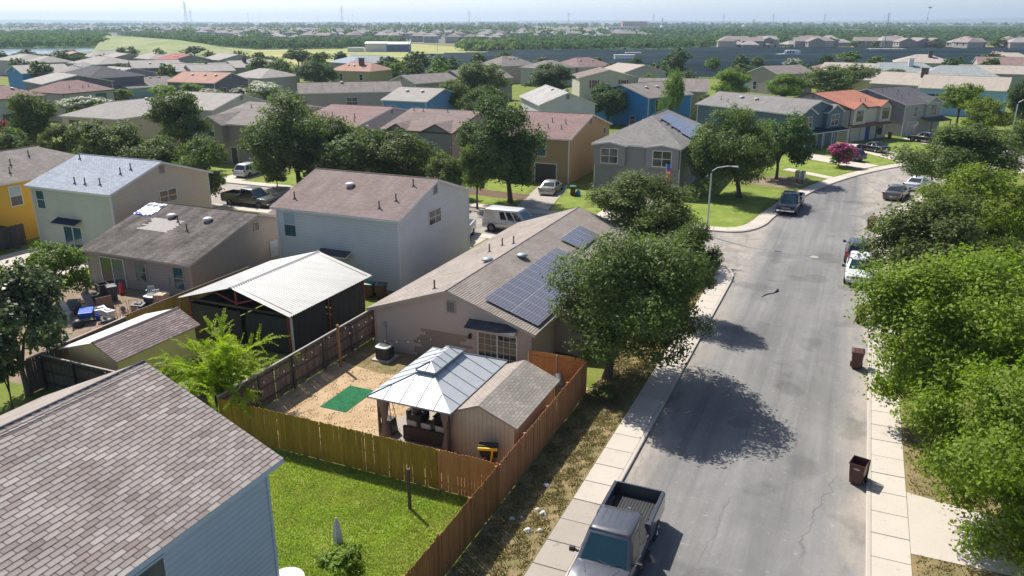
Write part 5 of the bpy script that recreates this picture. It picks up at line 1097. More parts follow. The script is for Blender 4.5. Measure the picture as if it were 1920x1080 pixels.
# closed white parasol and white table by the near lawn
s,t=PX(623,1075,1.0); o=thing('parasol','closed white parasol beside the near house lawn','parasol',18.6,14.6,GZ); MB().tube([(0,0,0),(0,0,1.9)],.02,6).obj('pole','p_white_metal',o); m=MB(); m.loft([[(r*(1+.3*(j%2))*math.cos(6.283*j/16),r*(1+.3*(j%2))*math.sin(6.283*j/16),z) for j in range(16)] for r,z in ((.12,.9),(.13,1.2),(.08,1.7),(.02,1.95))]); m.obj('canopy','p_cushion',o)
# ------------------------------------------------------------------ pavilion yard
pv=thing('pavilion','open pavilion with corrugated metal gable roof and dark screen walls','pavilion',32.6,27.75,GZ); PL,PW,PE,PR=7.4,7.1,2.55,1.15
m=MB(); x0,x1=-.4,PL+.4; run=PW/2+.5; n=int((x1-x0)/.2)
for sg in (0,1):
    ya=-.5 if sg==0 else PW+.5
    for i in range(n):
        for a,b,za,zb in ((0,.1,0,.045),(.1,.2,.045,0)):
            xa,xb=x0+i*.2+a,x0+i*.2+b; q=[(xa,ya,PE+za),(xb,ya,PE+zb),(xb,PW/2,PE+PR+zb),(xa,PW/2,PE+PR+za)]; m.poly(q if sg==0 else q[::-1])
m.obj('roof','metal_roof',pv)
m=MB(); m.hexa([(x0,PW/2-.16,PE+PR-.02),(x1,PW/2-.16,PE+PR-.02),(x1,PW/2+.16,PE+PR-.02),(x0,PW/2+.16,PE+PR-.02),(x0,PW/2-.02,PE+PR+.06),(x1,PW/2-.02,PE+PR+.06),(x1,PW/2+.02,PE+PR+.06),(x0,PW/2+.02,PE+PR+.06)]); m.obj('ridge_cap','metal_roof',pv)
for x in (0,PL/2,PL):
    for y in (0,PW): MB().box(x-.05,x+.05,y-.05,y+.05,0,PE+.1).obj('post','p_red_paint',pv)
    MB().box(x-.05,x+.05,0,PW,PE-.15,PE-.02).obj('tie_beam','p_black',pv); MB().box(x-.05,x+.05,PW/2-.06,PW/2+.06,PE,PE+PR-.05).obj('king_post','p_red_paint',pv)
    for sg in (-1,1): MB().tube([(x,PW/2,PE+.1),(x,PW/2+sg*1.6,PE+PR*.52)],.06,6).obj('strut','p_red_paint',pv); MB().tube([(x,PW/2+sg*(PW/2+.3),PE+.02),(x,PW/2,PE+PR-.06)],.07,6).obj('rafter','p_black',pv)
m=MB()
def scr(P0,P1,z0,z1,name='screen'):
    q=MB(); k=9
    for i in range(k):
        a=[P0[j]+(P1[j]-P0[j])*i/k for j in (0,1)]; b=[P0[j]+(P1[j]-P0[j])*(i+1)/k for j in (0,1)]; w0,w1=.02*math.sin(i*2.1),.02*math.sin((i+1)*2.1); q.poly([(a[0]+w0,a[1]+w0,z0),(b[0]+w1,b[1]+w1,z0),(b[0]-w1,b[1]-w1,z1),(a[0]-w0,a[1]-w0,z1)])
    o=q.obj(name,'p_screen',pv); md=o.modifiers.new('thick','SOLIDIFY'); md.thickness=.01
scr((-.03,.12),(-.03,3.0),.08,2.25); scr((-.03,3.35),(-.03,PW-.1),.05,2.2); scr((.15,-.03),(PL/2-.3,-.03),.05,2.3); scr((PL/2+.2,-.03),(PL-.1,-.03),.05,2.3); scr((.1,PW+.03),(PL-.1,PW+.03),.05,2.2); scr((PL+.03,.1),(PL+.03,PW-.1),.05,2.2)
MB().loft([[(.12+.06*(1+.3*(j%2))*math.cos(6.283*j/10),-.1+.1*math.sin(6.283*j/10),z) for j in range(10)] for z in (.1,1.0,2.3)]).obj('tied_screen','p_cushion',pv)
ys=thing('yellow_shed','long low yellow shed with half shingled, half white metal roof','shed',25.3,32.55,GZ); YL,YW=5.2,3.4
m=MB()
for f in 'fb': wallface(m,face(YL,YW,f),0,1.95,2.62,.3,up=YW-1.25 if f=='f' else 1.25)
for f in 'rl': wallface(m,face(YL,YW,f),0,1.95,None,.6)
m.obj('wall','p_shed_y',ys); c=1.25
shellroof([[(-.2,-.25,1.88),(YL+.2,-.25,1.88),(YL+.2,c,2.68),(-.2,c,2.68)]],.06).obj('roof',['sh_brown','p_trim_tan','p_trim_tan'],ys); ro=[q for q in ys.children if q.name.startswith('roof')][0]
shingles(ro,(-.2,-.25,1.885),(1,0,0),(0,1.5,.8),YL+.4,1.7,'tab_yel',tw=.333,th=.143)
m=shellroof([[(YL+.2,YW+.5,1.9),(-.2,YW+.5,1.9),(-.2,c,2.67),(YL+.2,c,2.67)]],.05).obj('metal_roof',['p_white_metal']*3,ys)
MB().hexa([(-.2,c-.14,2.62),(YL+.2,c-.14,2.62),(YL+.2,c+.12,2.64),(-.2,c+.12,2.64),(-.2,c-.03,2.73),(YL+.2,c-.03,2.73),(YL+.2,c+.02,2.73),(-.2,c+.02,2.73)]).obj('ridge_cap','sh_brown',ys)
o=thing('ladder','white ladder lying beside the near roof','ladder',24.0,28.6,GZ+.9,-1.2)
for y in (0,.4): MB().box(0,3.2,y,y+.05,0,.08).obj('rail','p_whitep',o)
for i in range(10): MB().box(.15+i*.31,.19+i*.31,.05,.4,.02,.06).obj('rung','p_whitep',o)
# ------------------------------------------------------------------ the cluttered back yard
CN={'p_vent_g':'appliance','p_galv':'cabinet','p_whitep':'crate','p_bin_green':'crate','p_red_p':'jug','p_paper':'cardboard','p_cushion':'sack','p_cushion_n':'cushion'}
def junk(nm,label,cat,px,py,rot=0,z=GZ,group=None): s,t=PX(px,py); return thing(nm,label,cat,s,t,z,rot,group)
def wheelie(label,s,t,rot,body='p_bin_brown',lid='p_bin_brown',open_=False,z=.008,group=None,mark=False):
    o=thing('wheelie_bin',label,'bin',s,t,z,rot,group); h=1.0
    def ring(hx,hy,zz,ox=0): return [(ox-hx,-hy,zz),(ox+hx,-hy,zz),(ox+hx,hy,zz),(ox-hx,hy,zz)]
    b=MB(); R_=[ring(.25,.23,.06),ring(.29,.27,.45),ring(.34,.30,h-.06),ring(.375,.325,h-.05),ring(.375,.325,h)]; b.loft(R_,cap=False); b.poly(R_[0][::-1]); b.loft([ring(.35,.30,h),ring(.26,.24,.12)],cap=False); b.poly(ring(.26,.24,.12)); b.loft([ring(.375,.325,h),ring(.35,.3,h)],cap=False)
    b.obj('body',body,o,bevel=.012)
    if open_: MB().hexa([(.40,-.3,.1),(.44,-.3,.1),(.44,.3,.1),(.40,.3,.1),(.40,-.33,h-.04),(.45,-.33,h-.04),(.45,.33,h-.04),(.40,.33,h-.04)]).obj('lid','p_bin_grey' if lid=='p_bin_brown' else lid,o,bevel=.015)
    else: m=MB(); m.loft([ring(.39,.34,h+.005),ring(.39,.34,h+.03),ring(.25,.24,h+.09)]); m.obj('lid',lid,o,bevel=.012)
    MB().tube([(.42,-.28,h-.07),(.42,.28,h-.07)],.018,8).obj('handle',body,o)
    for y in (-.28,.28): q=MB(); q.tube([(.26,y-.035,.13),(.26,y+.035,.13)],.13,14); q.obj('wheel','p_tyre',o)
    if mark:
        for k,(a,bb,zz) in enumerate(((-.09,.06,.80),(-.15,-.03,.755),(-.01,.13,.755),(-.1,.1,.73))): pass
        q=MB()
        for a,bb,z0,z1 in ((-.07,.05,.80,.815),(-.14,-.03,.765,.785),(-.01,.13,.765,.785),(-.09,.09,.735,.755)):
            xf=lambda zz:-.29-.05*(zz-.45)/.49-.012; q.poly([(xf(z0),bb,z0),(xf(z0),a,z0),(xf(z1),a,z1),(xf(z1),bb,z1)])
        q.obj('printed_mark','p_plate',o)
    return o
for i,(px,py) in enumerate(((285,562),(297,570))):
    o=junk('plastic_chair','white plastic garden chair among the back-yard clutter','chair',px,py,.6+i*.5,group='white chairs in the cluttered yard'); MB().box(-.22,.22,-.22,.22,.4,.44).obj('seat','p_whitep',o)
    m=MB(); m.box(.19,.23,-.22,.22,.8,.86)
    for k in range(4): m.box(.19,.22,-.2+k*.115,-.14+k*.115,.44,.8)
    m.obj('backrest','p_whitep',o)
    for x in (-.2,.2):
        for y in (-.2,.2): MB().box(x-.02,x+.02,y-.02,y+.02,0,.4).obj('leg','p_whitep',o)
    for y in (-.24,.24): MB().box(-.22,.22,y-.025,y+.025,.62,.65).obj('armrest','p_whitep',o)
wheelie('dark grey bin with raised lid by the sliding door',*PX(196,560),1.2,'p_bin_grey','p_bin_grey',True,GZ); wheelie('dark grey bin in front of the sliding door of the stained-roof house',*PX(213,565),1.0,'p_bin_grey','p_bin_grey',False,GZ)
aircon('pale air conditioner beside the stacked tan bricks',*PX(288,578))
o=junk('brick_stack','leaning stack of tan bricks by the yellow fence','bricks',302,580,.3)
for k in range(9):
    for j in range(3):
        for i in range(2): q=MB(); q.box(-.3+i*.31,-.01+i*.31,-.34+j*.23,-.13+j*.23,k*.105,k*.105+.095); e=q.obj('brick','p_brick_t',o); e.location=(rnd.uniform(-.02,.02)+.012*k,rnd.uniform(-.02,.02),0); e.rotation_euler=(0,0,rnd.uniform(-.08,.08))
o=junk('wheelbarrow','blue garden cart with spoked wheel in the cluttered yard','cart',165,605,.8); MB().hexa([(-.4,-.3,.3),(.4,-.3,.3),(.4,.3,.3),(-.4,.3,.3),(-.6,-.42,.75),(.6,-.42,.75),(.6,.42,.75),(-.6,.42,.75)]).obj('tray','p_blue_p',o,bevel=.04)
for y in (-.4,.4): q=MB(); q.tube([(.0,y-.03,.28),(.0,y+.03,.28)],.28,16); q.obj('wheel','p_tyre',o); q=MB(); q.tube([(.0,y-.035,.28),(.0,y+.035,.28)],.2,16); q.obj('rim','p_rim',o)
o=junk('canvas_bag','rust-brown canvas bundle on the planks of the cluttered yard','bundle',182,632,.4); m=MB(); m.loft([[(x,r*math.cos(6.283*j/10)*(1+.2*rnd.random()),.3+r*.7*math.sin(6.283*j/10)*(1+.2*rnd.random())) for j in range(10)] for x,r in ((-.8,.05),(-.6,.28),(0,.36),(.5,.26),(.8,.06))]); m.obj('cover','p_brownbag',o,True); MB().tube([(-.8,0,.35),(.8,0,.38)],.03,6).obj('strap','p_wood_r',o)
for i,(px,py,l,r) in enumerate(((200,640,3.2,.9),(220,632,3.0,1.0),(235,622,2.6,.8),(215,648,2.4,1.1),(190,655,2.6,.7),(245,612,2.2,1.2))):
    s,t=PX(px,py); m=MB(); m.box(-l/2,l/2,-.09,.09,0,.05); tag(place(m.obj('plank','wood_rail' if i%2 else 'p_wood_r'),s,t,GZ+.1+.05*i,r-1.2),'loose timber plank in the heap beside the yellow fence','plank','loose planks in the cluttered yard')
for i,(px,py,r) in enumerate(((255,618,.3),(272,607,.9))):
    s,t=PX(px,py); m=MB(); m.loft([[(x,k*math.cos(6.283*j/8),.18+k*math.sin(6.283*j/8)) for j in range(8)] for x,k in ((-.45,.06),(-.4,.16),(.4,.16),(.45,.06))]); tag(place(m.obj('red_bolster','p_red_p',None,True),s,t,GZ,r),'red rolled cushion on the ground by the yellow fence','cushion','red cushions in the cluttered yard')
m=MB(); m.tube([(0,0,.1),(.5,.1,.75)],.16,10); tag(place(m.obj('rolled_rug','p_red_p'),*PX(230,556),GZ,.6),'crimson rolled rug leaning by the sliding door','rug')
for i,(px,py,r) in enumerate(((222,606,.2),(238,598,1.3),(252,594,.7))):
    o=junk('metal_chair','rusty brown metal patio chair frame among clutter','chair',px,py,r,group='metal chair frames in the cluttered yard')
    for y in (-.25,.25): MB().tube([(-.3,y,0),(-.28,y,.45),(.25,y,.45),(.3,y,.95)],.018,6).obj('side_frame','p_wood_r',o); MB().tube([(.25,y,.45),(.3,y,0)],.018,6).obj('leg','p_wood_r',o)
    for k in range(4): MB().tube([(-.25+k*.16,-.25,.45),(-.25+k*.16,.25,.45)],.012,5).obj('slat','p_wood_r',o)
    MB().tube([(.3,-.25,.95),(.3,.25,.95)],.018,6).obj('top_rail','p_wood_r',o)
for i,(px,py,mt,lb) in enumerate(((140,575,'p_vent_g','crumpled silver appliance shell beside the broad-leaved bush'),(178,568,'p_bin_grey','dark plastic tub near the bins of the cluttered yard'),(188,590,'p_galv','grey metal cabinet lying in the cluttered yard'),(150,592,'p_cushion_n','dark cushion heap beside the blue cart'),(205,598,'p_whitep','white plastic crate upside down in the clutter'),(262,585,'p_bin_grey','black tub behind the rusty chair frames'),(275,590,'p_bin_green','green crate among the rusty chair frames'),(290,592,'p_red_p','red plastic jug by the pale air conditioner'),(120,600,'p_paper','stack of flattened cardboard under the glossy tree'),(310,566,'p_cushion','grey sack against the stained-roof house wall'))):
    s,t=PX(px,py); m=MB(); a,b,c=rnd.uniform(.2,.45),rnd.uniform(.2,.4),rnd.uniform(.25,.6)
    m.hexa([(-a*.8,-b*.8,0),(a*.8,-b*.9,0),(a,b*.8,0),(-a,b,0),(-a,-b,c),(a*1.1,-b,c*rnd.uniform(.8,1.1)),(a*.9,b,c),(-a*.9,b*1.1,c*rnd.uniform(.8,1.1))]); m.hexa([(-a*.6,-b*.6,c*.9),(a*.6,-b*.6,c*.9),(a*.6,b*.6,c*.9),(-a*.6,b*.6,c*.9),(-a*.4,-b*.4,c*1.15),(a*.5,-b*.4,c*1.1),(a*.4,b*.5,c*1.2),(-a*.5,b*.4,c*1.1)]); tag(place(m.obj(CN.get(mt,'tub'),mt,bevel=.02),s,t,GZ,rnd.uniform(0,3)),lb,CN.get(mt,'tub'))
m=MB(); m.lathe([(.16,0),(.24,.34),(.27,.36),(.27,.42),(.22,.42),(.2,.36)],n=14); tag(place(m.obj('flower_pot','p_terracotta'),*PX(86,722),GZ),'terracotta pot under the glossy dark tree','pot')
m=MB(); m.box(-.2,.2,-.25,.25,0,.3); m.box(-.21,.21,-.06,.06,.3,.31); tag(place(m.obj('cardboard_box','p_paper'),*PX(412,655),GZ+.8,.3),'pale cardboard box behind the feathery shrub','box')
wheelie('brown bin with green lid beside the white house',*PX(694,560),.2,'p_bin_brown','p_bin_green',False,GZ); wheelie('dark bin beside the green-lidded one at the white house',*PX(716,562),.2,'p_bin_brown','p_bin_grey',False,GZ)

for i,(px,py) in enumerate(((160,583),(185,602),(232,588))):
    s,t=PX(px,py); m=MB(); m.lathe([(.13,0),(.17,.32),(.18,.34),(.15,.34),(.12,.05)],n=14); tag(place(m.obj('bucket',('p_whitep','p_blue_p','p_bin_grey')[i]),s,t,GZ,0),('white paint bucket beside the cabinet in the cluttered yard','small blue bucket beside the blue cart','dark bucket in front of the grey bins')[i],'bucket')
for i,(px,py) in enumerate(((148,615),(208,612),(245,606))):
    s,t=PX(px,py); m=MB(); m.loft([[(r*(1+.2*rnd.random())*math.cos(6.283*j/11),r*(1+.2*rnd.random())*math.sin(6.283*j/11),z) for j in range(11)] for r,z in ((.2,0),(.33,.12),(.3,.32),(.1,.46))]); tag(place(m.obj('rubbish_bag','p_black',None,True),s,t,GZ,0),'black rubbish bag slumped in the cluttered yard','bag','black bags in the cluttered yard')
for i,(px,py,h,r) in enumerate(((172,578,1.1,.5),(128,588,.9,1.4),(200,583,.8,-.4),(242,618,.7,.9))):
    s,t=PX(px,py); m=MB(); m.hexa([(-.5,-.02,0),(.5,-.02,0),(.5,.02,0),(-.5,.02,0),(-.5,.28,h),(.5,.28,h),(.5,.32,h),(-.5,.32,h)]); m.box(-.52,.52,-.04,.0,0,.08); tag(place(m.obj('board',('p_vent_g','p_paper','p_wood_r','wood_rail')[i]),s,t,GZ,r),('grey sheet-metal panel leaning near the bins','pale board leaning under the broad-leaved bush','reddish plywood board beside the grey cabinet','weathered board leaning on the timber heap')[i],'board')
for i,(px,py) in enumerate(((195,612),(225,618))):
    s,t=PX(px,py); m=MB(); n=16
    m.loft([[((.24+.08*math.cos(6.283*k/8))*math.cos(6.283*j/n),(.24+.08*math.cos(6.283*k/8))*math.sin(6.283*j/n),.09+.08*math.sin(6.283*k/8)) for k in range(8)] for j in range(n+1)],cap=False); tag(place(m.obj('tyre','p_tyre',None,True),s,t,GZ,0),'old black tyre lying flat among the clutter','tyre','tyres in the cluttered yard')

o=thing('garden_table','round white garden table at the corner of the near house','table',*PX(538,1090,.7),GZ); MB().lathe([(.55,.66),(.58,.7),(.56,.72),(.5,.715)],n=24).obj('table_top','p_whitep',o)
for k in range(4): a=math.pi/2*k+.4; MB().tube([(.35*math.cos(a),.35*math.sin(a),.67),(.45*math.cos(a),.45*math.sin(a),0)],.025,6).obj('leg','p_whitep',o)
# ------------------------------------------------------------------ vehicles: local x forward, y left
def vehicle(name,label,cat,s,t,rot,kind,paint,z=.008,glass='glass_car',L=None,hood_scoop=False,two_tone=None,roofpaint=None):
    o=thing(name,label,cat,s,t,z,rot)
    K={'pickup':(5.9,1.0,.98,1.02,1.88),'suv':(4.65,.93,.92,1.0,1.68),'sedan':(4.75,.91,.80,.92,1.45),'van':(5.5,1.0,1.02,1.12,2.1)}[kind]
    Lg,w,hood,belt,roof=K; Lg=L or Lg; r=.37 if kind in('pickup','van') else .33; h2=Lg/2
    wx=(h2-.95,-h2+(1.15 if kind=='pickup' else .95)); zb=.34 if kind in('pickup','van','suv') else .22
    # lower body stations (x, half width, top z)
    if kind=='pickup': S_=[(-h2,.93,.74),(-h2+.06,.97,.78),(-.62,.98,.78),(-.6,.98,belt),(1.5,.985,belt),(1.75,.98,belt+.02),(h2-.55,.965,hood+.06),(h2-.12,.92,hood-.06),(h2,.86,hood-.25)]
    elif kind=='suv': S_=[(-h2,.84,.86),(-h2+.08,.90,.98),(-.5,.93,belt),(.85,.93,belt),(1.1,.92,belt-.01),(h2-.5,.90,hood-.02),(h2-.1,.84,hood-.16),(h2,.76,hood-.32)]
    elif kind=='sedan': S_=[(-h2,.80,.80),(-h2+.1,.87,.93),(-h2+.75,.90,.95),(-.4,.91,belt),(.75,.91,belt-.02),(h2-.6,.89,hood),(h2-.15,.82,hood-.14),(h2,.74,hood-.28)]
    else: S_=[(-h2,.93,belt),(-h2+.06,.98,belt+.02),(.5,1.0,belt),(1.55,.99,belt),(h2-.35,.95,hood-.06),(h2-.06,.9,hood-.2),(h2,.84,hood-.4)]
    rings=[]
    for x,hw,zt in S_:
        q=[(hw*.90,zb),(hw,zb+.16),(hw*1.005,zb+(zt-zb)*.55),(hw*.985,zt-.10),(hw*.93,zt-.015),(hw*.6,zt+.02)]
        rings.append([(x,y,zz) for y,zz in q]+[(x,-y,zz) for y,zz in q[::-1]])
    MB().loft(rings).obj('body',paint,o,True,bevel=.02)
    # greenhouse
    C={'pickup':((-.62,1.78),(-.46,1.08)),'suv':((-h2+.12,1.15),(-h2+.55,.28)),'sedan':((-h2+.62,1.05),(-h2+1.42,.22)),'van':((-h2+.04,1.75),(-h2+.2,.95))}[kind]
    (xb0,xb1),(xt0,xt1)=C; wb,wt=w*.925,w*.74 if kind!='van' else w*.84
    zt0=belt-.04; zt1=roof-.09
    def rc(x0,x1,hw,zz,k=.06): return [(x0,-hw+k,zz),(x0+k,-hw,zz),(x1-k,-hw,zz),(x1,-hw+k,zz),(x1,hw-k,zz),(x1-k,hw,zz),(x0+k,hw,zz),(x0,hw-k,zz)]
    xm0,xm1=(xt0+xt1)/2,(xt1-xt0)/2
    MB().loft([rc(xb0,xb1,wb,zt0),rc(xt0,xt1,wt,zt1)],cap=False).obj('cabin',paint,o,True); MB().loft([rc(xt0,xt1,wt,zt1),rc(xt0+.06,xt1-.1,wt-.07,roof-.03,.1),rc(xm0-xm1*.75,xm0+xm1*.72,wt-.25,roof,.12)]).obj('roof',roofpaint or paint,o,True)
    def lerp(a,b,k): return a+(b-a)*k
    def P(xf,side,k,out=.008):
        """point on the cabin side: xf 0..1 rear to front, k 0..1 belt to roof"""
        x=lerp(lerp(xb0,xb1,xf),lerp(xt0,xt1,xf),k); y=lerp(wb,wt,k)+out; return (x,side*y,lerp(zt0,zt1,k))
    SW={'pickup':((.05,.42),(.46,.86)),'suv':((.06,.27),(.30,.56),(.59,.86)),'sedan':((.13,.45),(.48,.83)),'van':((.42,.56),(.60,.74),(.78,.93))}[kind]
    for sd in (-1,1):
        for a,b in SW:
            q=[P(a,sd,.12),P(b,sd,.12),P(b-(.03 if b>.8 else 0),sd,.88),P(a+(.02 if a<.1 else 0),sd,.88)]; m=MB(); m.poly(q if sd<0 else q[::-1]); wo=m.obj('side_window',glass,o)
    def E_(xi,yk,k,out):
        x=lerp((xb0,xb1)[xi],(xt0,xt1)[xi],k)+(out if xi else -out); return (x,yk*(lerp(wb,wt,k)-.12),lerp(zt0,zt1,k))
    for xi,nm,gm in ((1,'windshield','glass_wind' if kind!='sedan' else glass),(0,'rear_window',glass)):
        if kind=='van' and xi==0: pass
        q=[E_(xi,-1,.08,.012),E_(xi,1,.08,.012),E_(xi,1,.93,.012),E_(xi,-1,.93,.012)]; m=MB(); m.poly(q if xi else q[::-1]); m.obj(nm,gm,o)
    if kind=='pickup':                           # load bed
        bx0,bx1=-h2+.03,-.66; m=MB()
        for sd in (-1,1):
            y0,y1=sorted((sd*.86,sd*.985)); m.hexa([(bx0,y0,.7),(bx1,y0,.7),(bx1,y1,.7),(bx0,y1,.7),(bx0,y0,1.30),(bx1,y0,1.30),(bx1,y1-.0,1.27),(bx0,y1,1.27)])
        m.box(bx1-.07,bx1,-.86,.86,.7,1.29); m.obj('bed_side',paint,o,bevel=.02)
        MB().box(bx0,bx0+.07,-.86,.86,.68,1.30).obj('tailgate',paint,o,bevel=.015); MB().box(bx0+.07,bx1-.07,-.86,.86,.79,.81).obj('bed_floor','p_black',o)
        m=MB()
        for k in range(14): m.box(bx0+.08,bx1-.08,-.80+k*.115,-.74+k*.115,.81,.825)
        m.obj('bed_liner','p_rubber',o)
        for sd in (-1,1): y0,y1=sorted((sd*.74,sd*.86)); MB().box(wx[1]-.45,wx[1]+.45,y0,y1,.8,1.02).obj('wheel_tub','p_black',o)
        for sd in (-1,1): y0,y1=sorted((sd*.985,sd*1.0)); MB().hexa([(bx0,y0,.5),(bx1,y0,.5),(bx1,y1,.5),(bx0,y1,.5),(bx0,y0,1.2),(bx1,y0,1.2),(bx1,y1,1.2),(bx0,y1,1.2)]).obj('bed_panel',paint,o)
        m=MB()
        for k in range(5): m.box(-.25,.55,-.44+k*.22-.012,-.44+k*.22+.012,roof-.012,roof+.006)
        m.obj('roof_rib',paint,o)
        MB().tube([(-.48,.25,roof-.02),(-.48,.25,roof+.02)],.05,10).obj('roof_antenna','p_chrome',o)
    if hood_scoop:
        m=MB(); 
        for sd in (-1,1): m.hexa([(1.85,sd*.62-.03,hood+.04),(h2-.5,sd*.42-.03,hood+.02),(h2-.5,sd*.42+.03,hood+.02),(1.85,sd*.62+.03,hood+.04),(1.87,sd*.60-.01,hood+.09),(h2-.6,sd*.40-.01,hood+.095),(h2-.6,sd*.40+.01,hood+.095),(1.87,sd*.60+.01,hood+.09)])
        m.obj('hood_crease',paint,o); 
        for sd in (-1,1): MB().tube([(1.76,sd*.05+.2,belt+.06),(1.68,sd*.4+.2,belt+.1)],.012,5).obj('wiper','p_black',o)
    for x in wx:
        for sd in (-1,1):
            a=MB(); y=sd*w*.985; a.tube([(x,y-sd*.12,r),(x,y+sd*.012,r)],r+.075,20); a.obj('wheel_arch','p_black',o)
            q=MB(); q.lathe([(r*.6,-.11),(r*.93,-.11),(r,-.07),(r,.07),(r*.93,.11),(r*.6,.11)],n=22)
            e=q.obj('wheel','p_tyre',o,True); e.location=(x,y-sd*.075,r); e.rotation_euler=(math.pi/2,0,0)
            q=MB(); q.lathe([(r*.62,-.10),(r*.62,.1),(r*.5,.105),(r*.16,.09),(.02,.1)],n=20); f=q.obj('rim','p_rim',e); f.rotation_euler=(0 if sd<0 else math.pi,0,0)
            sp=MB()
            for k in range(6): a_=6.283*k/6; sp.tube([(.07*math.cos(a_),.07*math.sin(a_),.108),(r*.56*math.cos(a_),r*.56*math.sin(a_),.112)],.028,5)
            sp.obj('spoke','p_rim',f)
    fz=hood-.28 if kind!='van' else hood-.35
    for sd in (-1,1):
        y0,y1=sorted((sd*.52,sd*.80)); xx=h2-.03; MB().hexa([(xx-.25,y0,fz),(xx+.012,y0,fz),(xx-.06,y1,fz),(xx-.25,y1,fz),(xx-.27,y0,fz+.17),(xx-.03,y0,fz+.16),(xx-.12,y1,fz+.17),(xx-.27,y1,fz+.17)]).obj('headlight','p_lens_clear',o,bevel=.02)
        y0,y1=sorted((sd*.72,sd*.925)); z0=.82 if kind!='sedan' else .72; MB().box(-h2-.012,-h2+.1,y0,y1,z0,z0+(.3 if kind in('pickup','van','suv') else .16)).obj('taillight','p_lens_red',o,bevel=.02)
        xm=xb1-.32; m=MB(); m.hexa([(xm-.06,sd*wb,belt+.04),(xm+.05,sd*wb,belt+.04),(xm+.05,sd*(w+.16),belt+.08),(xm-.06,sd*(w+.16),belt+.08),(xm-.06,sd*wb,belt+.09),(xm+.05,sd*wb,belt+.09),(xm+.05,sd*(w+.16),belt+.14),(xm-.06,sd*(w+.16),belt+.14)]); y0,y1=sorted((sd*(w+.06),sd*(w+.26))); m.box(xm-.05,xm+.07,y0,y1,belt+.03,belt+.22); m.obj('mirror','p_black',o,bevel=.03)
        for a,b in SW[-2:]:
            p=P(a+.03,sd,-.12,.03); MB().box(p[0],p[0]+.16,p[1]-.015,p[1]+.015,p[2],p[2]+.035).obj('door_handle','p_chrome',o)
        for a,b in SW[-2:]:
            p0,p1=P(a-.015,sd,-.02,.012),(P(a-.015,sd,0,.0)[0],sd*w*.99,zb+.15); MB().tube([p0,p1],.006,4).obj('door_seam','p_black',o)
        if kind in('pickup','van'): MB().box(-.5 if kind=='pickup' else -.6,1.0,sd*w-.04,sd*w+.1 if sd>0 else sd*w-.04+.08,.34,.38).obj('side_step','p_black',o) if sd>0 else MB().box(-.5,1.0,-w-.1,-w+.04,.34,.38).obj('side_step','p_black',o)
    MB().box(h2-.06,h2+.03,-.46,.46,fz-.06,fz+.16).obj('grille','p_black' if kind!='pickup' else 'p_dark_metal',o,bevel=.01)
    for k in (0,1): MB().box(h2-.04,h2+.045,-.44,.44,fz+.0+k*.08,fz+.015+k*.08).obj('grille_bar','p_chrome',o)
    for x,sg in ((h2,1),(-h2,-1)):
        x0,x1=sorted((x-sg*.15,x+sg*.1)); MB().box(x0,x1,-.86*w,.86*w,.40,.60).obj('bumper','p_chrome' if kind=='pickup' else paint,o,bevel=.04); x0,x1=sorted((x+sg*.1,x+sg*.11)); MB().box(x0,x1,-.16,.16,.45,.57).obj('number_plate','p_plate',o)
    return o
PIH=math.pi
vehicle('pickup_truck','large gunmetal crew-cab pickup parked by the verge with an open bed','pickup',22.85,5.92,PIH,'pickup','car_gun',hood_scoop=True)
vehicle('pickup_truck','black pickup facing the junction beside the corner lawn','pickup',*[a+b for a,b in zip(PX(1480,398),(1.2,.1))],PIH-.06,'pickup','car_navy')
vehicle('suv','dark grey SUV parked across the street ahead of the white one','SUV',66.6,-1.15,0,'suv','car_dark')
vehicle('suv','white SUV facing the camera half under the dark olive oak','SUV',61.0,-1.3,PIH,'suv','car_white')
vehicle('sedan','grey sedan with red tail lamp parked at the bend','car',93.3,-4.6,-.27,'sedan','car_grey')
vehicle('pickup_truck','grey-brown pickup on the side street behind the stained-roof house','pickup',62.5,56.6,-PIH/2,'pickup','car_grey')
vehicle('suv','silver SUV in the driveway of the brown house','SUV',*[a+b for a,b in zip(PX(457,333),(1.4,0))],.05,'suv','car_pale')
vehicle('sedan','silver-beige sedan before the dark garage door','car',*[a+b for a,b in zip(PX(1026,366),(1.6,.1))],.1,'sedan','car_silver')
vehicle('van','grey cargo van with white roof on the side street','van',63.6,27.6,-PIH/2,'van','car_silver',roofpaint='car_white',L=5.2)
vehicle('pickup_truck','white pickup in the white house driveway','pickup',58.7,30.6,PIH+.25,'pickup','car_white')
vehicle('suv','navy SUV in the slate-blue house driveway','SUV',117.0,1.0,RAD(57),'suv','car_navy',z=GZ)
vehicle('sedan','black sedan in the orange-roofed house driveway','car',126.5,-2.2,RAD(45),'sedan','car_black',z=GZ)
vehicle('suv','black SUV in front of the charcoal-roofed house','SUV',139.5,-9.5,RAD(54),'suv','car_black',z=GZ)
vehicle('sedan','pale sedan hidden beneath the dense dark oak at the bend','car',99.5,-7.0,-.4,'sedan','car_pale')
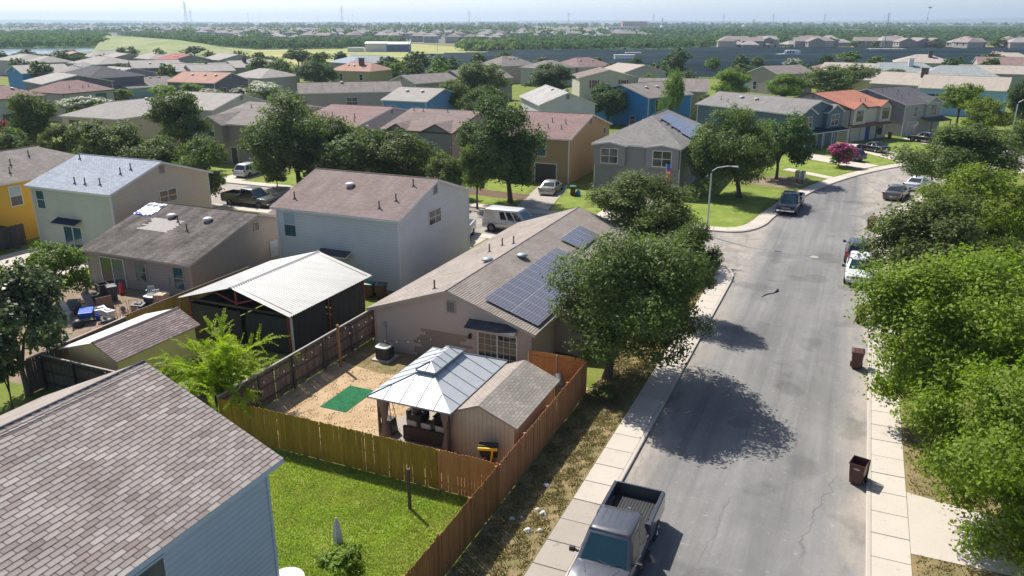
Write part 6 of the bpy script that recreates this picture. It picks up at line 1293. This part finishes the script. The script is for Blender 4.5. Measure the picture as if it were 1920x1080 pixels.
# bins on the street
wheelie('brown wheelie bin with its lid hanging open at the near kerb',31.55,-1.75,-.25,open_=True,mark=True)
wheelie('brown bin in front of the pair by the far sidewalk',77.0,-2.05,0,mark=True); wheelie('brown bin at the back of the pair by the far sidewalk',77.9,-2.25,0)
wheelie('brown bin beside the white SUV under the olive oak',51.3,-1.6,0); wheelie('brown bin half hidden by the bright street tree',43.8,-1.5,0)
wheelie('brown bin with green lid by the ochre house garage',*PX(1074,368),.3,'p_bin_brown','p_bin_green',False,GZ)
m=MB(); m.loft([[(r*(1+.15*(j%2))*math.cos(6.283*j/10),r*math.sin(6.283*j/10),z) for j in range(10)] for r,z in ((.15,0),(.26,.15),(.24,.4),(.06,.6),(.1,.68))]); tag(place(m.obj('rubbish_bag','p_blue_bag',None,True),*PX(1084,368),GZ),'blue rubbish bag leaning beside the green-lidded bin','bag')
wheelie('dark bin between orange-roofed and charcoal-roofed houses',*PX(1667,262),0,'p_bin_brown','p_bin_brown',False,GZ)
# street lamps
def lamp(label,s,t,h,rot,arm=1.9):
    o=thing('street_lamp',label,'street lamp',s,t,GZ,rot); MB().tube([(0,0,0),(0,0,.3),(0,0,h-.4)],[.13,.09,.06],10).obj('pole','p_lampw',o); MB().tube([(0,0,h-.5),(.06,0,h-.2),(.5,0,h+.12),(arm-.5,0,h+.3),(arm-.1,0,h+.3)],.035,8).obj('arm','p_lampw',o)
    MB().hexa([(arm-.2,-.1,h+.25),(arm+.35,-.12,h+.25),(arm+.35,.12,h+.25),(arm-.2,.1,h+.25),(arm-.2,-.06,h+.34),(arm+.3,-.08,h+.36),(arm+.3,.08,h+.36),(arm-.2,.06,h+.34)]).obj('luminaire','p_lampw',o,bevel=.03)
    MB().box(arm+.02,arm+.28,-.07,.07,h+.235,h+.252).obj('lens','p_lens_clear',o)
lamp('grey street lamp at the junction corner',68.9,11.2,5.9,-PIH/2,1.9); lamp('street lamp at the far bend beside the vivid green tree',116.5,-17.6,8.6,-PIH/2,2.6); lamp('thin white lamp post at the violet-grey house',*PX(860,178),6.0,-.6,1.6)
o=thing('mailbox_cluster','grey cluster mailboxes on pedestals by the sidewalk','mailbox',96.6,5.3,GZ,-.25)
for y in (0,.62):
    b=MB().box(-.2,.3,y-.24,y+.24,.55,1.5).obj('cabinet','p_galv',o,bevel=.02); MB().box(-.02,.12,y-.06,y+.06,0,.55).obj('pedestal','p_dark_metal',o)
    for k in range(4): MB().box(-.215,-.2,y-.2,y+.2,.62+k*.21,.8+k*.21).obj('mail_door','p_vent_g',o)
# flag on the grey house
o=thing('flag','furled red, white and blue flag on a pole at the grey solar house','flag',81.3,17.9,GZ,0); MB().tube([(.6,0,1.6),(0,0,3.9)],.025,6).obj('pole','p_white_metal',o)
m=MB(); n=14
for i in range(n):
    for j in range(5):
        def fp(a,b): k=a/n; return (.04+.35*k-b*.02+.06*math.sin(b*2+a*.6),-.02-b*.10+.05*math.sin(a*.9),3.85-k*2.1)
        m.poly([fp(i,j),fp(i,j+1),fp(i+1,j+1),fp(i+1,j)],1 if i<4 else (2 if (j in (1,3) and i<10 and i%3!=1) else 0))
m.obj('cloth',['p_red_p','p_blue_p','p_plate'],o,True)
m=MB(); 
o=thing('flag','small red and white flag by the charcoal-roofed house garage','flag',143.4,-7.9,1.9,RAD(-36)); MB().tube([(0,0,0),(.3,-.6,.9)],.02,6).obj('pole','p_white_metal',o); m=MB()
for j in range(6): m.poly([(.05*j*1.0,-.1*j,.15*j),(.05*(j+1),-.1*(j+1),.15*(j+1)),(.05*(j+1)-.1,-.1*(j+1)+.02,.15*(j+1)-.55),(.05*j-.1,-.1*j+.02,.15*j-.55)],j%2)
m.obj('cloth',['p_red_p','p_plate'],o)
# ------------------------------------------------------------------ beyond the houses: fields, lake, levee, solar farm, woods, suburbs, pylons
def psheet(name,pix,mat,z,kind='structure'): return slab(name,[PX(*p) for p in pix],-.05,z,mat,kind)
psheet('field',[(440,112),(640,132),(900,130),(1060,108),(1090,97),(900,92),(760,82),(560,84),(330,90)],'g_field',.25)
psheet('field',[(640,128),(700,136),(800,128),(720,118)],'g_dirt',.26)
psheet('lawn',[(735,108),(860,106),(1000,103),(1000,108),(830,112),(720,113)],'g_lawn',.27)
psheet('lake',[(-250,112),(-250,92),(0,90),(120,87.5),(235,91.5),(240,93.5),(160,97),(60,102)],'water',.12)
lv=MB(); rows=[]
for px,yb,yt,yk,hz in ((180,98,88,84,1.2),(189,98.5,74,67,5.0),(198,99,67,60,7.2),(260,101,70,62,7.0),(330,102,75,66,6.2),(380,103,82,72,4.5),(425,103,91,82,2.2),(470,103,97,92,.4)):
    A=PX(px-8,yb); M_=PX(px,yt,hz); B2=PX(px+10,yk-4 if yk>62 else 58); d=(M_[0]-A[0],M_[1]-A[1]); rows.append([(*G(*A),.05),(*G(A[0]+d[0]*.5,A[1]+d[1]*.5),hz*.55),(*G(*M_),hz),(*G(M_[0]+d[0]*.15,M_[1]+d[1]*.15),hz*.97),(*G(M_[0]+d[0]*.7,M_[1]+d[1]*.7),.0)])
for a,b in zip(rows,rows[1:]):
    for i in range(4): lv.poly([a[i],b[i],b[i+1],a[i+1]])
struct(lv.obj('levee','g_levee',None,True))
# solar farm: long tilted rows
far=PX(1000,98); 
def sol_row(y,x0,x1,i):
    m=MB(); x=x0; k=0
    while x<x1:
        L_=min(24,x1-x); dz=.25*math.sin(k*1.7+i); m.hexa([(x,y,.7),(x+L_-.7,y,.7),(x+L_-.7,y+2.3,1.8),(x,y+2.3,1.8),(x,y-.03,.78+dz*.1),(x+L_-.7,y-.03,.78+dz*.1),(x+L_-.7,y+2.28,1.88+dz*.1),(x,y+2.28,1.88+dz*.1)])
        for q in (x+2,x+L_/2,x+L_-3): m.tube([(q,y+1.2,0),(q,y+1.2,1.2)],.07,4,1)
        x+=L_; k+=1
    o=m.obj('solar_panel_row',['p_solar_b','p_galv']); tag(o,'long tilted row of dark solar panels in the solar field','solar panels','rows of the solar field')
i=0; y=268.0
def lim(px,y): return (px-960)/1480*(y*PC)*1.06
while y<548:
    tt=(y-268)/280; xl=-42+ (y-300)*.02 if y<430 else -42+(y-430)*.75; xr=min(190+y*.42,420)
    if y>505: xl=90+(y-505)*1.2
    sol_row(y,xl+8*math.sin(i*.9),xr+60,i); y+=(5.6 if y<400 else 6.5)+(7 if i%9==8 else 0); i+=1
for lb,px,py,w_,d_,h_,mt in (('white equipment cabin among the solar rows',1170,118,9,3,3.4,'p_rv'),('small pale inverter box at the far solar rows',1187,107,8,3,2.2,'p_bldg_w'),('low white pad at the foot of the tall pole',1662,97,22,6,1.6,'p_bldg_w')):
    s,t=PX(px,py); m=MB(); m.box(-w_/2,w_/2,-d_/2,d_/2,.3,h_); m.box(-w_/2-.2,w_/2+.2,-d_/2-.2,d_/2+.2,h_,h_+.25); 
    for q in range(4): m.box(-w_/2+.6+q*w_/4,-w_/2+1.4+q*w_/4,-d_/2-.03,-d_/2,1.0,1.9,1)
    o=m.obj('cabin',[mt,'glass']); place(o,s,t,0,-TH); tag(o,lb,'cabin')
o=vehicle('motorhome','white motorhome parked between the solar rows','motorhome',*PX(1476,108),-TH+PIH,'van','car_white',z=0,L=11); o.scale=(1.15,1.6,1.8)
# woods and scrub: thousands of leaf clumps
def wood(name,label,pix,n,h,mat,seed,leaf=1.0,k=16,base=True):
    r=np.random.default_rng(seed); poly=[G(*PX(*p)) for p in pix]; P=np.array(poly); mn,mx=P.min(0),P.max(0); pts=[]
    if base:
        MBm=MB(); q=gxy([PX(*p) for p in pix]); a=sum(q[i][0]*q[(i+1)%len(q)][1]-q[(i+1)%len(q)][0]*q[i][1] for i in range(len(q)))
        struct(MBm.prism(q if a>0 else q[::-1],-.05,.3).obj('scrub_ground','g_scrub'))
    while len(pts)<n:
        # sample evenly in the picture rows so that near clumps stay dense
        px=r.uniform(min(p[0] for p in pix),max(p[0] for p in pix),400); py=r.uniform(min(p[1] for p in pix),max(p[1] for p in pix),400)
        for x,y in zip(px,py):
            ins=False; j=len(pix)-1
            for i in range(len(pix)):
                if (pix[i][1]>y)!=(pix[j][1]>y) and x<(pix[j][0]-pix[i][0])*(y-pix[i][1])/(pix[j][1]-pix[i][1])+pix[i][0]: ins=not ins
                j=i
            if ins: pts.append(G(*PX(x,y)))
    pts=np.array(pts[:n]); hh=h*r.uniform(.45,1.35,n); R_=hh*r.uniform(.5,.9,n); m=n*k; i=np.repeat(np.arange(n),k)
    d=r.normal(size=(m,3)); d/=np.linalg.norm(d,axis=1)[:,None]; d[:,2]=np.abs(d[:,2]); c=np.stack([pts[i,0],pts[i,1],hh[i]*.35],1)+d*np.stack([R_[i],R_[i],hh[i]*.65],1)*r.uniform(.75,1.05,m)[:,None]
    nn=d+r.normal(size=(m,3))*.35; nn/=np.linalg.norm(nn,axis=1)[:,None]; a=r.normal(size=(m,3)); u=a-nn*(a*nn).sum(1)[:,None]; u/=np.linalg.norm(u,axis=1)[:,None]; w_=np.cross(nn,u); s=(leaf*hh[i]/h*r.uniform(.6,1.3,m))[:,None]
    v=np.empty((m,4,3)); v[:,0]=c-u*s; v[:,1]=c+w_*s*.8; v[:,2]=c+u*s; v[:,3]=c-w_*s*.8
    o=tri_obj(name,v.reshape(-1,3),4,mat); return stuff(o,label,'woodland')
wood('woodland','green scrub woodland on the far lake shore',[(-120,66),(200,62),(206,90),(120,91),(-120,93)],1700,5.5,'lf_scrub',1,.95,30)
wood('woodland','strip of green scrub behind the grassy levee',[(215,66),(330,70),(520,82),(640,82),(760,80),(760,86),(640,92),(480,94),(330,82)],1500,5,'lf_scrub',2,.85,30)
wood('woodland','broad green scrub belt beyond the solar field',[(960,74),(1280,72),(1500,70),(1920,66),(2000,70),(1920,80),(1500,80),(1280,93),(1000,97),(880,97),(860,84)],3200,4.6,'lf_scrub',3,.85,30)
wood('woodland','dark tree belt before the distant suburb',[(-100,46),(300,46),(640,52),(1000,56),(1000,60),(640,56),(300,51),(-100,52)],900,9,'lf_dark',4,3.0,14,False)
wood('woodland','wide green scrubland toward the far right horizon',[(1200,56),(1500,52),(2050,54),(2050,72),(1500,72),(1200,66)],2400,6,'lf_scrub',5,1.7,20)
wood('woodland','clump of trees on the grassy field',[(860,93),(900,86),(940,86),(980,94),(975,98),(870,98)],70,6,'lf_oak',6,1.1,30,False)
wood('woodland','scattered yard trees of the far suburb',[(-50,52),(330,56),(640,58),(980,60),(1250,66),(1250,70),(980,72),(640,74),(330,72),(-50,62)],420,8,'lf_dark',7,1.7,18,False)
wood('woodland','dark trees on the distant plain',[(-200,43),(900,44),(2100,43.5),(2100,52),(1200,54),(600,49),(-200,46.5)],1500,10,'lf_oak',8,5,10,False)
# far suburb houses
def far_proto(roof,wall,L,W,e,ri,hip):
    o=thing('suburb_house','','house',0,0); m=MB(); 
    for f in 'frbl': wallface(m,face(L,W,f),0,e+.1,(e+ri-.1) if (f in 'fb' and not hip) else None,None)
    m.obj('wall',wall,o); roofmesh(-.4,L+.4,-.4,W+.4,e,ri,'x',(hip,hip)).obj('roof',[roof,'p_trim','p_trim'],o)
    m=MB()
    for f in 'fr':
        fc=face(L,W,f)
        for u in (fc[3]*.25,fc[3]*.7): fbox(m,fc,u-.6,u+.6,e-2.0,e-.6,0,.06)
    m.obj('window','glass',o); return o
protos=[far_proto('far_roof','far_wall',12,11,5.4,2.6,5),far_proto('far_roof2','far_wall2',14,11,5.2,2.4,0),far_proto('far_roof','far_wall2',11,12,3.0,2.3,4),far_proto('far_roof2','far_wall',12,12,5.4,2.4,4)]
def suburb(pix_rows,label,group,seed,first=[True]*4):
    r=random.Random(seed)
    for (x0,y0,x1,y1,n) in pix_rows:
        for i in range(n):
            k=(i+.5)/n; px=x0+(x1-x0)*k+r.uniform(-.25,.25)*(x1-x0)/n; py=y0+(y1-y0)*k+r.uniform(-.35,.35); q=r.randrange(4)
            c=copy_tree(protos[q]); s,t=PX(px,py); place(c,s,t,0,-TH+RAD(r.choice((0,90,180,270))+r.uniform(-14,14))); tag(c,label,'house',group)
suburb([(5,62.5,255,60.5,13),(300,58,640,62,14),(320,62,640,66.5,13),(420,68,640,72,9),(330,65,470,74,6),(500,74,640,77,5),(480,70,640,69,5)],'distant suburban house beyond the lake and levee','far suburb beyond the levee',1)
suburb([(640,62,960,66,14),(640,67,960,70,14),(650,72,930,74,12),(730,78.5,960,82,9),(640,76,760,77,5)],'distant suburban house beyond the grassy field','far suburb beyond the field',2)
suburb([(960,62,1150,63,9),(960,66,1200,67,12),(960,70.5,1240,72,14)],'distant suburban house beyond the scrub belt','far suburb beyond the scrub',3)
suburb([(1335,92,1580,91,11),(1360,88,1600,86,9),(1590,91,1760,93,7),(1620,86,1800,88,7),(1770,94.5,1935,95,6),(1800,90,1935,89,5)],'house in the row behind the far edge of the solar field','houses behind the solar field',4)
suburb([(0,51,330,53,16)],'tiny house on the horizon above the lake','houses on the left horizon',5)
for p in protos:
    for ch in list(p.children): bpy.data.objects.remove(ch)
    bpy.data.objects.remove(p)
# trees standing in that row
for i,(px,py,r) in enumerate(((1358,92,9),(1372,92,10),(1318,92,14),(1395,86,14),(1600,92,12),(1712,93,8),(1752,94,18),(1870,95,19),(1640,93,13),(1810,84,16),(1838,80,10),(1500,88,10))):
    T('bushy garden tree behind the far edge of the solar field',px,py,py-r*.62,r,r*.62,'far%d'%(i%3),('lf_oak','lf_green','lf_olive')[i%3],group='trees behind the solar field')
for i,(px,py,r) in enumerate(((1110,96,5),(1070,96,5),(980,96,5),(1027,96,7),(1080,96,8),(1172,95,5),(1235,93,5),(910,96,9),(935,97,8),(875,97,6),(955,97,6),(686,90,6),(719,87,4))):
    T('small round tree along the edge of the field and scrub',px,py,py-r*.6,r,r*.6,'far%d'%(i%3),('lf_olive','lf_oak')[i%2],group='trees along the scrub edge')
# distant buildings
def bldg(label,px,py,wd,dp,h,mt,roofm=None,n=8):
    s,t=PX(px,py); o=thing('distant_building',label,'building',s,t,0,-TH); MB().box(-wd/2,wd/2,0,dp,0,h).obj('wall',mt,o); MB().box(-wd/2-.6,wd/2+.6,-.6,dp+.6,h,h+.8).obj('roof',roofm or mt,o)
    m=MB(); 
    for i in range(n): a=-wd/2+wd*(i+.25)/n; m.box(a,a+wd*.5/n,-.08,0,h*.35,h*.75)
    m.obj('window','glass',o)
bldg('large terracotta civic building on the distant plain',1190,54,62,30,17,'p_bldg_t','p_bldg_t',12); bldg('cream wing beside the terracotta civic building',1215,53,60,30,14,'p_bldg_w',None,10)
bldg('long white warehouse right of the terracotta building',1290,55,120,40,10,'p_bldg_w','p_bldg_b'); bldg('low cream parking structure before the terracotta building',1170,56.5,70,25,6,'p_bldg_w')
bldg('white warehouse on the horizon above the suburb',930,47.5,170,60,14,'p_bldg_w'); bldg('second pale warehouse on the horizon',850,49,150,50,10,'p_bldg_w'); bldg('pale industrial shed near the horizon pylons',1430,52,110,40,8,'p_bldg_w'); bldg('brown-roofed depot in the right distance',1535,50,90,40,9,'p_bldg_t','p_bldg_w'); bldg('blue-walled depot at the scrub edge',1592,64.5,34,14,6,'p_bldg_b','p_bldg_w')
bldg('row of pale low sheds in the right distance',1800,53,260,40,7,'p_bldg_w',None,20); bldg('long pale block in the far right plain',1700,51,180,40,8,'p_bldg_w'); bldg('pale sheds on the centre horizon',1020,49,220,40,9,'p_bldg_w'); bldg('bright flat roof on the left horizon',115,44.5,140,60,9,'p_bldg_w')
s,t=PX(725,98); o=thing('farm_building','pale metal barn with blue end on the grassy field','barn',s,t,.2,-TH); MB().box(-13,0,0,10,0,5).obj('wall','p_bldg_w',o); roofmesh(-13.4,.4,-.4,10.4,5,1,'x').obj('roof',['p_trim']*3,o); MB().box(.1,14,0,9,0,4.6).obj('annex','p_bldg_b',o); roofmesh(.2,14.5,-.5,9.5,4.6,1.3,'x').obj('annex_roof',['p_trim']*3,o); MB().box(-24,-14,0,5,0,2.6).obj('lean_to','p_trim',o)
for x in (3,7,11): MB().box(x,x+1.6,-.06,0,1,3).obj('window','glass',o)
m=MB(); m.box(-.12,.12,-.12,.12,0,9); m.box(.1,18,-.1,.1,8.3,8.6); m.box(17.8,18,-.1,.1,0,8.3); tag(place(m.obj('gantry','p_pylon'),*PX(766,98),0,-TH),'tall dark utility frame on the grassy field','gantry')
# pylons and poles
def pylon_mesh():
    m=MB(); H=1.0; wv=lambda z:.075*(1-z)**1.4+.012
    L_=[0,.18,.34,.48,.6,.7,.79,.87,.94,1.0]
    for a,b in zip(L_,L_[1:]):
        for sx,sy in ((-1,-1),(1,-1),(1,1),(-1,1)): m.tube([(sx*wv(a),sy*wv(a),a),(sx*wv(b),sy*wv(b),b)],.0045,4)
        c=[(-1,-1),(1,-1),(1,1),(-1,1)]
        for i in range(4):
            p,q=c[i],c[(i+1)%4]; m.tube([(p[0]*wv(a),p[1]*wv(a),a),(q[0]*wv(b),q[1]*wv(b),b)],.003,3); m.tube([(q[0]*wv(a),q[1]*wv(a),a),(p[0]*wv(b),p[1]*wv(b),b)],.003,3)
    for z,l in ((.70,.13),(.79,.15),(.88,.12)):
        for sg in (-1,1): m.tube([(0,0,z+.03),(sg*l,0,z)],.004,4); m.tube([(0,0,z-.005),(sg*l,0,z)],.004,4); m.tube([(sg*l,0,z),(sg*l,0,z-.03)],.004,4)
    return m.mesh('tower','p_pylon')
def pole_mesh():
    m=MB(); m.tube([(0,0,0),(0,0,1)],[.016,.007],8)
    for z in (.80,.87,.94):
        for sg in (-1,1): m.tube([(0,0,z),(sg*.055,0,z+.012)],[.004,.002],5); m.tube([(sg*.055,0,z+.012),(sg*.055,0,z-.02)],.003,4)
    return m.mesh('pole','p_pylon')
PY,PO=pylon_mesh(),pole_mesh()
def mast(me,name,label,px,yb,yt,group=None,lean=0,dist=None,rot=0):
    yb=max(yb,42.5); s,t=PX(px,yb); h=PXH(yb,yt); o=bpy.data.objects.new(name,me); COL.objects.link(o); place(o,s,t,0,-TH+rot); o.scale=(h*.9,h*.9,h); o.rotation_euler[1]=lean; tag(o,label,'pylon' if me is PY else 'utility pole',group)
for px,yb,yt,lb in ((350,46,2,'tallest lattice pylon above the far left suburb'),(359,46,18,'second lattice pylon beside the tallest one'),(642,46,11,'lattice pylon above the centre-left suburb'),(880,47,20,'lattice pylon above the white warehouse'),(1066,48,22,'lattice pylon above the solar field pole'),(1545,47,25,'lattice pylon on the far right plain'),(1356,48,25,'lattice pylon above the right scrubland'),(1449,47,25,'lattice pylon left of the tall dark poles'),(1225,47,26,'lattice pylon behind the terracotta civic building')): mast(PY,'lattice_pylon',lb,px,yb,yt)
for i,(px,yb,yt) in enumerate(((476,48,28),(487,50,28),(597,49,32),(654,47,26),(662,47,26),(892,48,30),(901,48,31),(1079,47,34),(1088,47,34),(1108,47,36),(1250,48,35),(1369,51,35),(1378,51,35),(1462,48,34),(1477,54,34),(1571,46,34),(1581,46,34),(1655,55,27),(1680,55,38),(467,49,25),(750,82,40),(1109,48,36))):
    mast(PO,'utility_pole','slender utility pole against the far horizon',px,yb,yt,'utility poles on the horizon')
mast(PO,'utility_pole','tall steel pole at the solar field edge below the lattice pylon',1068,95,46); mast(PO,'utility_pole','tall steel pole standing on a white pad left of the dark tree',1239,92,33); mast(PO,'utility_pole','tall steel pole on its pad by the right-hand suburb',1657,96,23); mast(PO,'utility_pole','steel pole rising behind the white-flowering hedge',1409,90,35); mast(PO,'utility_pole','steel pole on the green scrub left of the field',924,90,53)
for px,yb,h,lb in ((972,47,43,'dark water tower on the centre horizon'),(1072,48,45,'water tower beside the centre pylons'),(1093,48,45.5,'second water tower beside the centre pylons')):
    s,t=PX(px,yb); k=SCALE(yb); o=thing('water_tower',lb,'water tower',s,t,0); H_=CAM_H+ (yb-h)*0; H_=PXH(yb,h); MB().tube([(0,0,0),(0,0,H_-4)],1.2,8).obj('column','p_pylon',o); m=MB(); m.lathe([(1,H_-7),(6,H_-4),(7,H_-1),(5,H_+2),(1,H_+3)],n=14); m.obj('tank','p_bldg_b',o,True)
s,t=PX(1734,52); H_=PXH(52,14); o=thing('floodlight_mast','tall floodlight mast with wide head on the right horizon','mast',s,t,0,-TH); MB().tube([(0,0,0),(6,0,H_)],[.9,.5],8).obj('pole','p_pylon',o); MB().box(2,11,-1,1,H_-2,H_+2).obj('lamp_head','p_dark_metal',o); MB().box(2.2,6.5,-1,1,H_*.42,H_*.42+2).obj('platform','p_dark_metal',o)
# distant land: town ground and low hills
psheet('town_ground',[(-300,46),(-300,62),(320,80),(640,79),(960,84),(960,74),(1280,72),(1280,56),(640,48)],'g_town',.05)
def hills(y0,h,seed,amp,x0,x1):
    r=random.Random(seed); m=MB(); n=120; ph=[r.uniform(0,6.28) for _ in range(5)]; pr=[]
    for i in range(n+1):
        x=x0+(x1-x0)*i/n; z=h+amp*sum(math.sin(x/ (900+700*k)+ph[k])/(k+1) for k in range(5)); pr.append((x,max(z,1)))
    for (xa,za),(xb,zb) in zip(pr,pr[1:]): m.poly([(xa,y0,-1),(xb,y0,-1),(xb,y0+500,zb),(xa,y0+500,za)]); m.poly([(xa,y0+500,za),(xb,y0+500,zb),(xb,y0+1600,-1),(xa,y0+1600,-1)])
    struct(m.obj('hills','hillm',None,True))
hills(7600,20,1,9,-7500,7500); hills(5200,12,4,7,-6500,-1200); hills(8300,48,3,14,2300,8200)
# the air
hb_=MB(); hb_.box(-11900,11900,-400,10900,-1.5,112); hz=hb_.obj('haze','p_trim'); hz['kind']='stuff'; tag(hz,'pale summer haze over the whole plain','haze')
hm=bpy.data.materials.new('haze'); hm.use_nodes=True; nt=hm.node_tree; nt.nodes.clear(); ou=nt.nodes.new('ShaderNodeOutputMaterial'); pvn=nt.nodes.new('ShaderNodeVolumePrincipled'); pvn.inputs['Color'].default_value=(.66,.82,1,1); pvn.inputs['Density'].default_value=.00016; pvn.inputs['Anisotropy'].default_value=.3; nt.links.new(pvn.outputs[0],ou.inputs['Volume']); hz.data.materials.clear(); hz.data.materials.append(hm)
